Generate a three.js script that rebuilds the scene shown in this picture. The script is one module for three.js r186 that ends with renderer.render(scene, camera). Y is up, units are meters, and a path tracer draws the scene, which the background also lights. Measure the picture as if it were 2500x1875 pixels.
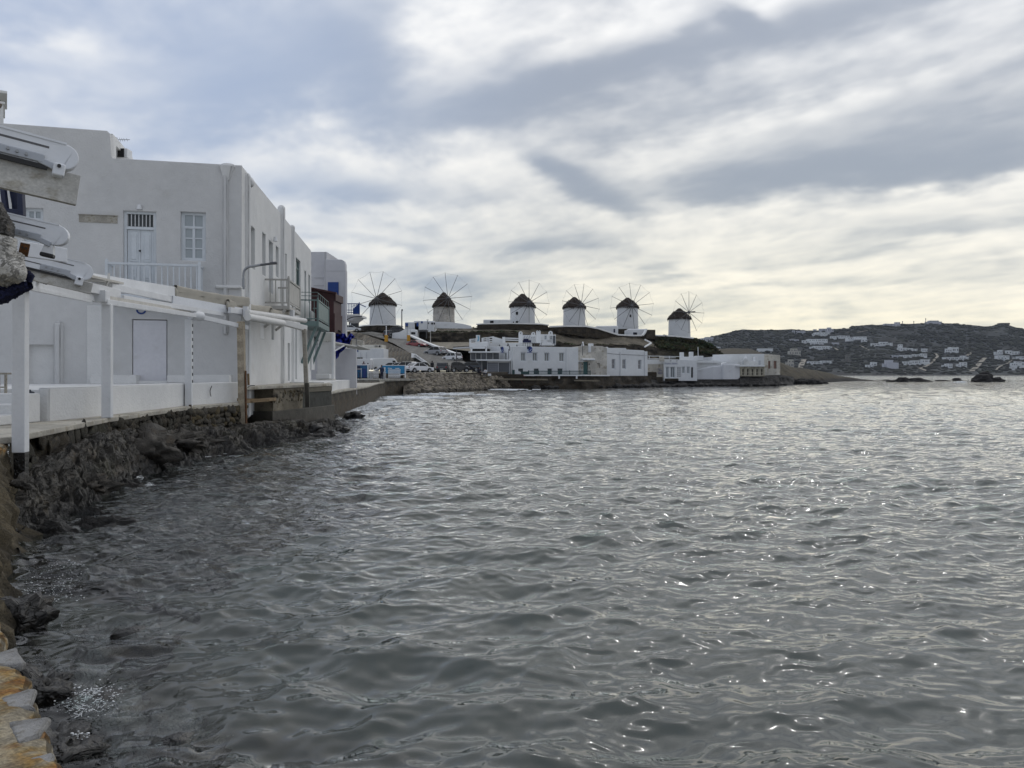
import * as THREE from 'three';
import { mergeGeometries, mergeVertices } from 'three/addons/utils/BufferGeometryUtils.js';
import { RoundedBoxGeometry } from 'three/addons/geometries/RoundedBoxGeometry.js';
import { MarchingCubes } from 'three/addons/objects/MarchingCubes.js';

// ---------- camera ----------
const F = 1878, CX = 1250, HY = 913, EYE = 2.4;
const scene = new THREE.Scene();
const camera = new THREE.PerspectiveCamera(2 * Math.atan(937.5 / F) * 180 / Math.PI, 4 / 3, 0.1, 9000);
camera.position.set(0, EYE, 0);
camera.setViewOffset(2500, 1875, 0, 24.5, 2500, 1875);
const renderer = new THREE.WebGLRenderer({ antialias: true });
renderer.setSize(1024, 768);
renderer.toneMapping = THREE.LinearToneMapping;
renderer.toneMappingExposure = 1.2;
renderer.shadowMap.enabled = true;

// ---------- noise ----------
function rng(seed) { let a = seed >>> 0; return () => { a = (a + 0x6D2B79F5) | 0; let t = Math.imul(a ^ (a >>> 15), 1 | a); t = (t + Math.imul(t ^ (t >>> 7), 61 | t)) ^ t; return ((t ^ (t >>> 14)) >>> 0) / 4294967296; }; }
const R0 = rng(20240611);
const PERM = new Uint8Array(512), G2 = [], VAL = new Float32Array(256);
{ const p = [...Array(256).keys()]; for (let i = 255; i > 0; i--) { const j = Math.floor(R0() * (i + 1)); [p[i], p[j]] = [p[j], p[i]]; } for (let i = 0; i < 512; i++) PERM[i] = p[i & 255]; for (let i = 0; i < 256; i++) { const a = R0() * 6.2832; G2.push(Math.cos(a), Math.sin(a)); VAL[i] = R0(); } }
const fade = t => t * t * t * (t * (t * 6 - 15) + 10), lerp = (a, b, t) => a + (b - a) * t, clamp = (x, a = 0, b = 1) => x < a ? a : x > b ? b : x;
const sstep = (a, b, x) => { const t = clamp((x - a) / (b - a)); return t * t * (3 - 2 * t); };
function n2(x, y) {
  let X = Math.floor(x), Y = Math.floor(y); const fx = x - X, fy = y - Y, u = fade(fx), v = fade(fy); X &= 255; Y &= 255;
  const g = (i, j, a, b) => { const h = PERM[PERM[(X + i) & 255] + ((Y + j) & 255)] * 2; return G2[h] * a + G2[h + 1] * b; };
  return lerp(lerp(g(0, 0, fx, fy), g(1, 0, fx - 1, fy), u), lerp(g(0, 1, fx, fy - 1), g(1, 1, fx - 1, fy - 1), u), v) * 1.5;
}
function fbm(x, y, o = 5, g = 0.5) { let s = 0, a = 1, t = 0; for (let i = 0; i < o; i++) { s += a * n2(x, y); t += a; a *= g; const nx = x * 1.62 - y * 1.19 + 13.7; y = x * 1.19 + y * 1.62 + 7.3; x = nx; } return s / t; }
function n3(x, y, z) {
  const X = Math.floor(x), Y = Math.floor(y), Z = Math.floor(z), u = fade(x - X), v = fade(y - Y), w = fade(z - Z);
  const h = (i, j, k) => VAL[PERM[PERM[PERM[(X + i) & 255] + ((Y + j) & 255)] + ((Z + k) & 255)]];
  return lerp(lerp(lerp(h(0, 0, 0), h(1, 0, 0), u), lerp(h(0, 1, 0), h(1, 1, 0), u), v), lerp(lerp(h(0, 0, 1), h(1, 0, 1), u), lerp(h(0, 1, 1), h(1, 1, 1), u), v), w) * 2 - 1;
}
function fbm3(x, y, z, o = 4) { let s = 0, a = 1, t = 0; for (let i = 0; i < o; i++) { s += a * n3(x, y, z); t += a; a *= 0.5; x *= 2.03; y *= 2.01; z *= 2.05; x += 5.1; } return s / t; }

// ---------- sky: overcast, sun behind the cloud above and right of the frame ----------
const SUN = new THREE.Vector3(0.31, 0.66, -0.70).normalize();
{
  const W = 4096, H = 2048, data = new Float32Array(W * H * 4);
  // the cloud banks that can be picked out: [px, py, half width, half height, slope, amount]  (amount < 0 darker)
  const BANK = [
    [2050, 425, 420, 50, -0.10, -0.50], [2400, 395, 300, 60, -0.05, -0.34], [1800, 455, 150, 40, -0.1, -0.25], [1390, 425, 85, 34, 0.30, -0.55], [1500, 488, 110, 38, 0.32, -0.45], [1620, 400, 130, 60, -0.3, 0.20],
    [1330, 205, 330, 48, -0.26, -0.50], [1650, 140, 330, 40, -0.24, -0.34], [1250, 265, 170, 50, -0.3, -0.2], [2000, 60, 420, 50, -0.25, -0.30], [1790, 46, 46, 30, 0.25, -0.95], [1690, 75, 70, 26, -0.4, -0.2], [1850, 20, 90, 60, -0.4, 0.22],
    [700, 190, 330, 120, -0.2, -0.42], [930, 200, 110, 150, 0.0, -0.32], [420, 120, 300, 60, -0.2, -0.1], [120, 110, 200, 50, 0.2, 0.42], [1120, 90, 190, 90, -0.2, 0.38], [1500, 60, 200, 70, -0.3, 0.3],
    [1080, 395, 320, 45, 0, 0.30], [820, 465, 170, 30, 0.05, -0.25], [1000, 480, 240, 30, 0.1, -0.12], [800, 330, 170, 40, -0.25, 0.10], [1900, 300, 430, 50, -0.18, 0.22], [2150, 205, 330, 40, -0.22, 0.15], [2250, 280, 240, 60, -0.1, -0.1],
    [2350, 470, 300, 34, -0.1, 0.34], [1700, 520, 330, 44, 0, 0.25], [2280, 560, 200, 22, -0.05, -0.32], [2050, 600, 180, 34, -0.08, -0.24], [1640, 660, 60, 24, 0, -0.35], [2200, 690, 260, 26, 0, -0.2], [1900, 585, 190, 30, 0, 0.22],
    [1090, 692, 140, 26, 0.12, -0.42], [1000, 705, 70, 18, 0, -0.25], [1400, 585, 150, 12, -0.05, -0.25], [1250, 600, 150, 14, -0.05, -0.2], [900, 590, 190, 14, 0.12, -0.15], [1900, 700, 240, 18, 0, 0.1],
    [960, 760, 240, 30, 0, -0.28], [1470, 770, 120, 20, 0, -0.2], [1180, 770, 180, 26, 0, -0.22],
  ];
  const rot = 0.975, cr = Math.cos(rot), sr = Math.sin(rot);
  for (let j = 0; j < H; j++) {
    const el = ((j + 0.5) / H - 0.5) * Math.PI, sy = Math.sin(el), cy = Math.cos(el);
    for (let i = 0; i < W; i++) {
      const k = (j * W + i) * 4; data[k + 3] = 1;
      if (el < -0.03) { data[k] = 0.42; data[k + 1] = 0.42; data[k + 2] = 0.42; continue; }
      const th = ((i + 0.5) / W - 0.5) * 2 * Math.PI, dx = cy * Math.cos(th), dz = cy * Math.sin(th), dy = Math.max(sy, 0);
      const q = 1 / (dy + 0.075), a = (dx * cr + dz * sr) * q, b = (-dx * sr + dz * cr) * q;
      const wx = n2(a * 0.7 + 3, b * 0.7), wy = n2(a * 0.7, b * 0.7 + 9);
      const big = fbm(a * 0.34 + 0.35 * wx + 1.3, b * 0.6 + 0.35 * wy + 4.1, 3), mid = fbm(a * 1.35 + 0.7 * wx, b * 1.9 + 0.6 * wy, 5, 0.56), fine = fbm(a * 3.6 + wx, b * 5.2 + wy, 4, 0.6), puff = fbm(th * 17 + wx, el * 34 + wy, 4, 0.55);
      const wisp = 1 - Math.abs(fbm(a * 1.9 + 0.8 * wy + 7, b * 3.0 + 0.8 * wx, 4, 0.55)) * 2.6; let d = 0.40 + 0.10 * wisp + 0.26 * big + 0.26 * mid + 0.10 * fine + 0.12 * puff;
      let inside = 0;
      if (dz < -0.3) {
        const px = CX + F * dx / -dz, py = HY - F * sy / -dz;
        if (px > -900 && px < 3400 && py > -700) {
          const wob = 60 * mid + 22 * fine + 22 * puff, wob2 = 70 * wx + 40 * puff;
          for (const [bx, by, rx, ry, sl, am] of BANK) {
            const ux = (px + wob2 - bx) / rx, uy = (py + wob * (0.35 + ry / 140) - by - sl * (px - bx)) / ry, e = ux * ux + uy * uy;
            if (e < 5) { d += am * 0.84 * Math.exp(-e * 1.1) * (0.92 + 0.7 * mid + 0.35 * puff); }
          }
          inside = sstep(-700, -100, py) * sstep(-900, -200, px) * (1 - sstep(2700, 3400, px));
        }
      }
      const az0 = Math.atan2(dx, -dz) * 57.3; d += 0.36 * Math.exp(-el * 57.3 / 9.5) * Math.exp(-Math.pow((az0 - 14) / 38, 2)); d += 0.02 * sstep(27, 50, el * 57.3) - 0.13 * sstep(9, 15, el * 57.3) * (1 - sstep(26, 32, el * 57.3)); if (d < 0.22) d = 0.22 * Math.exp((d - 0.22) / 0.22); d = clamp(d);
      const az = Math.atan2(dx, -dz) * 57.3, eld = el * 57.3;
      const gl = Math.exp(-Math.pow((az - 17) / 34, 2)), low = Math.exp(-Math.max(eld, 0) / 8.5);
      const s = d * d * (3 - 2 * d);
      // thick cloud, thin cloud
      const lf = (1 - sstep(-22, 8, az)) ; let r = lerp(lerp(0.285, 0.335, lf), 0.80, s), g = lerp(lerp(0.325, 0.40, lf), 0.80, s), bl = lerp(lerp(0.405, 0.525, lf), 0.80, s);
      // away from the sun thinner and bluer cloud
      const away = clamp(1 - 1.15 * Math.exp(-Math.pow((az - 25) / 48, 2)) - low * 0.4) * (1 - 0.75 * s);
      r *= 1 - 0.04 * away; bl *= 1 + 0.08 * away;
      // warm low light on the sun's side
      const warm = low * (0.25 + 0.75 * gl);
      r *= 1 + 0.26 * warm * s; g *= 1 + 0.12 * warm * s; bl *= 1 - 0.25 * warm;
      const ang = Math.acos(clamp(dx * SUN.x + sy * SUN.y + dz * SUN.z, -1, 1)) * 57.3;
      const halo = 70 * Math.exp(-Math.pow(ang / 1.0, 2)) + 3.0 * Math.exp(-Math.pow(ang / 5, 2)) + 0.7 * Math.exp(-Math.pow(ang / 10, 2)) + 0.34 * Math.exp(-Math.pow(ang / 24, 2));
      const hs = halo * (0.2 + 0.8 * s); r += hs; g += hs * 0.98; bl += hs * 0.95;
      const back = 1 - 0.3 * sstep(60, 150, ang); data[k] = r * back; data[k + 1] = g * back; data[k + 2] = bl * back;
    }
  }
  const t = new THREE.DataTexture(data, W, H, THREE.RGBAFormat, THREE.FloatType);
  t.mapping = THREE.EquirectangularReflectionMapping; t.magFilter = t.minFilter = THREE.LinearFilter; t.needsUpdate = true;
  scene.background = t; scene.environment = t;
}
const sun = new THREE.DirectionalLight(new THREE.Color(1, 0.95, 0.86), 0.5);
sun.position.copy(SUN).multiplyScalar(300); sun.target.position.set(0, 0, 0);
sun.castShadow = true; sun.shadow.radius = 240; sun.shadow.mapSize.set(2048, 2048);
Object.assign(sun.shadow.camera, { left: -220, right: 220, top: 220, bottom: -220, near: 1, far: 900 });
scene.add(sun, sun.target);
scene.fog = new THREE.FogExp2(new THREE.Color(0.66, 0.72, 0.84), 0.00004);

// ---------- helpers ----------
const V = (x, y, z) => new THREE.Vector3(x, y, z);
const P = (px, py, D) => V((px - CX) / F * D, EYE + (HY - py) / F * D, -D);      // a point of the place from its direction and distance
const X = (px, D) => (px - CX) / F * D, Y = (py, D) => EYE + (HY - py) / F * D;
const used = {};
function numbered(n) { const k = used[n] = (used[n] || 0) + 1; return k === 1 ? n : n + '_' + String(k - 1).padStart(3, '0'); }
function tag(o, label, category, group, kind) { if (label) o.userData.label = label; if (category) o.userData.category = category; if (group) o.userData.group = group; if (kind) o.userData.kind = kind; return o; }
function thing(name, label, category, group, pos = [0, 0, 0], turn = 0) { const g = new THREE.Group(); g.name = numbered(name); g.position.set(...pos); g.rotation.y = turn; scene.add(g); return tag(g, label, category, group); }
function planarUV(g) {
  const p = g.attributes.position, n = g.attributes.normal, uv = new Float32Array(p.count * 2);
  for (let i = 0; i < p.count; i++) { const ax = Math.abs(n.getX(i)), ay = Math.abs(n.getY(i)), az = Math.abs(n.getZ(i)); const x = p.getX(i), y = p.getY(i), z = p.getZ(i); if (ay > ax && ay > az) { uv[2 * i] = x; uv[2 * i + 1] = z; } else if (ax > az) { uv[2 * i] = z; uv[2 * i + 1] = y; } else { uv[2 * i] = x; uv[2 * i + 1] = y; } }
  g.setAttribute('uv', new THREE.BufferAttribute(uv, 2)); return g;
}
function plain(g) { let h = g.index ? g.toNonIndexed() : g; for (const k of Object.keys(h.attributes)) if (!['position', 'normal', 'color'].includes(k)) h.deleteAttribute(k); h.morphAttributes = {}; return h; }
function merged(list) { list = [].concat(list).map(plain); const c = list.some(g => g.attributes.color); if (c) for (const g of list) if (!g.attributes.color) g.setAttribute('color', new THREE.BufferAttribute(new Float32Array(g.attributes.position.count * 3).fill(1), 3)); return planarUV(list.length > 1 ? mergeGeometries(list) : list[0]); }
function mesh(name, geos, m, parent = scene) {
  const o = new THREE.Mesh(Array.isArray(geos) || !geos.attributes.uv || !geos.userData.keep ? merged(geos) : geos, m);
  o.castShadow = o.receiveShadow = true; o.name = parent === scene ? numbered(name) : name; parent.add(o); return o;
}
function struct(name, geos, m, parent = scene) { const o = mesh(name, geos, m, parent); if (parent === scene) o.userData.kind = 'structure'; return o; }
const box = (w, h, d, x = 0, y = 0, z = 0, ry = 0, rx = 0, rz = 0) => new THREE.BoxGeometry(w, h, d).applyMatrix4(new THREE.Matrix4().compose(V(x, y, z), new THREE.Quaternion().setFromEuler(new THREE.Euler(rx, ry, rz, 'YXZ')), V(1, 1, 1)));
const rbox = (w, h, d, r, x = 0, y = 0, z = 0, ry = 0, rx = 0, rz = 0, seg = 2) => new RoundedBoxGeometry(w, h, d, seg, Math.min(r, w / 2.01, h / 2.01, d / 2.01)).applyMatrix4(new THREE.Matrix4().compose(V(x, y, z), new THREE.Quaternion().setFromEuler(new THREE.Euler(rx, ry, rz, 'YXZ')), V(1, 1, 1)));
const cyl = (r0, r1, h, x = 0, y = 0, z = 0, n = 12) => new THREE.CylinderGeometry(r0, r1, h, n).translate(x, y, z);
// a bar of rectangular section from a to b (w across, h up)
function bar(a, b, w, h, r = 0) {
  const d = b.clone().sub(a), L = d.length(); d.normalize();
  const up = Math.abs(d.y) > 0.97 ? V(0, 0, -1) : V(0, 1, 0), side = V().crossVectors(d, up).normalize(), u = V().crossVectors(side, d).normalize();
  const g = r ? new RoundedBoxGeometry(w, h, L, 2, r) : new THREE.BoxGeometry(w, h, L);
  return g.applyMatrix4(new THREE.Matrix4().makeBasis(side, u, d.clone().negate()).setPosition(a.clone().add(b).multiplyScalar(0.5)));
}
function rod(a, b, r, r2 = r, n = 8) { const d = b.clone().sub(a), L = d.length(); return new THREE.CylinderGeometry(r2, r, L, n).applyMatrix4(new THREE.Matrix4().compose(a.clone().add(b).multiplyScalar(0.5), new THREE.Quaternion().setFromUnitVectors(V(0, 1, 0), d.normalize()), V(1, 1, 1))); }
const tube = (pts, r, n = 8, seg = pts.length * 6, closed = false) => new THREE.TubeGeometry(new THREE.CatmullRomCurve3(pts, closed, 'centripetal'), seg, r, n, closed);
function prism(pts, depth, bevel = 0) { const s = new THREE.Shape(pts.map(p => new THREE.Vector2(p[0], p[1]))); return new THREE.ExtrudeGeometry(s, { depth, bevelEnabled: bevel > 0, bevelSize: bevel, bevelThickness: bevel, bevelSegments: 2, bevelOffset: -bevel, steps: 1 }); }
// a frame of axes standing on a wall: origin o, along unit vector e (horizontal), up y, outward n
function onWall(o, e, n) { return new THREE.Matrix4().makeBasis(e, V(0, 1, 0), n).setPosition(o); }
const putAll = (list, m) => list.map(g => g.applyMatrix4(m));
// vertical wall with rectangular openings: in its own axes x along, y up, thick towards -z (front at z = 0)
function wallWithHoles(poly, holes, thick) {
  const s = new THREE.Shape(poly.map(p => new THREE.Vector2(...p)));
  for (const [x0, y0, x1, y1] of holes) { const h = new THREE.Path(); h.moveTo(x0, y0); h.lineTo(x0, y1); h.lineTo(x1, y1); h.lineTo(x1, y0); h.closePath(); s.holes.push(h); }
  return new THREE.ExtrudeGeometry(s, { depth: thick, bevelEnabled: false }).translate(0, 0, -thick);
}
// grid surface through rows of points
function loft(rows, disp) {
  const R = rows.length, C = rows[0].length, pos = new Float32Array(R * C * 3), idx = [];
  rows.forEach((r, i) => r.forEach((p, j) => { const q = disp ? disp(p, i, j) : p; pos.set([q.x, q.y, q.z], (i * C + j) * 3); }));
  for (let i = 0; i < R - 1; i++) for (let j = 0; j < C - 1; j++) { const a = i * C + j; idx.push(a, a + 1, a + C, a + 1, a + C + 1, a + C); }
  const g = new THREE.BufferGeometry(); g.setAttribute('position', new THREE.BufferAttribute(pos, 3)); g.setIndex(idx); g.computeVertexNormals(); return g;
}
function smoothPlain(g) { return plain(g); }
// a lump of rock: displaced sphere
function lump(seed, detail = 3, amp = 0.35, freq = 1.4) {
  const g = mergeVertices(new THREE.IcosahedronGeometry(1, detail).deleteAttribute('uv').deleteAttribute('normal')), p = g.attributes.position;
  for (let i = 0; i < p.count; i++) { const v = V().fromBufferAttribute(p, i), s = 1 + amp * fbm3(v.x * freq + seed * 7.1, v.y * freq + seed * 3.3, v.z * freq, 4) - amp * 0.55 * Math.abs(n3(v.x * freq * 1.9 + seed, v.y * freq * 1.9, v.z * freq * 1.9)) + amp * 0.2 * n3(v.x * freq * 6, v.y * freq * 6 + seed, v.z * freq * 6); v.multiplyScalar(s); p.setXYZ(i, v.x, v.y, v.z); }
  g.computeVertexNormals(); return g;
}
const place = (g, x, y, z, sx = 1, sy = sx, sz = sx, ry = 0, rx = 0, rz = 0) => g.clone().applyMatrix4(new THREE.Matrix4().compose(V(x, y, z), new THREE.Quaternion().setFromEuler(new THREE.Euler(rx, ry, rz, 'YXZ')), V(sx, sy, sz)));

// ---------- textures (all tile) ----------
function tile(size, fn, srgb = true) {
  const d = new Uint8Array(size * size * 4);
  for (let j = 0; j < size; j++) for (let i = 0; i < size; i++) { const c = fn(i / size, j / size); const k = (j * size + i) * 4; for (let m = 0; m < 3; m++) d[k + m] = Math.round(clamp(Array.isArray(c) ? c[m] : c) * 255); d[k + 3] = 255; }
  const t = new THREE.DataTexture(d, size, size); t.wrapS = t.wrapT = THREE.RepeatWrapping; t.magFilter = THREE.LinearFilter; t.minFilter = THREE.LinearMipmapLinearFilter; if (srgb) t.colorSpace = THREE.SRGBColorSpace; t.needsUpdate = true; return t;
}
// tiling noise: octaves of lattice noise with wrapped cells
function tn(u, v, f, seed) { const x = u * f, y = v * f, X0 = Math.floor(x), Y0 = Math.floor(y), a = fade(x - X0), b = fade(y - Y0), h = (i, j) => VAL[PERM[PERM[(((X0 + i) % f) + seed) & 255] + ((((Y0 + j) % f) + seed * 3) & 255)]]; return lerp(lerp(h(0, 0), h(1, 0), a), lerp(h(0, 1), h(1, 1), a), b) * 2 - 1; }
function tf(u, v, f, o, seed, g = 0.5) { let s = 0, a = 1, t = 0; for (let i = 0; i < o; i++) { s += a * tn(u, v, f, seed + i * 17); t += a; a *= g; f *= 2; } return s / t; }
const rep = (t, r, ry = r) => { const c = t.clone(); c.repeat.set(1 / r, 1 / ry); c.needsUpdate = true; return c; };
const T = {
  plaster: tile(512, (u, v) => { const a = tf(u, v, 3, 5, 11), b = tf(u, v, 24, 3, 31), s = Math.max(0, tf(u * 1, v * 1, 6, 4, 77) - 0.4) * 0.2; return [0.955 + 0.035 * a + 0.02 * b - s * 0.35, 0.955 + 0.033 * a + 0.02 * b - s * 0.38, 0.95 + 0.03 * a + 0.02 * b - s * 0.48]; }),
  plasterB: tile(512, (u, v) => 0.5 + 0.35 * tf(u, v, 4, 6, 5, 0.55) + 0.1 * tf(u, v, 64, 2, 9), false),
  rock: tile(512, (u, v) => { const a = tf(u, v, 4, 6, 41, 0.6), b = tf(u, v, 40, 3, 51), c = sstep(0.15, 0.5, tf(u, v, 7, 4, 61)); const k = 0.60 + 0.30 * a + 0.14 * b; return [k * (1 + 0.06 * c), k * 0.97, k * (0.92 - 0.08 * c)]; }),
  rockB: tile(512, (u, v) => { const p = Math.max(0, -tf(u, v, 30, 2, 23)); return 0.5 + 0.4 * tf(u, v, 5, 6, 15, 0.6) - 0.35 * p * p; }, false),
  ground: tile(512, (u, v) => { const a = tf(u, v, 5, 6, 101, 0.62), b = tf(u, v, 60, 2, 131); const k = 0.72 + 0.22 * a + 0.16 * b; return [k, k * 0.97, k * 0.90]; }),
  concrete: tile(512, (u, v) => { const a = tf(u, v, 4, 6, 201, 0.55), b = tf(u, v, 80, 2, 221), st = sstep(0.1, 0.6, tf(u, v, 9, 4, 241)); const k = 0.80 + 0.16 * a + 0.07 * b - 0.14 * st; return [k, k * (0.985 - 0.02 * st), k * (0.95 - 0.06 * st)]; }),
  wood: tile(512, (u, v) => { const g = tf(u, (v * 0.06) % 1, 64, 3, 301), a = tf(u, v, 4, 4, 311); const k = 0.9 + 0.06 * g + 0.08 * a; return [k, k * 0.98, k * 0.95]; }),
};
const mats = {};
function mat(name, color, rough = 0.8, o = {}) {
  if (mats[name]) return mats[name];
  const c = Array.isArray(color) ? new THREE.Color().setRGB(...color) : new THREE.Color(color);
  const { tex, r = 3, bumpTex, br = r, bump = 0, ...rest } = o;
  const m = new (rest.transmission || rest.clearcoat || rest.sheen ? THREE.MeshPhysicalMaterial : THREE.MeshStandardMaterial)({ color: c, roughness: rough, ...rest }); m.name = name;
  if (tex) m.map = rep(T[tex], r); if (bumpTex) { m.bumpMap = rep(T[bumpTex], br); m.bumpScale = bump; }
  return mats[name] = m;
}
const M = {
  white: mat('whitewash', [0.74, 0.74, 0.735], 0.9, { tex: 'plaster', r: 5.3, bumpTex: 'plasterB', br: 2.6, bump: 0.03 }),
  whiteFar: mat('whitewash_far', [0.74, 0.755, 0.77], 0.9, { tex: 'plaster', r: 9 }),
  grey: mat('grey_plaster', [0.60, 0.60, 0.63], 0.9, { tex: 'plaster', r: 6.1, bumpTex: 'plasterB', br: 3, bump: 0.01 }),
  beigeWall: mat('aged_whitewash', [0.76, 0.74, 0.70], 0.92, { tex: 'concrete', r: 6 }),
  paint: mat('white_painted_wood', [0.74, 0.75, 0.77], 0.55, { tex: 'plaster', r: 1.1 }),
  paintOld: mat('worn_painted_wood', [0.55, 0.53, 0.49], 0.75, { tex: 'concrete', r: 0.9, bumpTex: 'rockB', br: 0.6, bump: 0.006 }),
  alu: mat('white_aluminium', [0.76, 0.78, 0.82], 0.35, { tex: 'plaster', r: 1.5 }),
  joinery: mat('grey_white_joinery', [0.66, 0.70, 0.74], 0.5, { tex: 'plaster', r: 1.3 }),
  pane: mat('window_glass_dark', [0.03, 0.04, 0.045], 0.06),
  curtain: mat('curtain_cloth', [0.42, 0.46, 0.48], 0.9),
  dark: mat('dark_inside', [0.015, 0.015, 0.016], 0.9),
  teal: mat('teal_paint', [0.16, 0.25, 0.26], 0.5, { tex: 'wood', r: 1.4 }),
  tealDark: mat('dark_teal_paint', [0.012, 0.05, 0.055], 0.35),
  red: mat('dark_red_paint', [0.045, 0.007, 0.010], 0.6, { tex: 'wood', r: 1.2 }),
  blue: mat('strong_blue_paint', [0.004, 0.045, 0.23], 0.45, { tex: 'plaster', r: 1 }),
  navy: mat('navy_paint', [0.006, 0.013, 0.055], 0.5, { tex: 'wood', r: 0.9 }),
  rock: mat('shore_rock', [0.115, 0.108, 0.098], 0.72, { tex: 'rock', r: 1.9, bumpTex: 'rockB', br: 0.9, bump: 0.05 }),
  rockWet: mat('wet_rock', [0.045, 0.044, 0.044], 0.35, { tex: 'rock', r: 1.5, bumpTex: 'rockB', br: 0.8, bump: 0.05 }),
  stone: mat('masonry_stone', [0.17, 0.155, 0.12], 0.85, { tex: 'rock', r: 0.9, bumpTex: 'rockB', br: 0.5, bump: 0.02 }),
  stoneDark: mat('mossy_stone', [0.075, 0.07, 0.045], 0.8, { tex: 'rock', r: 0.8, bumpTex: 'rockB', br: 0.5, bump: 0.03 }),
  concrete: mat('sea_concrete', [0.29, 0.26, 0.205], 0.85, { tex: 'concrete', r: 2.1, bumpTex: 'rockB', br: 1.2, bump: 0.015 }),
  concreteDark: mat('wet_concrete', [0.085, 0.078, 0.065], 0.6, { tex: 'concrete', r: 1.7, bumpTex: 'rockB', br: 0.9, bump: 0.02 }),
  deck: mat('worn_paving', [0.66, 0.64, 0.59], 0.85, { tex: 'concrete', r: 2.3, bumpTex: 'rockB', br: 1.5, bump: 0.008 }),
  asphalt: mat('asphalt', [0.33, 0.335, 0.35], 0.9, { tex: 'ground', r: 5 }),
  earth: mat('dry_earth', [0.16, 0.145, 0.12], 0.95, { tex: 'ground', r: 7 }),
  steel: mat('galvanised_steel', [0.30, 0.31, 0.32], 0.45, { metalness: 0.5 }),
  black: mat('black_rubber', [0.012, 0.012, 0.013], 0.6),
  rust: mat('rust', [0.24, 0.10, 0.025], 0.9, { tex: 'rock', r: 0.25 }),
  thatch: mat('reed_thatch', [0.075, 0.06, 0.048], 0.95, { tex: 'rock', r: 1.1 }),
  pole: mat('grey_pole', [0.10, 0.10, 0.105], 0.7),
};
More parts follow.
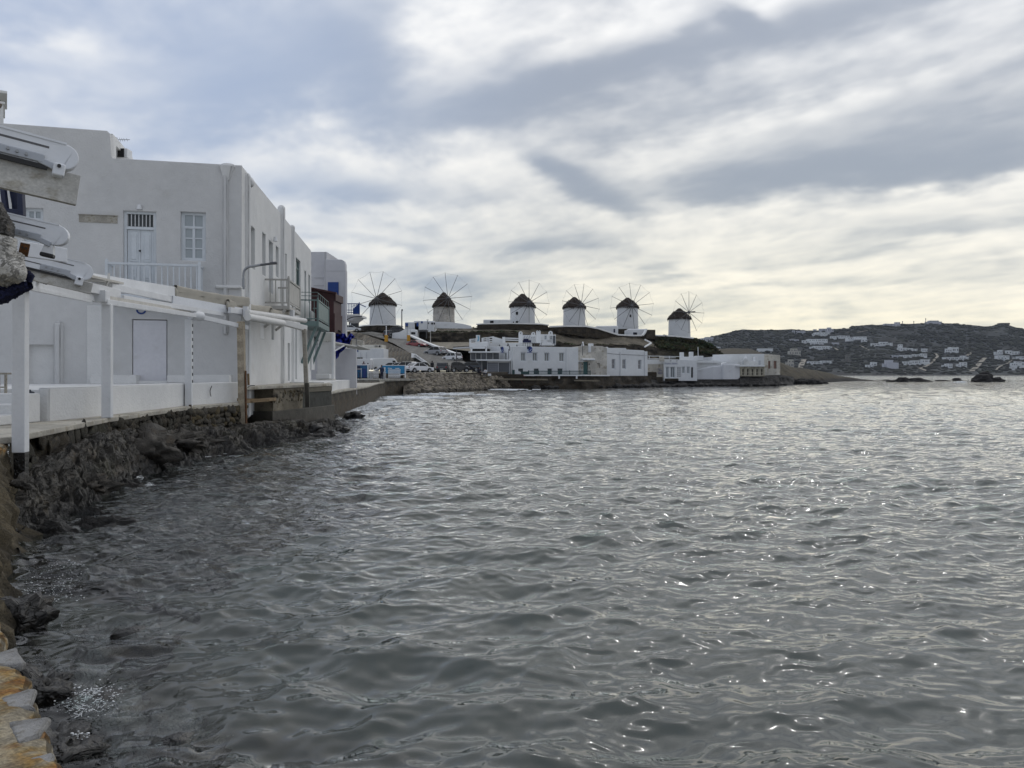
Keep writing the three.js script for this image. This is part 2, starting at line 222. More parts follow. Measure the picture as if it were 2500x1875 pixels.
// ---------- sea ----------
{
  const rw = rng(77), waves = [];
  const N = 72;
  for (let i = 0; i < N; i++) {
    const L = 0.13 * Math.pow(17, Math.pow((i + 0.5) / N, 1.1)), a = 0.32 + (rw() + rw() + rw() - 1.5) * 0.95 * (L < 1 ? 1.35 : 1.0);
    const k = 2 * Math.PI / L, slope = (L < 0.2 ? 0.029 : L < 0.75 ? 0.054 : L < 1.3 ? 0.050 : 0.026) * (0.6 + 0.8 * rw());
    waves.push({ L, kx: k * Math.sin(a), kz: k * Math.cos(a), k, A: slope / k, ph: rw() * 6.283 });
  }
  const sea = (x, z, sp, out) => {
    const gust = 0.80 + 0.6 * fbm(x * 0.11, z * 0.16, 2), g2 = 0.8 + 0.5 * n2(x * 0.23 + 40, z * 0.3);
    let dx = 0, dy = 0, dz = 0;
    for (const w of waves) {
      const f = clamp((w.L / sp - 1.8) / 1.6); if (f <= 0) continue;
      const t = w.kx * x + w.kz * z + w.ph, A = w.A * f * (w.L < 1.2 ? gust : g2), c = Math.cos(t), s = Math.sin(t);
      dy += A * c; const h = -0.9 * A * s / w.k; dx += h * w.kx; dz += h * w.kz;
    }
    out[0] = x + dx; out[1] = dy; out[2] = z + dz;
  };
  const Ds = []; for (let d = -30; d < 2; d += 2) Ds.push(d);
  for (let d = 2; d < 10; d += 0.042) Ds.push(d);
  for (let d = 10; d < 240; d *= 1.0046) Ds.push(d);
  for (let d = 240; d < 5200; d *= 1.07) Ds.push(d);
  const ss = []; for (let s = -2.2; s < -0.8; s += 0.07) ss.push(s); for (let s = -0.8; s < 0.86; s += 0.0036) ss.push(s); for (let s = 0.86; s < 2.6; s += 0.08) ss.push(s);
  const C = ss.length, R = Ds.length, pos = new Float32Array(C * R * 3), uv = new Float32Array(C * R * 2), idx = new Uint32Array((C - 1) * (R - 1) * 6), o = [0, 0, 0];
  for (let i = 0; i < R; i++) {
    const D = Ds[i], wd = Math.max(D, 9), sp0 = i ? Math.abs(Ds[i] - Ds[i - 1]) : 2;
    for (let j = 0; j < C; j++) {
      const x = ss[j] * wd, sp = Math.max(sp0, (ss[Math.min(j + 1, C - 1)] - ss[Math.max(j - 1, 0)]) * 0.5 * wd), k = i * C + j;
      sea(x, -D, sp, o); pos.set(o, k * 3); uv[2 * k] = x / 3.1; uv[2 * k + 1] = -D / 3.1;
    }
  }
  let q = 0; for (let i = 0; i < R - 1; i++) for (let j = 0; j < C - 1; j++) { const a = i * C + j; idx[q++] = a; idx[q++] = a + 1; idx[q++] = a + C; idx[q++] = a + 1; idx[q++] = a + C + 1; idx[q++] = a + C; }
  const g = new THREE.BufferGeometry(); g.setAttribute('position', new THREE.BufferAttribute(pos, 3)); g.setAttribute('uv', new THREE.BufferAttribute(uv, 2)); g.setIndex(new THREE.BufferAttribute(idx, 1)); g.computeVertexNormals(); g.userData.keep = true;
  // small ripples, tiling
  const S = 512, rr = rng(5), kw = []; for (let i = 0; i < 46; i++) { const n = 7 + rr() * 22, a = 0.3 + (rr() + rr() - 1) * 1.3; const kx = Math.round(n * Math.sin(a)), kz = Math.round(n * Math.cos(a)); kw.push([kx, kz, rr() * 6.283, 1 / Math.hypot(kx, kz)]); }
  const nd = new Uint8Array(S * S * 4);
  for (let j = 0; j < S; j++) for (let i = 0; i < S; i++) {
    let sx = 0, sz = 0; for (const [a, b, p, w] of kw) { const t = 6.2832 * (a * i + b * j) / S + p, c = Math.cos(t); sx += a * w * c; sz += b * w * c; }
    const k = (j * S + i) * 4, m = 0.024; const v = V(-sx * m, -sz * m, 1).normalize(); nd[k] = (v.x * 0.5 + 0.5) * 255; nd[k + 1] = (v.y * 0.5 + 0.5) * 255; nd[k + 2] = (v.z * 0.5 + 0.5) * 255; nd[k + 3] = 255;
  }
  const nt = new THREE.DataTexture(nd, S, S); nt.wrapS = nt.wrapT = THREE.RepeatWrapping; nt.magFilter = THREE.LinearFilter; nt.minFilter = THREE.LinearMipmapLinearFilter; nt.needsUpdate = true;
  const m = new THREE.MeshPhysicalMaterial({ color: new THREE.Color(0.84, 0.89, 0.88), roughness: 0.02, transmission: 1, thickness: 0, ior: 1.36, normalMap: nt, normalScale: new THREE.Vector2(1, 1) }); m.name = 'sea_water';
  const w = mesh('sea', g, m); w.userData.kind = 'structure'; tag(w, 'choppy grey sea filling the bay', 'sea');
}
// ---------- near shore: quay, terrace, rocks ----------
function wallAxes(o, e) { const n = V(-e.z, 0, e.x); return { o, e, n, m: onWall(o, e, n), s: px => { const r = (px - CX) / F; return (-o.z * r - o.x) / (e.x + e.z * r); }, D: s => -(o.z + e.z * s), y: (py, s) => EYE + (HY - py) / F * -(o.z + e.z * s), at: (s, y, out = 0) => V(o.x + e.x * s + n.x * out, y, o.z + e.z * s + n.z * out) }; }
function stoneParts(parent, a, b, y0, y1, size, mats2, seed, out = 0.05) {
  const r = rng(seed), d = b.clone().sub(a); d.y = 0; const L = d.length(); d.normalize(); const n = V(-d.z, 0, d.x), ang = Math.atan2(-d.z, d.x);
  const kinds = [1, 2, 3, 4].map(k => { const g = lump(seed + k, 1, 0.55, 1.6); return planarUV(plain(g)); });
  let y = y0; while (y < y1 - size * 0.3) {
    const h = Math.min(size * (0.55 + 0.4 * r()), y1 - y); let s = -size * r() * 0.5;
    while (s < L) { const w = size * (0.85 + 1.3 * r() * r()), hk = 0.6 + 0.9 * r(), c = a.clone().addScaledVector(d, clamp(s + w / 2, 0, L)).addScaledVector(n, out * (0.3 + 0.6 * r()));
      const o = new THREE.Mesh(kinds[Math.floor(r() * 4)], mats2[Math.floor(r() * mats2.length)]); o.name = 'stone'; o.position.set(c.x, y + h / 2 + size * 0.25 * (r() - 0.5), c.z); o.rotation.set(0.5 * (r() - 0.5), ang + 0.4 * (r() - 0.5), 0.55 * (r() - 0.5)); o.scale.set(w * 0.66, Math.min(h * hk, size) * 0.62, 0.05 + 0.05 * r()); o.castShadow = o.receiveShadow = true; parent.add(o); s += w; }
    y += h;
  }
}
const mortarM = mat('wall_mortar', [0.10, 0.092, 0.07], 0.95, { tex: 'rock', r: 1.1, bumpTex: 'rockB', br: 0.7, bump: 0.02 });
{ // the quay under the viewer: its edge runs forward along the left of the view
  const E = [[-0.4, 0.6, 0.8], [-0.9, -1.4, 0.8], [-1.56, -2.72, 0.8], [-1.80, -3.12, 0.8], [-2.13, -3.52, 0.8], [-2.56, -4.05, 0.8], [-3.06, -4.64, 0.8], [-4.10, -5.95, 0.86], [-5.42, -7.8, 1.02], [-6.47, -9.35, 1.15], [-7.14, -10.5, 1.22], [-7.7, -11.6, 1.28], [-8.2, -12.5, 1.32]];
  const path = new THREE.CatmullRomCurve3(E.map(p => V(p[0], p[2], p[1]))), N = 620, rows = [], colR = [];
  const prof = [[-9, 0.0], [-3, 0.0], [-1.2, 0], [-0.6, 0], [-0.42, 0], [-0.34, 0.004], [-0.27, 0.008], [-0.2, 0.01], [-0.14, 0.012], [-0.09, 0.01], [-0.05, 0.0], [-0.02, -0.015], [0.0, -0.045], [0.005, -0.09], [-0.005, -0.14], [-0.02, -0.2], [0.0, -0.28], [0.03, -0.36], [0.05, -0.45], [0.07, -0.55], [0.1, -0.65], [0.13, -0.78], [0.18, -0.92], [0.26, -1.08], [0.38, -1.28], [0.55, -1.6], [0.8, -2.2]];
  for (let i = 0; i <= N; i++) {
    const u = i / N, p = path.getPointAt(u), t = path.getTangentAt(u), n = V(-t.z, 0, t.x).normalize(), far = sstep(3.9, 6.2, -p.z), row = [], cr = [];
    prof.forEach(([a, b], j) => {
      const q = p.clone().addScaledVector(n, a); q.y += b;
      const l = Math.hypot(q.x * 3.1, q.z * 3.1), kn = fbm3(q.x * 4.2, q.y * 4.2 + 3, q.z * 4.2, 4), kf = fbm3(q.x * 1.6, q.y * 1.6, q.z * 1.6, 4);
      const edge = sstep(-0.5, -0.12, a) , amp = j < 5 ? 0.006 : lerp(0.035, 0.06, far) * edge + (b < -0.1 ? 0.13 * sstep(0.1, 0.7, -b) : 0);
      q.addScaledVector(n, kn * amp * 1.4 + (b < -0.05 ? kf * 0.16 * sstep(0.05, 0.5, -b) : 0)); q.y += (j > 4 && j < 13 ? kn * 0.03 : j < 5 ? kn * 0.006 : kn * 0.05);
      row.push(q);
      // bare material colours: cream cement, ochre rim, grey-brown masonry, black at the tide line
      const st = n3(q.x * 7, q.y * 7, q.z * 7), oc = clamp(sstep(-0.23, -0.13, a + 0.05 * kn) * (1 - sstep(0.04, 0.16, -b + 0.06 * st)));
      const lich = clamp(0.5 + 0.9 * fbm3(q.x * 11 + 9, q.y * 11, q.z * 11, 4) * 1.5);
      let c = [0.52, 0.48, 0.39], o2 = lich > 0.78 ? [0.33, 0.16, 0.035] : lich > 0.5 ? [0.40, 0.255, 0.08] : lich > 0.3 ? [0.47, 0.38, 0.23] : [0.52, 0.48, 0.40];
      const w = sstep(0.06, 0.2, -b + 0.05 * st), wet = sstep(0.45, 0.85, -q.y + 0.75 + 0.15 * st);
      c = c.map((v, m) => lerp(lerp(v, o2[m], oc), lerp([0.17, 0.145, 0.10][m], [0.055, 0.05, 0.042][m], wet) * (0.8 + 0.5 * kf), w)); cr.push(...c);
    });
    rows.push(row); colR.push(cr);
  }
  const g = loft(rows.map(r => r.slice().reverse())); // faces outward
  const col = new Float32Array(rows.length * prof.length * 3); colR.forEach((r, i) => { for (let j = 0; j < prof.length; j++) for (let m = 0; m < 3; m++) col[(i * prof.length + j) * 3 + m] = r[(prof.length - 1 - j) * 3 + m]; });
  g.setAttribute('color', new THREE.BufferAttribute(col, 3));
  const q = struct('quay', g, mat('quay_masonry', [1, 1, 1], 0.9, { vertexColors: true, side: 2, tex: 'ground', r: 0.7, bumpTex: 'rockB', br: 0.45, bump: 0.02 }));
  tag(q, 'old masonry quay with an ochre stained rim along the left of the water', 'quay');
  // flat grey stones bedded in the rim
  const sm = mat('grey_marble_stone', [0.33, 0.335, 0.35], 0.8, { tex: 'concrete', r: 0.35, bumpTex: 'rockB', br: 0.2, bump: 0.012 });
  for (const [px, py, w, d, ry, k] of [[70, 1778, 0.064, 0.115, 0.55, 1], [45, 1708, 0.062, 0.10, 0.6, 2], [6, 1606, 0.085, 0.14, 0.5, 3], [98, 1858, 0.045, 0.06, 0.5, 4]]) { const D = 1.59 * F / (py - HY); const sg = mergeVertices(new RoundedBoxGeometry(w * 2.2, 0.05, d * 2.1, 6, 0.022).deleteAttribute('uv').deleteAttribute('normal')); { const p = sg.attributes.position; for (let i = 0; i < p.count; i++) { const x = p.getX(i), y = p.getY(i), z = p.getZ(i); p.setXYZ(i, x * (1 + 0.5 * n3(z * 16 + k, k, y * 9)), y + 0.008 * fbm3(x * 22, k, z * 22, 3), z * (1 + 0.4 * n3(x * 16, k * 3, 1))); } sg.computeVertexNormals(); } const s = mesh('stone', [sg], sm, q); s.position.set(X(px, D), 0.789, -D); s.rotation.y = ry; }
}
{ // rock shelf between the terrace wall and the water
  const A = [[-6.9, 10.2, 0.35], [-7.35, 11.6, 0.4], [-7.95, 12.6, 0.66], [-8.83, 15.8, 0.92], [-9.25, 18.2, 0.98], [-9.8, 22.3, 0.82], [-9.6, 25.3, 0.52], [-8.95, 27.5, 0.55], [-8.75, 30, 0.5], [-8.35, 35, 0.15], [-9.4, 40, -0.2]];
  const B = [[-6.5, 10.4, 0], [-7.13, 11.35, 0], [-7.3, 12.4, 0], [-7.75, 14.2, 0], [-8.35, 16.6, 0], [-8.6, 19.2, 0], [-8.35, 21.2, 0], [-8.5, 24.8, 0], [-8.15, 27.9, 0], [-7.8, 31.6, -0.05], [-8.4, 40, -0.4]];
  const ca = new THREE.CatmullRomCurve3(A.map(p => V(p[0], p[2], -p[1]))), cb = new THREE.CatmullRomCurve3(B.map(p => V(p[0], p[2], -p[1])));
  const rows = []; const N = 640, K = 96;
  for (let i = 0; i <= N; i++) { const u = i / N, a = ca.getPoint(u), b = cb.getPoint(u), r = [];
    for (let j = 0; j <= K; j++) { const v = j / K; let p;
      if (v < 0.62) { const w = v / 0.62; p = a.clone().lerp(b, w); p.y = lerp(a.y + 0.1, b.y, Math.pow(w, 1.6)); if (w < 0.08) p.x -= 0.35 * (1 - w / 0.08); } else { const w = (v - 0.62) / 0.38; p = b.clone().add(V(w * 3.4, -0.15 * w - 1.6 * w * w, w * 0.4)); }
      const f1 = fbm3(p.x * 0.55, 3, p.z * 0.55, 3), rid = 1 - Math.abs(fbm3(p.x * 1.25 + 4, p.y * 0.8, p.z * 1.25, 3)) * 2.2, f2 = fbm3(p.x * 3.3, p.y * 3.3, p.z * 3.3, 4), pit = Math.max(0, n3(p.x * 8, p.y * 8, p.z * 8) - 0.3);
      const am = 0.35 + 0.65 * sstep(0, 0.2, v); p.y += am * (0.34 * f1 + 0.20 * (rid - 0.4) + 0.13 * f2 - 0.10 * pit); const cr = Math.abs(n3(p.x * 2.3 + 3, p.y * 4.6, p.z * 2.3)), cr2 = Math.abs(n3(p.x * 6.1, p.y * 9, p.z * 6.1 + 5)); p.y += am * (0.10 * Math.min(1, cr * 5) - 0.10 + 0.05 * Math.min(1, cr2 * 4) + 0.05 * n3(p.x * 13, p.y * 13, p.z * 13)); p.x += am * (0.22 * f1 + 0.10 * f2 + 0.05 * n3(p.x * 9, p.y * 12, p.z * 9)); p.z += 0.1 * am * n3(p.x * 2, p.z * 2, 7);
      r.push(p); }
    rows.push(r.reverse()); }
  const g = loft(rows), p = g.attributes.position, col = new Float32Array(p.count * 3);
  for (let i = 0; i < p.count; i++) { const y = p.getY(i), x = p.getX(i), z = p.getZ(i), k = n3(x * 2.2, y * 2.2, z * 2.2), wet = 1 - sstep(0.1, 0.42, y + 0.14 * k), moss = sstep(0.2, 0.7, k) * 0.5; const c = [lerp(0.092, 0.026, wet), lerp(0.084 + 0.008 * moss, 0.025, wet), lerp(0.070 - 0.02 * moss, 0.024, wet)]; col.set(c.map(v => v * (0.95 + 0.6 * n3(x * 5, y * 5, z * 5) + 0.5 * n3(x * 14, y * 14, z * 14))), i * 3); }
  g.setAttribute('color', new THREE.BufferAttribute(col, 3));
  tag(struct('rock_shelf', g, mat('shelf_rock', [1, 1, 1], 0.55, { vertexColors: true, side: 2, tex: 'rock', r: 1.3, bumpTex: 'rockB', br: 0.55, bump: 0.05 })), 'dark pitted rock shelf below the terrace wall', 'rock shelf');
  const L = [1, 2, 3, 4, 5].map(k => lump(40 + k, 5, 0.75, 1.5)); let n = 0;
  const rk = (px, D, y, sx, sy, sz, k, label, wet = true) => tag(mesh('shore_rock', place(L[k % 5], 0, 0, 0, sx, sy, sz, k * 1.3), wet ? M.rockWet : M.rock).translateX(X(px, D)).translateY(y).translateZ(-D), label, 'rock', 'dark rocks at the water edge');
  rk(100, 5.75, 0.02, 0.24, 0.20, 0.3, 1, 'dark pitted rock hard against the ochre quay rim'); rk(135, 5.0, -0.04, 0.3, 0.16, 0.35, 6, 'black wet rock awash beside the ochre quay rim'); rk(48, 7.4, 0.03, 0.26, 0.24, 0.34, 2, 'rounded black rock at the foot of the left quay wall');
  rk(215, 15.2, 0.18, 0.5, 0.34, 0.55, 3, 'broken rock jutting out into the water below the first post', false); rk(50, 11.3, 0.78, 0.13, 0.12, 0.13, 4, 'round dark stone stuck out of the quay wall corner', false); rk(280, 17.2, 0.12, 0.4, 0.22, 0.4, 7, 'low rock at the water below the second post');
  rk(440, 22.0, 0.42, 1.0, 0.42, 0.9, 8, 'large pale rock hump under the terrace wall', false); rk(352, 19.2, 0.50, 0.75, 0.45, 0.7, 9, 'brown rock hump under the mossy terrace wall', false); rk(745, 31, 0.12, 0.75, 0.3, 0.5, 5, 'black hollowed rock at the foot of the concrete block'); rk(838, 32.5, 0.03, 0.42, 0.2, 0.3, 11, 'small black rock awash off the concrete block'); rk(862, 41.5, 0.05, 0.6, 0.32, 0.5, 12, 'dark rock in the foam behind the concrete block'); rk(815, 41.5, 0.05, 0.5, 0.22, 0.4, 13, 'flat wet rock by the far corner of the block');
  for (const [px, py, s, k] of [[345, 1790, 0.45, 1], [400, 1860, 0.4, 2], [215, 1690, 0.5, 3], [300, 1580, 0.5, 2], [240, 1830, 0.5, 4]]) { const D = (EYE + 0.28) * F / (py - HY); const o = rk(px, D, -0.33, s, 0.27, s, k + 20, ['', 'weedy sunken rock showing dark in the water near the quay', 'sunken rock at the very bottom of the water by the quay', 'sunken brown rock close to the left quay wall', 'sunken stone right beside the ochre rim'][k], true); if (py === 1580) o.userData.label = 'sunken rock farther out from the left quay wall'; }
}
{ // seabed, shelving away from the shore
  const rows = []; for (let i = 0; i <= 150; i++) { const D = i < 90 ? -3 + i * 0.45 : 37.5 * Math.pow(1.055, i - 90), r = []; for (let j = 0; j <= 120; j++) { const s = j / 120, x = -0.70 * Math.max(D, 5) - 2 + Math.pow(s, 1.8) * (D * 2 + 120), off = x + 0.66 * D; const dep = 0.42 + 0.17 * Math.max(0, off) + 0.02 * Math.max(0, D - 20); r.push(V(x, -Math.min(dep, 5) - 0.2 * fbm3(x * 0.8, 1, D * 0.8, 4) * (1 - sstep(2, 6, off)), -D)); } rows.push(r); }
  const g = loft(rows), p = g.attributes.position, col = new Float32Array(p.count * 3); for (let i = 0; i < p.count; i++) { const x = p.getX(i), z = p.getZ(i), off = x - 0.66 * z, k = fbm3(x * 0.9, 2, z * 0.9, 4), f = sstep(1.5, 5, off + 2 * k); col.set([lerp(0.028 * (1 + 0.8 * k), 0.036, f), lerp(0.028 * (1 + 0.8 * k), 0.042, f), lerp(0.023 * (1 + 0.7 * k), 0.040, f)], i * 3); } g.setAttribute('color', new THREE.BufferAttribute(col, 3));
  struct('seabed', g, mat('seabed_stones', [0.9, 0.9, 0.9], 0.9, { vertexColors: true, side: 2 }));
}
const deckM = M.deck;
{ // terrace with its sea wall
  const T = [[-8.0, 12.3], [-8.16, 12.9], [-9.22, 17.5], [-9.98, 23.9], [-9.45, 27.1]], y = 1.4;
  const t = thing('terrace', 'white edged restaurant terrace on a mossy sea wall', 'terrace');
  const s = new THREE.Shape([...T.map(p => new THREE.Vector2(p[0], p[1])), new THREE.Vector2(-10.2, 29), new THREE.Vector2(-26, 27), new THREE.Vector2(-26, 10), new THREE.Vector2(-8.6, 10.6)]);
  mesh('paving', new THREE.ExtrudeGeometry(s, { depth: 0.07, bevelEnabled: true, bevelSize: 0.02, bevelThickness: 0.02, bevelSegments: 2 }).rotateX(-Math.PI / 2).translate(0, y - 0.09, 0), deckM, t);
  for (let i = 0; i < T.length - 1; i++) {
    const a = V(T[i][0], 0, -T[i][1]), b = V(T[i + 1][0], 0, -T[i + 1][1]), d = b.clone().sub(a), L = d.length(); d.normalize(); const n = V(-d.z, 0, d.x), rows = [], nu = Math.ceil(L * 14);
    for (let u = 0; u <= nu; u++) { const r = []; for (let v = 0; v <= 26; v++) { const p = a.clone().addScaledVector(d, u / nu * L); p.y = 0.1 + v / 26 * 1.2; const k = fbm3(p.x * 1.7, p.y * 1.7, p.z * 1.7, 4), c = Math.max(0, fbm3(p.x * 0.8 + 5, p.y * 1.3, p.z * 0.8, 3) - 0.12); p.addScaledVector(n, -0.05 + 0.12 * k - 0.7 * c); r.push(p); } rows.push(r); }
    mesh('sea_wall', loft(rows), i < 3 ? mat('mossy_wall', [0.085, 0.072, 0.04], 0.85, { side: 2, tex: 'rock', r: 1.2, bumpTex: 'rockB', br: 0.6, bump: 0.04 }) : mortarM, t);
  }
  stoneParts(t, V(-9.98, 0, -23.9), V(-9.45, 0, -27.1), 0.42, 1.31, 0.26, [M.stone, mat('ochre_stone', [0.20, 0.165, 0.09], 0.9, { tex: 'rock', r: 0.8 }), mat('grey_stone', [0.15, 0.145, 0.13], 0.9, { tex: 'rock', r: 0.8 })], 11);
  stoneParts(t, V(-9.22, 0, -17.5), V(-9.98, 0, -23.9), 0.75, 1.31, 0.30, [M.stoneDark, mat('brown_stone', [0.10, 0.082, 0.05], 0.85, { tex: 'rock', r: 0.8, bumpTex: 'rockB', br: 0.5, bump: 0.03 }), mortarM], 12, -0.05);
  stoneParts(t, V(-8.16, 0, -12.9), V(-9.22, 0, -17.5), 0.62, 1.31, 0.44, [M.stoneDark, mat('green_stone', [0.06, 0.06, 0.028], 0.85, { tex: 'rock', r: 0.8, bumpTex: 'rockB', br: 0.5, bump: 0.03 }), mats.brown_stone], 13, -0.06);
  // raised floor behind a low white wall
  const Lw = [[-9.78, 16.3], [-9.75, 18.1], [-10.28, 24.4], [-9.66, 27.5]], low = [];
  for (let i = 0; i < Lw.length - 1; i++) { const a = V(Lw[i][0], 1.74, -Lw[i][1]), b = V(Lw[i + 1][0], 1.74, -Lw[i + 1][1]), d = b.clone().sub(a).normalize(), n = V(d.z, 0, -d.x); low.push(bar(a.addScaledVector(n, 0.12).addScaledVector(d, -0.05), b.addScaledVector(n, 0.12).addScaledVector(d, 0.05), 0.24, 0.75, 0.05)); }
  mesh('low_wall', low, M.white, t);
  const pl = new THREE.Shape([...Lw.map(p => new THREE.Vector2(p[0] - 0.12, p[1])), new THREE.Vector2(-10, 28.6), new THREE.Vector2(-26, 26), new THREE.Vector2(-26, 18.6), new THREE.Vector2(-11.3, 17.4), new THREE.Vector2(-10.4, 16.6)]);
  mesh('raised_floor', new THREE.ExtrudeGeometry(pl, { depth: 0.66, bevelEnabled: false }).rotateX(-Math.PI / 2).translate(0, 1.395, 0), M.white, t);
  for (let k = 0; k < 3; k++) mesh('step', rbox(2.6, 0.2 + k * 0.2, 0.46, 0.03, -11.15, 1.5 + k * 0.1, -15.0 - k * 0.42, 0.0), M.white, t);
  mesh('bench', [rbox(3.4, 0.4, 0.9, 0.06, -12.4, 1.6, -14.4, 0.1)], M.white, t);
  mesh('curb_plank', [bar(P(395, 972, 25.2), P(655, 977, 28.2), 0.1, 0.1)], mat('bare_timber', [0.27, 0.20, 0.12], 0.85, { tex: 'wood', r: 0.8 }), t);
  mesh('cable', [tube([P(517, 942, 25.6), P(513, 955, 25.5), P(515, 968, 25.5)], 0.012, 5)], M.black, t); mesh('cable', [tube([P(605, 946, 27.3), P(610, 942, 27.4), P(622, 941, 27.5)], 0.015, 5)], M.black, t);
}
{ // concrete block and deck that stand out into the water
  const t = thing('concrete_jetty', 'stained concrete block standing in the water below the balconies', 'jetty');
  const A = [-9.32, 30], B = [-8.9, 32.6], C = [-8.47, 36];
  const slab = (pts, y0, y1, m, name, dx = 0) => mesh(name, new THREE.ExtrudeGeometry(new THREE.Shape(pts.map(p => new THREE.Vector2(p[0] + dx, p[1]))), { depth: y1 - y0, bevelEnabled: true, bevelSize: 0.02, bevelThickness: 0.02, bevelSegments: 2 }).rotateX(-Math.PI / 2).translate(0, y0, 0), m, t);
  slab([A, B, [-12, 34], [-12.4, 31]], 0.95, 1.82, M.concrete, 'block_upper');
  slab([[B[0] - 0.05, B[1] + 0.04], C, [-12.6, 40], [-12, 34.1]], 0.95, 1.82, mat('grey_board_concrete', [0.07, 0.075, 0.068], 0.8, { tex: 'concrete', r: 1.6, bumpTex: 'rockB', br: 1, bump: 0.02 }), 'block_side');
  slab([[A[0] + 0.02, A[1] - 0.15], [B[0] + 0.14, B[1] - 0.1], [C[0] + 0.12, C[1] + 0.1], [-12.6, 40.2], [-12.4, 30.6]], -0.6, 0.93, M.concreteDark, 'footing');
  mesh('edge_beam', [bar(V(-8.92, 1.72, -32.75), V(-8.44, 1.72, -35.9), 0.08, 0.2)], mat('grey_timber', [0.16, 0.15, 0.12], 0.85, { tex: 'wood', r: 0.7 }), t);
  slab([[-9.45, 27.3], [-9.25, 29.8], [B[0] + 0.04, B[1]], [C[0] + 0.04, C[1]], [-12.5, 51], [-15, 51], [-12.6, 45], [-10.5, 30]], 1.85, 1.93, M.deck, 'deck');
  mesh('deck_board', [bar(V(-9.5, 1.42, -26.9), V(-9.3, 1.42, -30.1), 0.14, 0.12)], mats.bare_timber, t);
  stoneParts(t, V(A[0], 0, -A[1]), V(B[0], 0, -B[1]), 1.25, 1.78, 0.24, [M.stone, mats.ochre_stone, M.concrete], 21, -0.03);
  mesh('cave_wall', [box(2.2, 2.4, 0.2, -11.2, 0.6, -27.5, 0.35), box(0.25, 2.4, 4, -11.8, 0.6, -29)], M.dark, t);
}
// quay beyond the block, out to the beach
{
  const q = thing('far_quay', 'long paved quay running from the concrete block to the pebble beach', 'quay');
  const sl = (pts, y0, y1, m, name) => mesh(name, new THREE.ExtrudeGeometry(new THREE.Shape(pts.map(p => new THREE.Vector2(p[0], p[1]))), { depth: y1 - y0, bevelEnabled: true, bevelSize: 0.03, bevelThickness: 0.03, bevelSegments: 2 }).rotateX(-Math.PI / 2).translate(0, y0, 0), m, q);
  sl([[-9.3, 37.5], [-10.2, 46], [-10.7, 53], [-11.3, 60], [-12.4, 68], [-14.3, 82], [-14.6, 88], [-30, 96], [-30, 45], [-13, 37.5]], -0.5, 1.31, mat('old_quay_concrete', [0.19, 0.168, 0.135], 0.9, { tex: 'rock', r: 2.6, bumpTex: 'rockB', br: 1.3, bump: 0.09 }), 'wall');
  sl([[-9.25, 37.5], [-10.15, 46], [-10.65, 53], [-11.25, 60], [-12.35, 68], [-14.25, 82], [-14.7, 88], [-30, 96], [-30, 45], [-13, 37.5]], 1.345, 1.41, M.deck, 'paving'); sl([[-9.1, 37.2], [-10.75, 47.5], [-11.15, 53.2], [-11.7, 56], [-18, 58], [-16, 46], [-12.7, 40.3]], 1.42, 1.97, M.white, 'apron');
  sl([[-15.3, 84.1], [-15.0, 91], [-12.8, 100], [-14, 106], [-40, 108], [-40, 92]], -0.5, 1.52, mats.old_quay_concrete, 'wall');
  sl([[-15.2, 88], [-14.9, 91], [-12.5, 99.8], [-14, 106.2], [-42, 108], [-42, 90]], 1.55, 1.74, mat('white_kerb', [0.40, 0.40, 0.385], 0.85, { tex: 'concrete', r: 3 }), 'paving');
  mesh('step', [rbox(6, 0.16, 3, 0.03, -18.5, 1.36, -86.4, 0.25), rbox(5, 0.14, 2, 0.03, -17.2, 1.48, -88.4, 0.25)], M.deck, q);
  mesh('step', [rbox(1.6, 0.3, 3.2, 0.05, -13.4, 1.4, -52, 0.1), rbox(1.0, 0.5, 2, 0.08, -13.9, 1.5, -53, 0.1)], M.white, q);
}
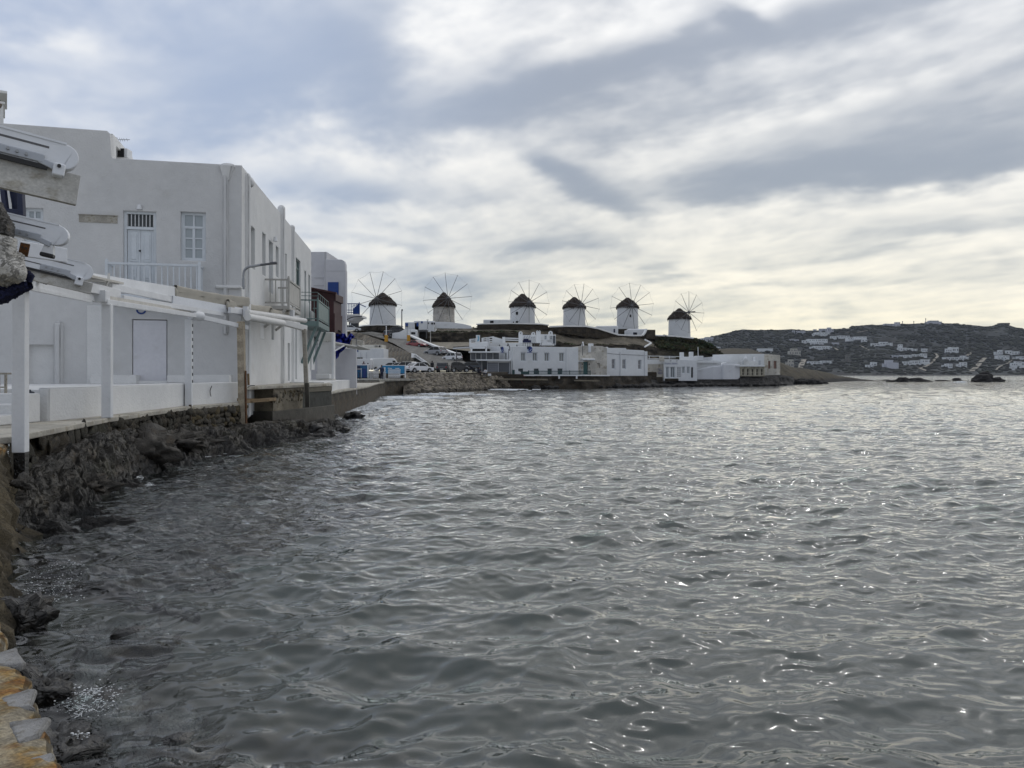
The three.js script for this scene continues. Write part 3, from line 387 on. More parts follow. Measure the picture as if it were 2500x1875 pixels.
// ---------- big white house ----------
function windowUnit(parent, A, s0, y0, s1, y1, o = {}) {
  const { m = M.joinery, pane = M.pane, back = 0.16, cols = 2, rows = 3, transom = 0, fw = 0.06, name = 'window', bar = 0.03, door = false } = o;
  const bars = [], panes = [], w = s1 - s0, h = y1 - y0, B = (x0, yy0, x1, yy1, d, z) => box(x1 - x0, yy1 - yy0, d, (x0 + x1) / 2, (yy0 + yy1) / 2, z);
  bars.push(B(s0, y0, s0 + fw, y1, 0.07, -back), B(s1 - fw, y0, s1, y1, 0.07, -back), B(s0 + fw, y1 - fw, s1 - fw, y1, 0.07, -back), B(s0 + fw, y0, s1 - fw, y0 + fw, 0.07, -back));
  const ix0 = s0 + fw, ix1 = s1 - fw, iy0 = y0 + fw; let iy1 = y1 - fw; const cw = (ix1 - ix0) / cols;
  if (transom) { const yt = y0 + h * (1 - transom); bars.push(B(ix0, yt - 0.035, ix1, yt + 0.035, 0.08, -back)); for (let c = 0; c < cols; c++) panes.push(B(ix0 + c * cw + bar, yt + 0.035, ix0 + (c + 1) * cw - bar, iy1, 0.012, -back - 0.01)); for (let c = 0; c <= cols; c++) bars.push(B(Math.max(ix0, ix0 + c * cw - bar), yt + 0.035, Math.min(ix1, ix0 + c * cw + bar), iy1, 0.05, -back)); iy1 = yt - 0.035; }
  const rh = (iy1 - iy0) / rows;
  for (let c = 0; c <= cols; c++) bars.push(B(Math.max(ix0, ix0 + c * cw - bar * 1.6), iy0, Math.min(ix1, ix0 + c * cw + bar * 1.6), iy1, 0.055, -back));
  for (let r = 0; r <= rows; r++) bars.push(B(ix0, Math.max(iy0, iy0 + r * rh - bar * 0.8), ix1, Math.min(iy1, iy0 + r * rh + bar * 0.8), 0.045, -back));
  for (let c = 0; c < cols; c++) for (let r = 0; r < rows; r++) panes.push(B(ix0 + c * cw + bar, iy0 + r * rh + bar * 0.5, ix0 + (c + 1) * cw - bar, iy0 + (r + 1) * rh - bar * 0.5, 0.012, -back - 0.012));
  const f = mesh(name, putAll(bars, A.m), m, parent); for (const g of panes) mesh('pane', g.applyMatrix4(A.m), pane, f); return f;
}
function balcony(t, A, s0, s1, yF, yR, out, m, o = {}) {
  const { panel = false, step = 0.17, braces = [], slabM = m, slab = 0.16 } = o, z = out, G = (name, g) => mesh(name, putAll([].concat(g), A.m), m, t);
  mesh('floor_slab', putAll([rbox(s1 - s0, slab, out, 0.02, (s0 + s1) / 2, yF - slab / 2, out / 2)], A.m), slabM, t);
  for (const s of [s0 + 0.05, s1 - 0.05]) { G('post', [rbox(0.1, yR - yF + 0.06, 0.1, 0.015, s, (yF + yR) / 2 + 0.03, z - 0.05), box(0.07, 0.05, 0.07, s, yR + 0.085, z - 0.05)]);
    G('rail', [box(0.06, 0.07, z - 0.1, s, yR - 0.035, z / 2 - 0.05)]); G('rail', [box(0.05, 0.06, z - 0.1, s, yF + 0.13, z / 2 - 0.05)]);
    for (let q = step; q < z - 0.12; q += step) G('baluster', box(0.035, yR - yF - 0.2, 0.035, s, (yF + yR) / 2 + 0.04, q)); }
  G('rail', [rbox(s1 - s0 - 0.2, 0.08, 0.09, 0.01, (s0 + s1) / 2, yR - 0.04, z - 0.05)]); G('rail', box(s1 - s0 - 0.2, 0.06, 0.05, (s0 + s1) / 2, yF + 0.13, z - 0.05));
  if (panel) G('panel', [box(s1 - s0 - 0.2, yR - yF - 0.30, 0.03, (s0 + s1) / 2, (yF + yR) / 2 + 0.04, z - 0.05)]);
  else for (let s = s0 + 0.1 + step; s < s1 - 0.12; s += step) G('baluster', box(0.04, yR - yF - 0.22, 0.04, s, (yF + yR) / 2 + 0.04, z - 0.05));
  for (const s of braces) G('brace', [bar(V(s, yF - slab - 0.75, 0.02), V(s, yF - slab - 0.02, out - 0.15), 0.09, 0.1)]);
}
const FW = wallAxes(V(-9.84, 0, -28), V(0.976, 0, -0.2177)), RW = wallAxes(V(-9.84, 0, -28), V(-0.1293, 0, -0.9916));
const rectOn = (A, px0, py0, px1, py1, pad = 0) => { const s0 = A.s(px0), s1 = A.s(px1), sm = (s0 + s1) / 2; return [s0 - pad, A.y(py1, sm) - pad, s1 + pad, A.y(py0, sm) + pad]; };
{
  const t = thing('white_house', 'large two storey white house with flat stepped roof above the terrace', 'house');
  const st = FW.s(270);
  const door = rectOn(FW, 301, 516, 381, 690), win = rectOn(FW, 441, 518, 502, 636), winL = rectOn(FW, 58, 508, 105, 592), slot = rectOn(FW, 193, 526, 287, 544), boarded = rectOn(FW, 323, 780, 408, 932), niche = rectOn(FW, 66, 842, 131, 955);
  const g = new THREE.Shape(); [[-14.5, 0.8], [0, 0.8], [0, 10.0], [st + 0.06, 10.0], [st + 0.02, 10.1], [st - 0.03, 10.86], [st - 0.12, 10.95], [-14.5, 11.05]].forEach((p, i) => i ? g.lineTo(...p) : g.moveTo(...p)); g.closePath();
  for (const h of [door, win, winL, boarded, niche]) { const q = new THREE.Path(); q.moveTo(h[0], h[1]); q.lineTo(h[0], h[3]); q.lineTo(h[2], h[3]); q.lineTo(h[2], h[1]); q.closePath(); g.holes.push(q); }
  const holesR = [], wr = (px0, px1, py0, py1) => { const r = rectOn(RW, px0, py0, px1, py1); holesR.push(r); return r; };
  const w1 = wr(612, 623, 555, 655), w2 = wr(640.5, 649, 570, 672), dr = wr(656.5, 667, 590, 715), w3 = wr(673.5, 681, 603, 676), w4 = wr(694, 700.5, 619, 682), w5 = wr(722.5, 734, 634, 700), w6 = wr(743.5, 748, 662, 735), w7 = wr(753, 757.5, 672, 740);
  const gd1 = wr(636, 645, 785, 828), gd2 = wr(663, 669, 785, 829), gd3 = wr(703, 708.5, 838, 930), gd4 = wr(721, 726, 800, 926), gd5 = wr(751, 757, 780, 880);
  const ext = (s, d) => new THREE.ExtrudeGeometry(s, { depth: d, bevelEnabled: true, bevelSize: 0.03, bevelThickness: 0.03, bevelSegments: 3, bevelOffset: -0.03 }).translate(0, 0, -d - 0.03);
  const gr = new THREE.Shape(); [[0.02, 0.8], [19.55, 0.8], [19.55, 9.9], [19.35, 10.0], [0.02, 10.0]].forEach((p, i) => i ? gr.lineTo(...p) : gr.moveTo(...p)); gr.closePath();
  for (const h of holesR) { const q = new THREE.Path(); q.moveTo(h[0], h[1]); q.lineTo(h[0], h[3]); q.lineTo(h[2], h[3]); q.lineTo(h[2], h[1]); q.closePath(); gr.holes.push(q); }
  mesh('wall', [ext(g, 0.4).applyMatrix4(FW.m)], mat('shaded_grey_plaster', [0.62, 0.62, 0.62], 0.92, { tex: 'plaster', r: 5.3, bumpTex: 'plasterB', br: 2.6, bump: 0.03 }), t); mesh('wall', [ext(gr, 0.4).applyMatrix4(RW.m)], M.white, t);  // greyer front paint, with the shade of this side put into its colour
  mesh('wall', [box(0.3, 9.2, 14, -12.35 - 0.2, 5.4, -47.4 + 0.3, Math.PI / 2 + 0.1304).translate(-7, 0, 0.9)], M.white, t);
  const rf = new THREE.Shape([[-9.9, 28.2], [-12.4, 47.2], [-26, 45], [-25, 25]].map(p => new THREE.Vector2(...p))); mesh('roof', new THREE.ExtrudeGeometry(rf, { depth: 0.2, bevelEnabled: false }).rotateX(-Math.PI / 2).translate(0, 9.35, 0), M.white, t);
  // plastered-in downpipes
  const rib = (A, s, y0, y1, r) => A === FW ? mesh('downpipe_rib', [cyl(r, r, y1 - y0, s, (y0 + y1) / 2, 0.0, 18), new THREE.SphereGeometry(r, 18, 10).translate(s, y1, 0), new THREE.SphereGeometry(r, 18, 10).translate(s, y0, 0)].map(q => q.applyMatrix4(A.m)), mats.shaded_grey_plaster, t) : mesh('downpipe_rib', [cyl(r, r, y1 - y0, s, (y0 + y1) / 2, 0.0, 18), new THREE.SphereGeometry(r, 18, 10).translate(s, y1, 0), new THREE.SphereGeometry(r * 1.0, 18, 10).translate(s, y0, 0)].map(q => q.scale(1, 1, 1).applyMatrix4(A.m)), M.white, t);
  rib(RW, RW.s(601), 0.9, RW.y(430, 0.6), 0.17); rib(RW, RW.s(687), 0.9, RW.y(510, RW.s(687)) , 0.18); rib(RW, RW.s(713), 0.9, RW.y(556, RW.s(713)), 0.15);
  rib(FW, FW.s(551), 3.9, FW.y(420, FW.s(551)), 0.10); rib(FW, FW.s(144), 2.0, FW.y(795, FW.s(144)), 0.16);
  mesh('rain_spout', [new THREE.CylinderGeometry(0.28, 0.11, 0.5, 20).scale(1, 1, 0.6).translate(FW.s(553), 9.68, 0.0), new THREE.SphereGeometry(0.26, 20, 12).scale(1.1, 0.5, 0.6).translate(FW.s(556), 9.93, -0.05)].map(q => q.applyMatrix4(FW.m)), M.white, t);
  mesh('rain_spout', [new THREE.SphereGeometry(0.22, 16, 10).translate(RW.s(603), 9.6, 0.05)].map(q => q.applyMatrix4(RW.m)), M.white, t);
  mesh('ledge', putAll([rbox(0.9, 0.12, 0.16, 0.05, -0.45, FW.y(702, 0), 0.04)], FW.m), M.white, t);
  mesh('pilaster', putAll([rbox(0.55, 2.9, 0.1, 0.04, FW.s(233), 3.35, 0.0)], FW.m), M.white, t);
  mesh('plinth_ledge', putAll([rbox(1.5, 0.34, 0.5, 0.05, FW.s(312) - 0.35, 2.2, 0.2), rbox(2.1, 0.30, 0.5, 0.05, FW.s(490), 2.22, 0.2), rbox(2.0, 0.12, 0.36, 0.03, FW.s(365), 2.1, 0.16)], FW.m), M.white, t);
  // upper front door
  { const [s0, y0, s1, y1] = door, yt = FW.y(553, s0), f = mesh('front_door', putAll([box(0.09, y1 - y0, 0.09, s0 + 0.045, (y0 + y1) / 2, -0.14), box(0.09, y1 - y0, 0.09, s1 - 0.045, (y0 + y1) / 2, -0.14), box(s1 - s0 - 0.18, 0.08, 0.09, (s0 + s1) / 2, y1 - 0.04, -0.14), box(s1 - s0 - 0.18, 0.1, 0.1, (s0 + s1) / 2, yt - 0.02, -0.14)], FW.m), M.joinery, t);
    mesh('pane', putAll([box(s1 - s0 - 0.18, y1 - yt - 0.1, 0.02, (s0 + s1) / 2, (y1 + yt) / 2, -0.2)], FW.m), M.pane, f);
    for (let i = 0; i <= 7; i++) mesh('transom_bar', putAll([box(0.028, y1 - yt - 0.1, 0.03, s0 + 0.11 + (s1 - s0 - 0.22) * i / 7, (y1 + yt) / 2, -0.15)], FW.m), M.paint, f);
    const lw = (s1 - s0 - 0.2) / 2; for (let k = 0; k < 2; k++) { const c = s0 + 0.1 + lw * (k + 0.5), hh = yt - 0.08 - y0, parts = [box(lw - 0.012, hh, 0.045, c, y0 + hh / 2, -0.17)]; for (const [a, b] of [[0.05, 0.36], [0.40, 0.96]]) { parts.push(prism([[-lw * 0.3, 0], [lw * 0.3, 0], [lw * 0.3, hh * (b - a)], [-lw * 0.3, hh * (b - a)]], 0.012, 0.012).translate(c, y0 + hh * a, -0.147)); parts.push(prism([[-lw * 0.2, 0.08], [lw * 0.2, 0.08], [lw * 0.2, hh * (b - a) - 0.08], [-lw * 0.2, hh * (b - a) - 0.08]], 0.012, 0.012).translate(c, y0 + hh * a, -0.128)); } mesh('door_leaf', putAll(parts, FW.m), M.joinery, f); }
    mesh('door_knob', putAll([new THREE.SphereGeometry(0.035, 12, 8).translate((s0 + s1) / 2 - 0.02, FW.y(610, s0), -0.1)], FW.m), M.black, f);
    mesh('wall_lamp', putAll([cyl(0.06, 0.09, 0.16, (s0 + s1) / 2, FW.y(505, s0), 0.07)], FW.m), M.paint, t); }
  const cm = mat('curtained_glass', [0.34, 0.38, 0.40], 0.12); windowUnit(t, FW, ...win, { transom: 0.3, rows: 3, pane: cm, fw: 0.09 }); windowUnit(t, FW, ...winL, { transom: 0.3, rows: 2, pane: cm, fw: 0.09 });
  { const [s0, y0, s1, y1] = boarded; mesh('boarded_doorway', putAll([box(s1 - s0 - 0.05, y1 - y0 - 0.04, 0.03, (s0 + s1) / 2, (y0 + y1) / 2 - 0.01, -0.035)], FW.m), mat('white_board', [0.66, 0.66, 0.70], 0.6, { tex: 'plaster', r: 2 }), t); mesh('doorway_back', putAll([box(s1 - s0, y1 - y0, 0.02, (s0 + s1) / 2, (y0 + y1) / 2, -0.25)], FW.m), M.dark, t); }
  { const [s0, y0, s1, y1] = niche; mesh('plastered_doorway', putAll([box(s1 - s0, y1 - y0, 0.03, (s0 + s1) / 2, (y0 + y1) / 2, -0.2)], FW.m), M.white, t); }
  { const [s0, y0, s1, y1] = slot; mesh('stone_slot', putAll([box(s1 - s0, y1 - y0, 0.02, (s0 + s1) / 2, (y0 + y1) / 2, 0.004), box(s1 - s0 + 0.04, 0.025, 0.05, (s0 + s1) / 2, y1 + 0.01, 0.01)], FW.m), mat('bare_marble', [0.50, 0.49, 0.46], 0.85, { tex: 'concrete', r: 0.7 }), t); }
  // windows of the seaward side
  const blindM = mat('pale_shutter', [0.56, 0.57, 0.56], 0.6);
  for (const h of [w1, w2, w3, w4]) windowUnit(t, RW, ...h, { pane: cm, back: 0.2, transom: 0.3, rows: 2, m: blindM });
  windowUnit(t, RW, ...dr, { pane: cm, back: 0.22, transom: 0.25, rows: 3, name: 'balcony_door' });
  windowUnit(t, RW, ...w5, { pane: M.tealDark, m: mat('dark_teal_joinery', [0.03, 0.085, 0.09], 0.4), back: 0.14, transom: 0.3, rows: 1 });
  for (const h of [w6, w7]) windowUnit(t, RW, ...h, { pane: mat('teal_grey_glass', [0.12, 0.18, 0.18], 0.1), m: M.teal, back: 0.2, rows: 3 });
  for (const h of [gd1, gd2, gd3, gd4, gd5]) mesh('shutter', putAll([box(h[2] - h[0], h[3] - h[1], 0.05, (h[0] + h[2]) / 2, (h[1] + h[3]) / 2, h === gd1 ? -0.03 : -0.2)], RW.m), h === gd1 ? M.paint : mat('grey_shutter', [0.36, 0.37, 0.37], 0.6), t);
  mesh('wall_lamp', putAll([cyl(0.07, 0.1, 0.2, RW.s(663.5), RW.y(583, RW.s(663)), 0.15)], RW.m), M.paint, t);
  // roof block behind the step
  { const A = wallAxes(FW.at(st - 0.03, 0, -0.45), V(-FW.n.x, 0, -FW.n.z)); mesh('roof_block', [wallWithHoles([[-0.1, 9.4], [3.4, 9.4], [3.4, 10.5], [2.6, 10.85], [0.6, 10.95], [-0.1, 10.95]], [[0.35, 9.75, 1.05, 10.65], [2.35, 9.7, 3.0, 10.2]], 0.35).applyMatrix4(A.m)], M.white, t); mesh('roof_niche', putAll([box(3.4, 1.0, 0.1, 1.7, 10, -0.4)], A.m), mats.aged_whitewash, t); }
  mesh('sign_panel', putAll([rbox(RW.s(763) - RW.s(758) + 0.5, 3.6, 0.1, 0.02, RW.s(761) , RW.y(832, RW.s(761)), 0.05)], RW.m), M.white, t);
}
{ const t = thing('air_conditioner', 'black fronted air conditioning unit on the roof of the large white house', 'air conditioner'); const D = 28.6, c = P(302, 377, D); mesh('casing', [rbox(0.42, 0.36, 0.4, 0.03, c.x + 0.02, c.y, c.z)], M.paint, t); mesh('grille', [box(0.24, 0.32, 0.02, c.x, c.y, c.z + 0.215), ...[0, 1, 2, 3].map(k => box(0.24, 0.008, 0.02, c.x, c.y - 0.12 + k * 0.08, c.z + 0.23))], M.black, t); }
{ const t = thing('roof_aerial', 'small television aerial on the roof of the large white house', 'aerial'), D = 28.2, a = P(285, 350, D), b = P(317, 341, D); mesh('mast', [rod(P(286, 372, D), P(286, 336, D), 0.012)], M.steel, t); mesh('boom', [rod(P(283, 341, D), b, 0.012), ...[0.1, 0.3, 0.45, 0.6, 0.8].map(u => { const c = P(283, 341, D).lerp(b, u); return rod(c.clone().add(V(0, -0.07 * (1 - u * 0.6), -0.05)), c.clone().add(V(0, 0.07 * (1 - u * 0.6), 0.05)), 0.007); }), box(0.05, 0.09, 0.05, a.x, a.y + 0.12, a.z)], M.steel, t); }
{ const t = thing('front_balcony', 'grey white wooden balcony under the panelled door of the large house', 'balcony'); balcony(t, FW, FW.s(256) + 0.2, FW.s(517) - 0.25, 5.15, 6.24, 0.75, M.joinery, { step: 0.19 }); }
{ const t = thing('side_balcony', 'pale wooden balcony with solid front panel on the seaward wall', 'balcony'); balcony(t, RW, RW.s(645) + 0.1, RW.s(645) + 3.4, 5.28, 6.42, 1.02, mat('pale_grey_wood', [0.50, 0.51, 0.51], 0.6, { tex: 'wood', r: 1.2 }), { panel: true, step: 0.22, braces: [4.3, 6.9] }); }
{ const t = thing('teal_balcony', 'teal wooden balcony on long struts over the quay', 'balcony'), a = RW.s(733), b = a + 5.6; balcony(t, RW, a, b, 5.35, 6.55, 1.0, M.teal, { panel: true, step: 0.25, slab: 0.3 });
  for (const s of [a + 0.3, a + 2.6, a + 5.0]) mesh('strut', [bar(V(s, 3.0, 0.03), V(s, 5.0, 0.8), 0.13, 0.14)].map(g => g.applyMatrix4(RW.m)), M.teal, t);
  mesh('rail', putAll([...[0, 1, 2, 3, 4, 5].map(k => box(0.03, 0.35, 0.03, a + 0.2 + k * 1.04, 6.75, 0.95)), box(5.3, 0.03, 0.03, a + 2.8, 6.92, 0.95), box(0.03, 0.03, 0.9, a + 0.05, 6.95, 0.5), box(0.03, 0.03, 0.9, a + 0.05, 6.75, 0.5)], RW.m), M.teal, t); }
{ const t = thing('wall_sign', 'blue circular emblem painted on a wall sign above the boarded doorway', 'sign'), s = FW.s(345), y = FW.y(757, s); mesh('emblem', putAll([new THREE.TorusGeometry(0.125, 0.028, 8, 28).scale(1.1, 1, 0.5).translate(s, y, 0.02), box(0.16, 0.05, 0.02, s + 0.19, y + 0.04, 0.02, 0, 0, 0.4)], FW.m), M.blue, t); mesh('lettering', putAll([box(0.14, 0.018, 0.012, s + 0.36, y + 0.035, 0.012, 0, 0, 0.15), box(0.06, 0.03, 0.012, s + 0.29, y + 0.02, 0.012, 0, 0, 0.6)], FW.m), M.pole, t); }
{ // street lamp on the corner
  const t = thing('street_lamp', 'curved grey street lamp arm on the corner of the large white house', 'street lamp'), D = 27.2; mesh('arm', [tube([P(595, 706, D), P(594.5, 672, D), P(597, 660, D), P(606, 652, D), P(618, 650, D), P(640, 646, D)], 0.045, 8, 40)], M.steel, t); mesh('lamp_head', [bar(P(636, 647, D), P(662, 643.5, D), 0.1, 0.07, 0.02), bar(P(660, 643, D), P(676, 642, D), 0.14, 0.09, 0.03)], M.pole, t); mesh('bracket', [box(0.1, 0.3, 0.1, X(595, D), Y(690, D), -D)], M.steel, t); }
{ // bell tower behind
  const D0 = 62, t = thing('bell_tower', 'white bell tower rising behind the roof at the far left', 'bell tower', null, [X(8.6, D0), 0, -D0], 0.583), D = 0, x = -2, yy = p => Y(p, D0);
  mesh('shaft', [box(4, yy(252) + 1, 4, x, yy(252) / 2 - 0.5, -D - 2), rbox(3.6, yy(227) - yy(252), 3.6, 0.05, x - 0.1, (yy(227) + yy(252)) / 2, -D - 2)], M.white, t); mesh('cornice', [rbox(4.5, 0.22, 4.5, 0.04, x, yy(226.5), -D - 2), rbox(4.2, 0.2, 4.2, 0.04, x, yy(252), -D - 2)], M.white, t); mesh('spire', [new THREE.CylinderGeometry(0.8, 2.4, 1.2, 4, 1).rotateY(Math.PI / 4).translate(x, yy(218), -D - 2)], mat('slate_blue', [0.10, 0.12, 0.16], 0.7), t); mesh('medallion', [new THREE.TorusGeometry(0.42, 0.09, 8, 24).translate(x + 1.4, yy(256), -D), cyl(0.4, 0.4, 0.1, 0, 0, 0, 24).rotateX(Math.PI / 2).translate(x + 1.4, yy(256), -D)], mat('weathered_stone', [0.42, 0.40, 0.38], 0.9, { tex: 'rock', r: 1 }), t); mesh('belfry_opening', [box(0.3, 1.0, 0.1, x + 1.25, yy(236), -D + 0.02)], M.dark, t); }
// ---------- pergolas, awning rails, things on the terrace ----------
{
  const t = thing('white_pergola', 'white painted pergola of square posts along the terrace edge', 'pergola');
  const post = (x, D, y0, y1, w, name = 'post', m = M.paint) => mesh(name, [rbox(w, y1 - y0, w, 0.015, x, (y0 + y1) / 2, -D, 0.2)], m, t);
  post(X(50, 12.25), 12.25, 1.15, 3.86, 0.19); post(X(52, 12.25), 12.25, 0.3, 1.15, 0.17, 'post_foot', M.rockWet);
  post(X(262, 17.6), 17.6, 1.4, 4.0, 0.2); post(X(461, 24.1), 24.1, 1.36, 4.1, 0.2); mesh('post_foot', [rbox(0.07, 1.0, 0.07, 0.01, X(466, 23.9), 0.95, -23.85)], mat('rusted_steel', [0.16, 0.12, 0.09], 0.85, { tex: 'rock', r: 0.4 }), t);
  mesh('post_cap', [rbox(0.44, 0.27, 0.34, 0.02, X(238, 17.45), Y(724, 17.45), -17.45, 0.2)], M.paint, t);
  mesh('chain', [...Array(9).keys()].map(k => box(0.02, 0.09, 0.03, X(472, 24), Y(795 + k * 17, 24), -23.95)), M.black, t);
  const B = (name, a, b, w, h, m = M.paint) => mesh(name, [bar(a, b, w, h, Math.min(w, h) * 0.1)], m, t);
  B('beam', P(70, 690, 12.2), P(222, 727, 17.2), 0.14, 0.14); B('beam', P(72, 703, 12.0), P(222, 735, 17.0), 0.05, 0.07); B('beam', P(85, 672, 13), P(290, 718, 19.5), 0.1, 0.22);
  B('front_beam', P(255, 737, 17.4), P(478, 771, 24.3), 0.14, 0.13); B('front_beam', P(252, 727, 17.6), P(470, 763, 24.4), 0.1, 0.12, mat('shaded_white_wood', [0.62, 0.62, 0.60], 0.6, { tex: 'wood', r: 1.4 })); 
  mesh('end_cap', [rod(P(466, 768, 24.1), P(492, 773, 24.5), 0.15, 0.15, 20), rod(P(491, 773, 24.5), P(493, 773.4, 24.56), 0.1, 0.1, 16)], M.paint, t); mesh('hole', [rod(P(493, 773.4, 24.5), P(494.5, 773.6, 24.6), 0.055, 0.055, 12)], M.black, t);
  B('fascia_board', P(220, 682, 18.6), P(425, 712, 24.2), 0.05, 0.31, M.alu); B('fascia_board', P(421, 732, 24), P(607, 764, 28.2), 0.05, 0.27, M.alu);
  B('trim_board', P(270, 700, 19), P(428, 733, 24.5), 0.08, 0.17); B('trim_board', P(300, 727, 19.3), P(552, 768, 27), 0.07, 0.13); B('trim_board', P(480, 772, 24.5), P(604, 800, 27.4), 0.1, 0.15); B('trim_board', P(560, 757, 26.5), P(707, 776, 33), 0.1, 0.2);
  mesh('bracket', [bar(P(412, 708, 23.9), P(412, 728, 23.9), 0.12, 0.1), bar(P(541, 757, 26.7), P(541, 770, 26.7), 0.16, 0.1), bar(P(600, 748, 27.6), P(600, 774, 27.6), 0.17, 0.12), bar(P(713, 757, 33), P(713, 783, 33), 0.17, 0.2)], M.paint, t);
  mesh('rope', [tube([P(266, 668, 18.2), P(264, 685, 18.1), P(258, 702, 18)], 0.03, 6)], mat('pale_rope', [0.5, 0.49, 0.46], 0.9), t);
  const ras = []; for (let k = 0; k < 7; k++) ras.push(bar(P(72 + k * 5.5, 673 + k * 1.6, 12.6), P(80 + k * 5.5, 683 + k * 1.6, 12.4), 0.03, 0.03)); mesh('slat_vent', ras, M.black, t);
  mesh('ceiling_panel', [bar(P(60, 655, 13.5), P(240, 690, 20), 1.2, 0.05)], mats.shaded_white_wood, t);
}
{
  const t = thing('log_pergola', 'weathered timber pergola on two rust streaked posts standing in the sea', 'pergola');
  const wm = M.paintOld, rm = mat('rust_stained_wood', [0.60, 0.53, 0.43], 0.85, { tex: 'concrete', r: 0.45, bumpTex: 'rockB', br: 0.4, bump: 0.008 });
  mesh('post', [bar(P(592.5, 1042, 26.85), P(588, 785, 26.85), 0.235, 0.2, 0.02)], rm, t); mesh('rust_strip', [bar(P(601.5, 1034, 26.8), P(600, 905, 26.8), 0.028, 0.12, 0.01)], M.rust, t); mesh('batten', [bar(P(607, 940, 27), P(606, 912, 27), 0.06, 0.08)], mats.bare_timber, t);
  mesh('post', [bar(P(750, 992, 32.2), P(742.5, 803, 32.2), 0.165, 0.15, 0.02)], wm, t); mesh('post_foot', [bar(P(751, 994, 32.05), P(749.5, 935, 32.05), 0.16, 0.1)], M.concreteDark, t);
  const log = (a, b, r, r2) => mesh('log', [rod(a, b, r, r2, 14)], mat('whitewashed_log', [0.76, 0.75, 0.73], 0.8, { tex: 'plaster', r: 0.8, bumpTex: 'rockB', br: 0.5, bump: 0.01 }), t);
  log(P(604, 774, 26.8), P(690, 789, 30.6), 0.13, 0.14); log(P(604, 762, 27.3), P(745, 783, 33.5), 0.09, 0.1); mesh('beam', [bar(P(690, 787, 31), P(747, 802, 32.4), 0.18, 0.24, 0.03)], mats.whitewashed_log, t);
}
function canvasRoll(label, a, b, r0, r1, m) {
  const t = thing('rolled_canvas', label, 'rolled awning', 'rolled beige canvases on the pergola'), N = 40, rows = [], d = b.clone().sub(a).normalize(), side = V().crossVectors(d, V(0, 1, 0)).normalize();
  for (let i = 0; i <= N; i++) { const u = i / N, c = a.clone().lerp(b, u), row = []; for (let k = 0; k <= 16; k++) { const th = k / 16 * Math.PI * 2, r = lerp(r0, r1, u) * (1 + 0.1 * n2(u * 9, Math.cos(th) * 1.5 + 7) + 0.06 * n2(u * 30, Math.sin(th) * 2)); const qc = Math.cos(th), qs = Math.sin(th); row.push(c.clone().addScaledVector(side, Math.sign(qc) * Math.pow(Math.abs(qc), 0.45) * r * (0.35 + 0.12 * qs)).add(V(0, Math.sign(qs) * Math.pow(Math.abs(qs), 0.6) * r * 1.1 - 0.05 * Math.sin(u * 3.14) - (qs < 0 ? 0.04 * n2(u * 14, 3) : 0), 0))); } rows.push(row); }
  mesh('cloth', [loft(rows)], m, t); mesh('end_fold', [place(lump(77, 2, 0.2, 1), b.x, b.y - 0.02, b.z, r1 * 0.4, r1 * 0.85, r1 * 0.4), place(lump(78, 2, 0.2, 1), a.x, a.y, a.z, r0 * 0.4, r0 * 0.85, r0 * 0.4)], m, t);
}
{
  const cm = mat('beige_canvas', [0.46, 0.43, 0.37], 0.95, { side: 2, tex: 'plaster', r: 0.8 });
  canvasRoll('longest beige canvas roll, on the pergola below the grey white balcony', P(428, 712, 24.3), P(606, 737, 28.2), 0.19, 0.15, cm); canvasRoll('middle beige canvas roll, behind the end of the longest roll', P(556, 744, 26.8), P(660, 757, 31.2), 0.17, 0.14, cm); canvasRoll('shortest beige canvas roll, at the far end of the pergola', P(662, 761, 31), P(704, 767, 33.3), 0.13, 0.12, cm);
}
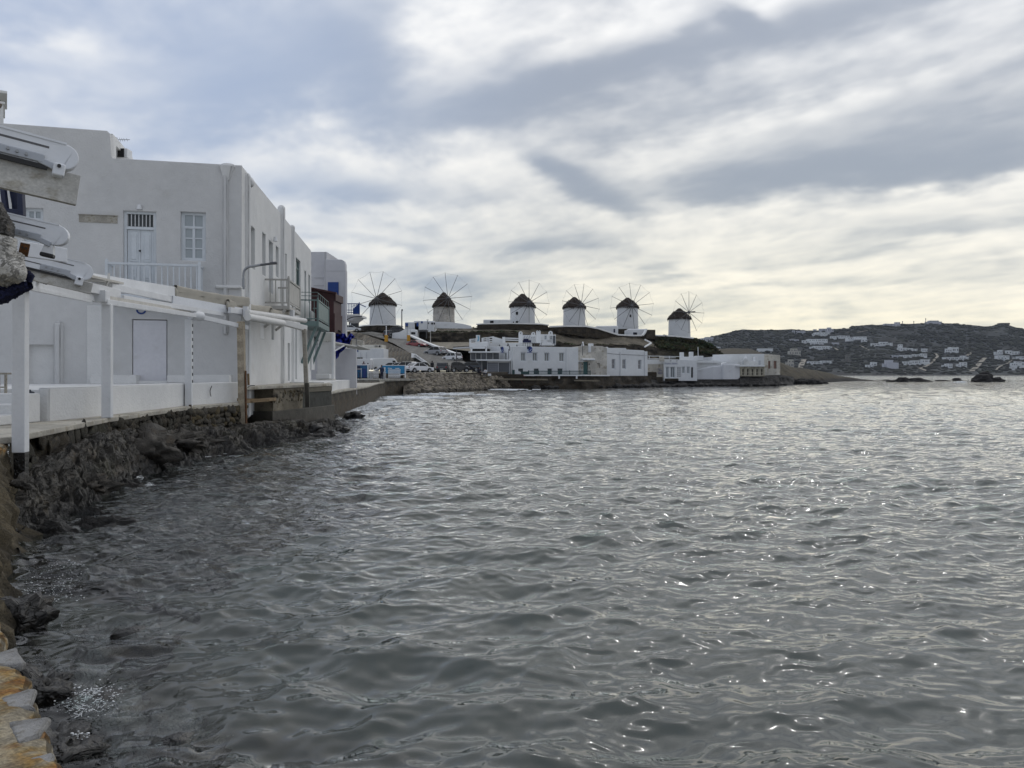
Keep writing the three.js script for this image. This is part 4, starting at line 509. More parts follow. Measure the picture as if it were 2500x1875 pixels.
// white awning rails, their rounded ends over the terrace
function awningRail(label, a, b, h, o = {}) {
  const t = thing('awning_rail', label, 'awning rail'), d = b.clone().sub(a), L = d.length(); d.normalize(); const up = V(0, 1, 0).addScaledVector(d, -d.y).normalize(), out = V().crossVectors(d, up).normalize();
  const m4 = new THREE.Matrix4().makeBasis(d, up, out).setPosition(a), G = (n, g, m) => mesh(n, putAll([].concat(g), m4), m, t);
  const s = [[0, 0], [L - h * 0.45, 0]]; for (let k = 0; k <= 10; k++) { const th = -Math.PI / 2 + k / 10 * Math.PI * 0.98; s.push([L - h * 0.5 + Math.cos(th) * h * 0.5, h / 2 + Math.sin(th) * h / 2]); } s.push([0, h]);
  G('rail_body', prism(s, 0.09, 0.008).translate(0, 0, -0.045), M.alu); G('rim', bar(V(0, h + 0.003, 0.0), V(L - h * 0.5, h + 0.003, 0.0), 0.12, 0.016), M.alu);
  G('groove', [box(L - h * 1.05, 0.016, 0.014, (L - h * 1.05) / 2, h * 0.70, 0.048), box(L - h * 1.9, 0.016, 0.014, (L - h * 1.9) / 2, h * 0.32, 0.048), box(0.006, h * 0.8, 0.01, L - h * 1.0, h * 0.5, 0.047)], M.pole);
  G('bracket', [rbox(h * 1.5, h * 0.34, 0.02, 0.01, L - h * 1.9, h * 0.2, 0.058), rbox(h * 0.7, h * 0.26, 0.02, 0.01, L - h * 1.0, h * 0.05, 0.056, 0, 0, -0.25)], mat('bare_aluminium', [0.36, 0.38, 0.41], 0.4, { metalness: 0.4 }));
  G('bolt', [[-2.35, 0.24], [-2.05, 0.22], [-1.75, 0.2]].map(([k, y]) => new THREE.CylinderGeometry(h * 0.06, h * 0.06, 0.03, 6).rotateX(Math.PI / 2).translate(L + k * h, h * y, 0.07)), M.steel);
  if (o.pulley) { G('pulley_box', rbox(h * 0.42, h * 0.5, 0.12, 0.015, L - h * 0.62, -h * 0.12, 0.06), M.alu); G('pulley_eye', new THREE.CylinderGeometry(h * 0.07, h * 0.07, 0.02, 12).rotateX(Math.PI / 2).translate(L - h * 0.64, 0, 0.125), M.black); }
  else { G('foot', [prism([[-0.07, 0], [0.07, 0], [0.045, 0.12], [-0.045, 0.12]], 0.1).translate(L - h * 0.75, -0.13, -0.05)], M.paint); G('foot_pad', [rbox(0.15, 0.05, 0.12, 0.015, L - h * 0.75, -0.14, 0)], M.black); }
  if (o.board) { G('under_board', [bar(V(0, -o.board * 0.55, 0.02), V(L + o.over, -o.board * 0.55, 0.02), 0.03, o.board, 0.006), bar(V(0, -o.board * 1.08, 0.03), V(L + o.over, -o.board * 1.08, 0.03), 0.06, 0.025, 0.004)], mat('dirty_white_board', [0.66, 0.67, 0.68], 0.7, { tex: 'concrete', r: 0.9 })); G('brush_seal', [box(L - h * 1.0, 0.035, 0.02, (L - h * 1.0) / 2, -0.02, 0.052)], M.black); }
}
awningRail('nearest white awning rail, with a pulley box at its rounded end', P(-160, 338, 5.5), P(186, 425, 6.0), 0.195, { pulley: true, board: 0.22, over: 0.03 });
awningRail('second white awning rail, ending in a small black footed stop', P(-140, 536.5, 9.2), P(163, 606, 9.6), 0.25, {});
awningRail('third white awning rail, lowest of the three and above the pergola beam', P(-120, 607, 11.2), P(222, 690, 12.2), 0.27, { pulley: true, board: 0.16, over: 0.03 });
{ const t = thing('rail_frame', 'white post and beam frame that carries the three awning rails', 'frame'), S = [[-165, 337, 5.5], [-143, 536, 9.2], [-123, 606, 11.2]]; for (const [a, b, D] of S) { const q = P(a, b, D); mesh('post', [rbox(0.14, q.y + 0.2 - 0.7, 0.14, 0.015, q.x - 0.06, (q.y + 0.2 + 0.7) / 2, q.z)], M.paint, t); } for (let i = 0; i < 2; i++) mesh('beam', [bar(P(...S[i]).add(V(-0.06, 0.26, 0)), P(...S[i + 1]).add(V(-0.06, 0.26, 0)), 0.12, 0.14, 0.01)], M.paint, t); }
{ const t = thing('white_board_wall', 'plain white board panel behind the second awning rail', 'board'); mesh('board', [bar(P(46, 606, 10.2), P(162, 624, 10.8), 0.05, 0.2, 0.01)], M.alu, t); mesh('rusty_plate', [bar(P(47, 607, 10.0), P(71, 612, 10.05), 0.03, 0.17, 0.008)], M.rust, t); mesh('bolt', [rod(P(55, 604, 9.9), P(55, 604, 10), 0.014, 0.014, 6), rod(P(64, 606, 9.9), P(64, 606, 10), 0.014, 0.014, 6)], M.black, t); }
{ // furled awning wrapped in plastic
  const t = thing('furled_awning', 'grey striped furled awning bundle wrapped in creased plastic at the left edge', 'furled awning');
  const bundle = (name, pts, radii, m, seed, amp) => { const c = new THREE.CatmullRomCurve3(pts), N = 70, rows = []; for (let i = 0; i <= N; i++) { const u = i / N, p = c.getPoint(u), tg = c.getTangent(u), a = V().crossVectors(tg, V(0, 0, 1)).normalize(), b = V().crossVectors(tg, a).normalize(), row = []; const rr = radii[0] + (radii[1] - radii[0]) * Math.min(1, u * 2) + (radii[2] - radii[1]) * Math.max(0, u * 2 - 1); for (let k = 0; k <= 36; k++) { const th = k / 36 * 6.2832, r = rr * (1 + amp * n2(Math.cos(th) * 3 + seed, u * 9 + Math.sin(th) * 3) + amp * 0.6 * n2(u * 26 + seed, Math.cos(th) * 2 + Math.sin(th) * 5)); row.push(p.clone().addScaledVector(a, Math.cos(th) * r).addScaledVector(b, Math.sin(th) * r)); } rows.push(row); } mesh(name, [loft(rows)], m, t); };
  const D = 9.0; const plastic = mat('creased_plastic', [0.50, 0.48, 0.44], 0.3, { side: 2, tex: 'plaster', r: 0.5, bumpTex: 'rockB', br: 0.25, bump: 0.03 }), striped = mat('grey_roll_cloth', [0.24, 0.24, 0.24], 0.7, { side: 2, tex: 'rock', r: 0.3, bumpTex: 'rockB', br: 0.2, bump: 0.03 });
  bundle('roll', [P(-40, 470, D), P(-16, 530, D), P(-4, 580, D), P(-30, 640, D)], [0.10, 0.16, 0.14], striped, 3, 0.22);
  bundle('plastic_wrap', [P(10, 575, D - 0.1), P(0, 620, D - 0.1), P(10, 660, D), P(5, 690, D)], [0.12, 0.23, 0.16], plastic, 8, 0.16);
  bundle('plastic_wrap', [P(-35, 668, D - 0.12), P(0, 660, D - 0.15), P(36, 668, D - 0.15), P(52, 688, D - 0.1)], [0.12, 0.19, 0.05], plastic, 15, 0.14);
  bundle('navy_cloth', [P(-30, 722, D), P(14, 716, D), P(46, 704, D), P(74, 696, D)], [0.13, 0.08, 0.05], mat('navy_cloth', [0.008, 0.012, 0.05], 0.9, { side: 2, bumpTex: 'rockB', br: 0.4, bump: 0.03 }), 21, 0.25);
  bundle('navy_cloth', [P(66, 662, D), P(74, 690, D)], [0.03, 0.06, 0.02], mats.navy_cloth, 5, 0.2);
}
{ // blue chair hung on the beam
  const t = thing('blue_chair', 'navy blue wooden chair hung up behind the nearest awning rail', 'chair'), D = 9.8, B = (n, a, b, w, h) => mesh(n, [bar(a, b, w, h, 0.008)], M.navy, t);
  B('leg', P(48, 415, D), P(54, 528, D), 0.07, 0.07); B('leg', P(34, 415, D + 0.3), P(38, 528, D + 0.3), 0.06, 0.06); B('leg', P(4, 430, D), P(16, 524, D), 0.06, 0.06); B('rail', P(-14, 424, D), P(46, 424, D), 0.05, 0.07); B('rail', P(12, 516, D), P(56, 521, D), 0.05, 0.08); B('rail', P(38, 426, D + 0.02), P(38, 430, D + 0.4), 0.04, 0.05);
  mesh('splat', [prism([[X(24, D), Y(520, D)], [X(40, D), Y(520, D)], [X(38, D), Y(430, D)], [X(8, D), Y(430, D)]], 0.03).translate(0, 0, -D - 0.1)], M.navy, t); mesh('seat', [box(0.34, 0.03, 0.36, X(26, D), Y(419, D), -D - 0.2)], M.navy, t);
}
{ const t = thing('white_stool', 'small white wooden stool at the left edge of the terrace', 'stool'), D = 14.2; const x = X(6, D), y = Y(912, D); mesh('seat', [rbox(0.36, 0.035, 0.3, 0.01, x, y, -D)], M.paintOld, t); for (const [a, b] of [[-0.15, -0.12], [0.14, -0.12], [-0.15, 0.12], [0.14, 0.12]]) mesh('leg', [box(0.035, 0.34, 0.035, x + a, y - 0.19, -D + b)], M.paintOld, t); mesh('stretcher', [box(0.28, 0.025, 0.025, x, y - 0.25, -D + 0.12)], M.paintOld, t); }
{ // bird on the step
  const t = thing('pigeon', 'dark grey bird standing by the doorway behind the first post', 'bird'), D = 16.0, c = P(77, 962, D);
  const b = lump(5, 3, 0.03, 1); mesh('body', [place(b, c.x, c.y, c.z, 0.065, 0.055, 0.05, 0.3, 0, 0.35), place(b, c.x - 0.035, c.y + 0.062, c.z, 0.03, 0.034, 0.028), rod(V(c.x - 0.05, c.y + 0.02, c.z), V(c.x - 0.035, c.y + 0.06, c.z), 0.034, 0.024), bar(V(c.x + 0.03, c.y - 0.02, c.z), V(c.x + 0.12, c.y - 0.065, c.z), 0.05, 0.018, 0.006), rod(V(c.x - 0.06, c.y + 0.062, c.z), V(c.x - 0.085, c.y + 0.055, c.z), 0.008, 0.002), rod(V(c.x, c.y - 0.04, c.z + 0.015), V(c.x, c.y - 0.095, c.z + 0.015), 0.006), rod(V(c.x + 0.01, c.y - 0.04, c.z - 0.015), V(c.x + 0.01, c.y - 0.095, c.z - 0.015), 0.006)], mat('grey_feathers', [0.045, 0.05, 0.06], 0.8), t);
}
{ const t = thing('blue_rag', 'crumpled bright blue plastic bag caught on the rocks under the terrace', 'plastic bag'); mesh('bag', [place(lump(91, 3, 0.5, 1.8), X(392, 21), Y(1053, 21), -20.6, 0.14, 0.08, 0.1), place(lump(92, 3, 0.5, 1.8), X(378, 21), Y(1056, 21), -20.7, 0.09, 0.06, 0.1)], mat('blue_plastic', [0.01, 0.06, 0.35], 0.35), t); }

// ---------- buildings past the white house ----------
{
  const t = thing('grey_house', 'tall pale grey house with a blue shutter behind the white house', 'house'), D = 54, m = M.grey, q = p => X(p, D), y = p => Y(p, D);
  mesh('wall', [box(4.5, y(613) - 0.5, 6, q(795) - 2.25, (y(613) + 0.5) / 2, -D - 3 - 0.35)], m, t);
  const sh = [[q(795) - 0.1, 0.8], [q(844), 0.8], [q(844), y(660)], [q(842.6), y(662)], [q(842.6), y(645)], [q(840), y(637)], [q(834), y(633.5)], [q(795) - 0.1, y(633)]];
  mesh('wall', [prism(sh, 0.5, 0.03).translate(0, 0, -D - 0.5)], m, t); mesh('wall', [box(X(838, D + 6) - X(775, D + 6), y(640) - 0.8, 5.2, (X(838, D + 6) + X(775, D + 6)) / 2, (y(640) + 0.8) / 2, -D - 3.3)], m, t);
  mesh('groove', [box(q(795) - q(763), 0.03, 0.02, q(779), y(677), -D - 0.33), box(q(795) - q(763), 0.03, 0.02, q(779), y(696), -D - 0.33), cyl(0.04, 0.04, y(615) - y(712), q(794), (y(615) + y(712)) / 2, -D - 0.0, 8), box(q(844) - q(797), 0.02, 0.01, q(820), y(662), -D + 0.035)], mat('shadow_grey', [0.36, 0.36, 0.37], 0.9), t);
  mesh('shutter', [rbox(q(827) - q(801), y(689) - y(731), 0.1, 0.01, q(814), y(710), -D + 0.04)], M.blue, t);
}
{ const t = thing('blue_balcony', 'bright blue railed balcony on the side of the pale grey house', 'balcony'), D = 55, q = p => X(p, D), y = p => Y(p, D); 
  mesh('floor_slab', [prism([[q(843), y(784)], [q(858), y(783)], [q(877), y(768.5)], [q(843), y(768.5)]], 2.6, 0.02).translate(0, 0, -D - 2.6)], M.grey, t); mesh('floor_edge', [box(q(878) - q(843), 0.14, 2.7, (q(878) + q(843)) / 2, y(770), -D - 1.3)], M.white, t);
  mesh('rail', [rbox(q(878) - q(845), 0.06, 0.06, 0.01, q(861.5), y(741.5), -D), rbox(q(863) - q(845), 0.05, 0.05, 0.01, q(854), y(757), -D), rbox(q(863) - q(845), 0.05, 0.05, 0.01, q(854), y(763), -D), box(0.06, 0.06, 2.4, q(877), y(742), -D - 1.2)], M.blue, t); for (let k = 0; k < 8; k++) mesh('baluster', [box(0.035, y(742) - y(767), 0.035, q(846.5) + k * (q(874) - q(846.5)) / 7, y(754.5), -D)], M.blue, t); mesh('post', [rbox(0.07, y(738) - y(768), 0.07, 0.01, q(877.2), y(753), -D)], M.blue, t); mesh('panel', [prism([[q(862), y(767)], [q(877), y(767)], [q(877), y(743)], [q(874), y(743)], [q(862), y(754)]], 0.03).translate(0, 0, -D - 0.02)], M.blue, t);
  mesh('lamp_arm', [tube([P(847, 780, D - 1), P(856, 776, D - 1), P(868, 773, D - 1.4), P(884, 772.5, D - 1.6)], 0.04, 6, 24)], M.pole, t); }
{ const t = thing('red_bay', 'dark red wooden enclosed bay jutting out between the two houses', 'wooden bay'), D = 50.5, q = p => X(p, D), y = p => Y(p, D);
  mesh('boarding', [prism([[q(757), y(812)], [q(817.5), y(812)], [q(817.5), y(765)], [q(815), y(765)], [q(815), y(735)], [q(820), y(734)], [q(820), y(717)], [q(757), y(704)]], 2.2, 0.02).translate(0, 0, -D - 2.2)], M.red, t); mesh('roof', [bar(P(755, 702.5, D - 0.25), P(822, 716, D - 0.25), 0.4, 0.1), bar(P(755, 702.5, D + 1.6), P(822, 716, D + 1.6), 0.4, 0.1)], M.red, t); for (let k = 0; k < 4; k++) mesh('plank', [box(0.06, 0.03, 0.01, q(800), y(806 - k * 6), -D + 0.03), box(q(816) - q(782), 0.1, 0.05, q(799), y(808 - k * 7), -D + 0.03)], M.red, t); mesh('pipe', [rod(P(816, 812, D - 0.2), P(816, 765, D - 0.2), 0.04)], M.red, t); }
{ const t = thing('low_white_annex', 'low white annex with a shelf awning below the red bay', 'annex'), D = 49.5, q = p => X(p, D), y = p => Y(p, D);
  mesh('wall', [rbox(q(814) - q(774), y(811) - 1, 0.6, 0.05, q(794), (y(811) + 1) / 2, -D - 0.3)], M.white, t); mesh('upper_panel', [rbox(q(811) - q(785), y(812) - y(834), 0.06, 0.02, q(798), y(823), -D + 0.03)], mat('cream_plaster', [0.62, 0.61, 0.57], 0.9, { tex: 'plaster', r: 2 }), t); mesh('bench', [rbox(q(811) - q(777), 0.32, 0.7, 0.04, q(794), y(919), -D + 0.3)], M.white, t); mesh('step', [prism([[q(777), y(936)], [q(814), y(936)], [q(819), y(925)], [q(780), y(927)]], 1.0, 0.03).translate(0, 0, -D - 0.2)], mats.cream_plaster, t); mesh('door', [box(0.04, y(850) - y(925), 0.9, q(769), y(888), -D + 1.6)], mats.grey_shutter, t);
  mesh('post', [bar(P(812.5, 928, D - 0.1), P(812.5, 813, D - 0.1), 0.14, 0.12)], M.paint, t); mesh('pillar', [bar(P(848.5, 922, 55), P(848.5, 850, 55), 0.16, 0.16)], M.paint, t); mesh('side_wall', [box(q(846) - q(818), y(848) - 1, 0.3, q(832), (y(848) + 1) / 2, -D - 3.2)], M.grey, t);
  mesh('awning_shelf', [bar(P(784, 832.5, D), P(884, 851, 54.5), 0.9, 0.09, 0.02), bar(P(858, 844, 53), P(888, 853, 54.7), 1.1, 0.1, 0.02)], mats.cream_plaster, t); mesh('shelf_brace', [bar(P(815, 858, D), P(840, 843.5, 51), 0.07, 0.07), bar(P(847, 856, 54), P(856, 848, 54), 0.06, 0.06)], M.paint, t);
}
{ const t = thing('wall_notice', 'tall white notice board with black characters above a narrow door', 'sign'), D = 46.4, q = p => X(p, D), y = p => Y(p, D); mesh('board', [rbox(q(778) - q(766), y(808) - y(846), 0.06, 0.01, q(772), y(827), -D)], M.paint, t);
  const s = []; const L = (x0, y0, x1, y1, w = 0.05) => s.push(bar(V(q(x0), y(y0), -D + 0.04), V(q(x1), y(y1), -D + 0.04), w, 0.02)); L(769, 833.5, 769, 822); L(769, 822, 772.5, 833.5); L(772.5, 833.5, 772.5, 822); L(774.2, 833, 774.2, 824); L(774.2, 824, 776.4, 818); L(774.2, 833, 776.8, 833); L(776.8, 833, 776.8, 827.5); L(776.8, 827.5, 774.2, 827.5); L(768.5, 840, 773, 840, 0.05); L(774.8, 840, 776.8, 840, 0.05); L(768.5, 841.4, 773, 841.4, 0.05); mesh('lettering', s, M.black, t); }
{ const bm = mat('blue_cloth', [0.012, 0.032, 0.42], 0.7, { side: 2, bumpTex: 'rockB', br: 0.6, bump: 0.05 }); const D = 52.5;
  const sheet = (name, label, outline, wob, thick = 0.12) => { const t = thing(name, label, 'awning cloth'); const rows = []; const N = 40, K = 26; for (let i = 0; i <= N; i++) { const u = i / N, r = []; const top = outline.top(u), bot = outline.bot(u); for (let k = 0; k <= K; k++) { const v = k / K, px = lerp(top[0], bot[0], v), py = lerp(top[1], bot[1], v); r.push(P(px + 0.6 * n2(u * 9, v * 5), py + 0.7 * n2(u * 7 + 3, v * 6), D + wob * n2(u * 8, v * 3) + 0.2 * Math.sin(u * 25))); } rows.push(r); } mesh('cloth', [loft(rows)], bm, t); return t; };
  const ip = (pts, u) => { const f = u * (pts.length - 1), i = Math.min(Math.floor(f), pts.length - 2), w = f - i; return [lerp(pts[i][0], pts[i + 1][0], w), lerp(pts[i][1], pts[i + 1][1], w)]; };
  const f1 = sheet('blue_awning_cloth', 'gathered bright blue cloth bundled above the white shelf', { top: u => ip([[815, 811], [822, 809], [830, 811], [836, 814], [843, 814], [846, 823], [849, 823], [852, 818], [857, 813], [861, 817], [866, 821]], u), bot: u => ip([[816, 833], [824, 836], [832, 838], [838, 839], [844, 840], [848, 841], [851, 841], [854, 841], [855, 838], [858, 828], [865, 824]], u) }, 1.0);
  mesh('black_hoop', [tube([P(816, 811, D), P(822, 807, D - 1), P(829, 807.5, D - 1), P(831, 812, D)], 0.05, 6, 20)], M.black, f1);
  sheet('blue_awning_flap', 'bright blue cloth flap hanging down under the white shelf', { top: u => ip([[819.5, 857], [826, 852], [834, 847], [845, 846]], u), bot: u => ip([[819.5, 878], [827, 871], [829, 863], [841, 853]], u) }, 0.5); }
// ---------- land across the bay ----------
const line = pts => px => { if (px <= pts[0][0]) return pts[0].slice(1); for (let i = 1; i < pts.length; i++) if (px <= pts[i][0]) { const a = pts[i - 1], b = pts[i], u = (px - a[0]) / (b[0] - a[0]); return a.slice(1).map((v, k) => lerp(v, b[k + 1], u)); } return pts[pts.length - 1].slice(1); };
const vcol = (g, fn) => { const p = g.attributes.position, n = g.attributes.normal, c = new Float32Array(p.count * 3); for (let i = 0; i < p.count; i++) c.set(fn(p.getX(i), p.getY(i), p.getZ(i), n.getY(i), i), i * 3); g.setAttribute('color', new THREE.BufferAttribute(c, 3)); return g; };
const landM = mat('hill_ground', [1, 1, 1], 0.95, { vertexColors: true, side: 2, tex: 'ground', r: 6, bumpTex: 'rockB', br: 3, bump: 0.15 });
{ // the windmill hill: terraces held by dry stone walls
  const Ls = [
    [[820, 898, 176], [1010, 892, 168], [1040, 905, 134], [1180, 908, 146], [1390, 914, 162], [1780, 914, 180]],
    [[820, 858, 177], [1000, 850, 169.5], [1050, 862, 156], [1180, 870, 156], [1390, 880, 168], [1600, 884, 173.5], [1780, 892, 181]],
    [[820, 846, 177.5], [900, 842, 175], [1000, 838, 170], [1035, 836, 168], [1130, 835, 168], [1270, 835, 168], [1300, 846, 170], [1400, 858, 172], [1560, 862, 174], [1610, 868, 176], [1700, 874, 178], [1780, 884, 180]],
    [[820, 834, 178], [900, 828, 176], [1000, 822, 170.6], [1035, 812, 168.6], [1130, 811, 168.6], [1270, 811, 168.6], [1300, 826, 170.6], [1400, 842, 172.6], [1560, 843, 174.6], [1610, 850, 177], [1700, 858, 180], [1780, 878, 182]],
    [[820, 818, 180], [900, 812, 180], [1035, 806, 178], [1165, 804, 178], [1270, 806, 178], [1340, 810, 178], [1400, 825, 180], [1560, 827, 182], [1600, 834, 183], [1700, 846, 184], [1745, 862, 184], [1780, 878, 184]],
    [[820, 812, 180.6], [880, 806, 178.6], [1035, 803, 178.6], [1150, 803, 178.6], [1170, 797, 178.6], [1338, 797, 178.6], [1345, 802, 178.6], [1430, 801, 180.6], [1508, 820, 182.6], [1568, 822, 182.6], [1600, 822, 183.6], [1693, 830, 184.6], [1725, 838, 185], [1752, 866, 185], [1780, 878, 184.6]],
    [[820, 812, 225], [1035, 806, 225], [1338, 802, 225], [1600, 822, 225], [1693, 832, 225], [1725, 842, 225], [1752, 868, 225], [1780, 880, 225]],
    [[820, 840, 300], [1780, 900, 300]],
  ].map(line);
  const rows = []; const sub = [6, 26, 12, 22, 12, 14, 4];
  for (let px = 820; px <= 1780; px += 2) { const r = []; Ls.forEach((L, k) => { const a = L(px); r.push(P(px, a[0], a[1])); if (k < Ls.length - 1) { const b = Ls[k + 1](px); for (let s = 1; s < sub[k]; s++) { const u = s / sub[k]; r.push(P(px, a[0], a[1]).lerp(P(px, b[0], b[1]), u)); } } }); rows.push(r); }
  const g = loft(rows, p => { const k = fbm3(p.x * 0.35, p.y * 0.6, p.z * 0.35, 3); return V(p.x, p.y + 0.28 * k, p.z + 0.35 * n3(p.x * 0.8, p.y * 1.3, p.z * 0.8)); });
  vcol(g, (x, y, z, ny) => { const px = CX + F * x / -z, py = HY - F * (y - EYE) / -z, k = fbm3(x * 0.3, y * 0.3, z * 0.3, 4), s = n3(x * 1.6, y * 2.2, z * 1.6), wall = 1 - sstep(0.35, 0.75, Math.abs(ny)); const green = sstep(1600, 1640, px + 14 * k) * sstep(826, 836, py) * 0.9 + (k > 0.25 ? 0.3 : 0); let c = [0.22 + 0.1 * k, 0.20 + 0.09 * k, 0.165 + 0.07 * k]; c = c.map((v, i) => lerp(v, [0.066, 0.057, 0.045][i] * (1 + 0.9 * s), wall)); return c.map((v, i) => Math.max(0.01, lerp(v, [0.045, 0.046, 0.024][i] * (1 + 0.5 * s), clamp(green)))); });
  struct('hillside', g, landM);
  // scrub on the green slope and along the terraces
  const bush = (() => { const r = rng(9), parts = []; for (let i = 0; i < 26; i++) { const a = r() * 6.28, b = Math.acos(2 * r() - 1), q = 0.6 + 0.4 * r(); const s = new THREE.PlaneGeometry(0.34, 0.22); s.applyMatrix4(new THREE.Matrix4().compose(V(Math.sin(b) * Math.cos(a) * q, Math.abs(Math.cos(b)) * q * 0.7, Math.sin(b) * Math.sin(a) * q), new THREE.Quaternion().setFromEuler(new THREE.Euler(r() * 3, r() * 6, r() * 3)), V(1, 1, 1))); parts.push(s); } return merged(parts); })();
  const r = rng(31), spots = []; for (let i = 0; i < 1500; i++) { const px = 1606 + r() * 148, f = r(), a = Ls[2](px), b = Ls[3](px), c = Ls[4](px), d = Ls[5](px); const pt = f < 0.2 ? P(px, lerp(a[0], b[0], r()), lerp(a[1], b[1], 0.5)) : f < 0.75 ? P(px, lerp(b[0], c[0], r()), b[1] + (c[1] - b[1]) * 0.5) : P(px, lerp(c[0], d[0], r()), c[1]); const u = r(); const q = P(px, lerp(b[0], c[0], u), lerp(b[1], c[1], u)); spots.push([f < 0.7 ? q : pt, 0.3 + r() * 0.75]); }
  for (let i = 0; i < 260; i++) { const px = 1010 + r() * 590, k = r() < 0.5 ? 3 : 5, a = Ls[k](px); spots.push([P(px, a[0], a[1] + 0.2), 0.18 + r() * 0.35]); }
  const im = new THREE.InstancedMesh(bush, mat('scrub_leaves', [0.040, 0.043, 0.022], 0.95, { side: 2 }), spots.length), m4 = new THREE.Matrix4(); spots.forEach(([p, s], i) => { im.setMatrixAt(i, m4.compose(p, new THREE.Quaternion().setFromEuler(new THREE.Euler(0, r() * 6, 0)), V(s * 1.4, s, s * 1.4))); im.setColorAt(i, new THREE.Color().setRGB(0.7 + 0.8 * r(), 0.8 + 0.6 * r(), 0.7 + 0.5 * r())); }); im.castShadow = im.receiveShadow = true; im.name = 'scrub'; scene.add(tag(im, 'dark green scrub on the slope below the last windmill', 'scrub', null, 'stuff'));
}
const dryM = mat('dry_stone', [0.12, 0.104, 0.08], 0.95, { side: 2, tex: 'rock', r: 2.2, bumpTex: 'rockB', br: 1.1, bump: 0.15 }), paleM = mat('pale_dry_stone', [0.60, 0.57, 0.51], 0.95, { side: 2, tex: 'rock', r: 2.0, bumpTex: 'rockB', br: 1.2, bump: 0.12 });
function stoneWall(name, label, cat, top, bot, m, cap, thick = 0.5) { // top, bot: [px, py, D]; cap: white coping thickness
  const t = thing(name, label, cat), rows = [], lt = line(top), lb = line(bot), a = top[0][0], b = top[top.length - 1][0], N = Math.ceil(Math.abs(b - a) / 1.5), flip = 1;
  for (let i = 0; i <= N; i++) { const px = a + (b - a) * i / N, p = P(px, ...lt(px)), q = P(px, ...lb(px)), r = []; for (let k = 0; k <= 8; k++) { const c = q.clone().lerp(p, k / 8); c.z += 0.14 * n3(c.x * 1.1, c.y * 1.4, c.z); r.push(c); } r.push(p.clone().add(V(0, 0, -thick)), q.clone().add(V(0, 0, -thick))); rows.push(r); }
  mesh('stonework', [loft(rows)], m, t);
  if (cap) { const c = []; for (let i = 0; i < top.length - 1; i++) c.push(bar(P(...top[i]).add(V(0, cap / 2, -thick * 0.4)), P(...top[i + 1]).add(V(0, cap / 2, -thick * 0.4)), thick * 1.3, cap, 0.04)); mesh('coping', c, mat('lime_coping', [0.72, 0.72, 0.70], 0.9), t); }
  return t;
}
stoneWall('terrace_ring', 'round stone platform with white coping under the first windmill', 'stone wall', [[876, 799, 176], [890, 796.5, 172], [920, 794.5, 170], [950, 794.5, 170], [970, 796, 172], [981, 799, 176]], [[876, 808, 176], [890, 808, 172], [920, 808, 170], [950, 808, 170], [970, 808, 172], [981, 808, 176]], dryM, 0.25);
stoneWall('terrace_ring', 'long stone platform with white coping under the third windmill', 'stone wall', [[1165, 793, 178], [1180, 792, 176], [1250, 791, 175], [1320, 792.5, 176], [1338, 795, 178]], [[1165, 804, 178], [1180, 804, 176], [1250, 804, 175], [1320, 804, 176], [1338, 804, 178]], dryM, 0.25);
stoneWall('terrace_ring', 'low stone platform with white coping under the fourth windmill', 'stone wall', [[1341, 799.5, 178], [1380, 798, 178], [1430, 798.5, 179], [1460, 804, 180], [1485, 812, 181], [1508, 819, 182], [1540, 821, 182], [1568, 821, 182], [1574, 815, 182.3], [1578, 805, 182.6]], [[1341, 812, 178], [1380, 815, 178], [1430, 822, 179], [1460, 826, 180], [1508, 829, 182], [1578, 829, 182.6]], dryM, 0.35);
stoneWall('stone_tower', 'square stone bastion beside the white cell of the fifth windmill', 'stone wall', [[1578, 805, 182.7], [1600, 805, 182.7]], [[1575, 826, 182], [1603, 828, 182]], dryM, 0, 3);
stoneWall('terrace_ring', 'stone edge with white coping under the last windmill', 'stone wall', [[1600, 820.5, 182.5], [1640, 822, 182.5], [1693, 827, 183]], [[1600, 830, 182.5], [1640, 832, 182.5], [1693, 838, 183]], dryM, 0.3);
{ const t = thing('white_zigzag_coping', 'white coping line bent like an arrow head on the hillside', 'coping'); mesh('coping', [bar(P(1574, 829, 172), P(1590, 837.5, 171), 0.3, 0.28, 0.03), bar(P(1590, 837.5, 171), P(1574, 847, 168), 0.3, 0.28, 0.03)], mats.lime_coping, t); }
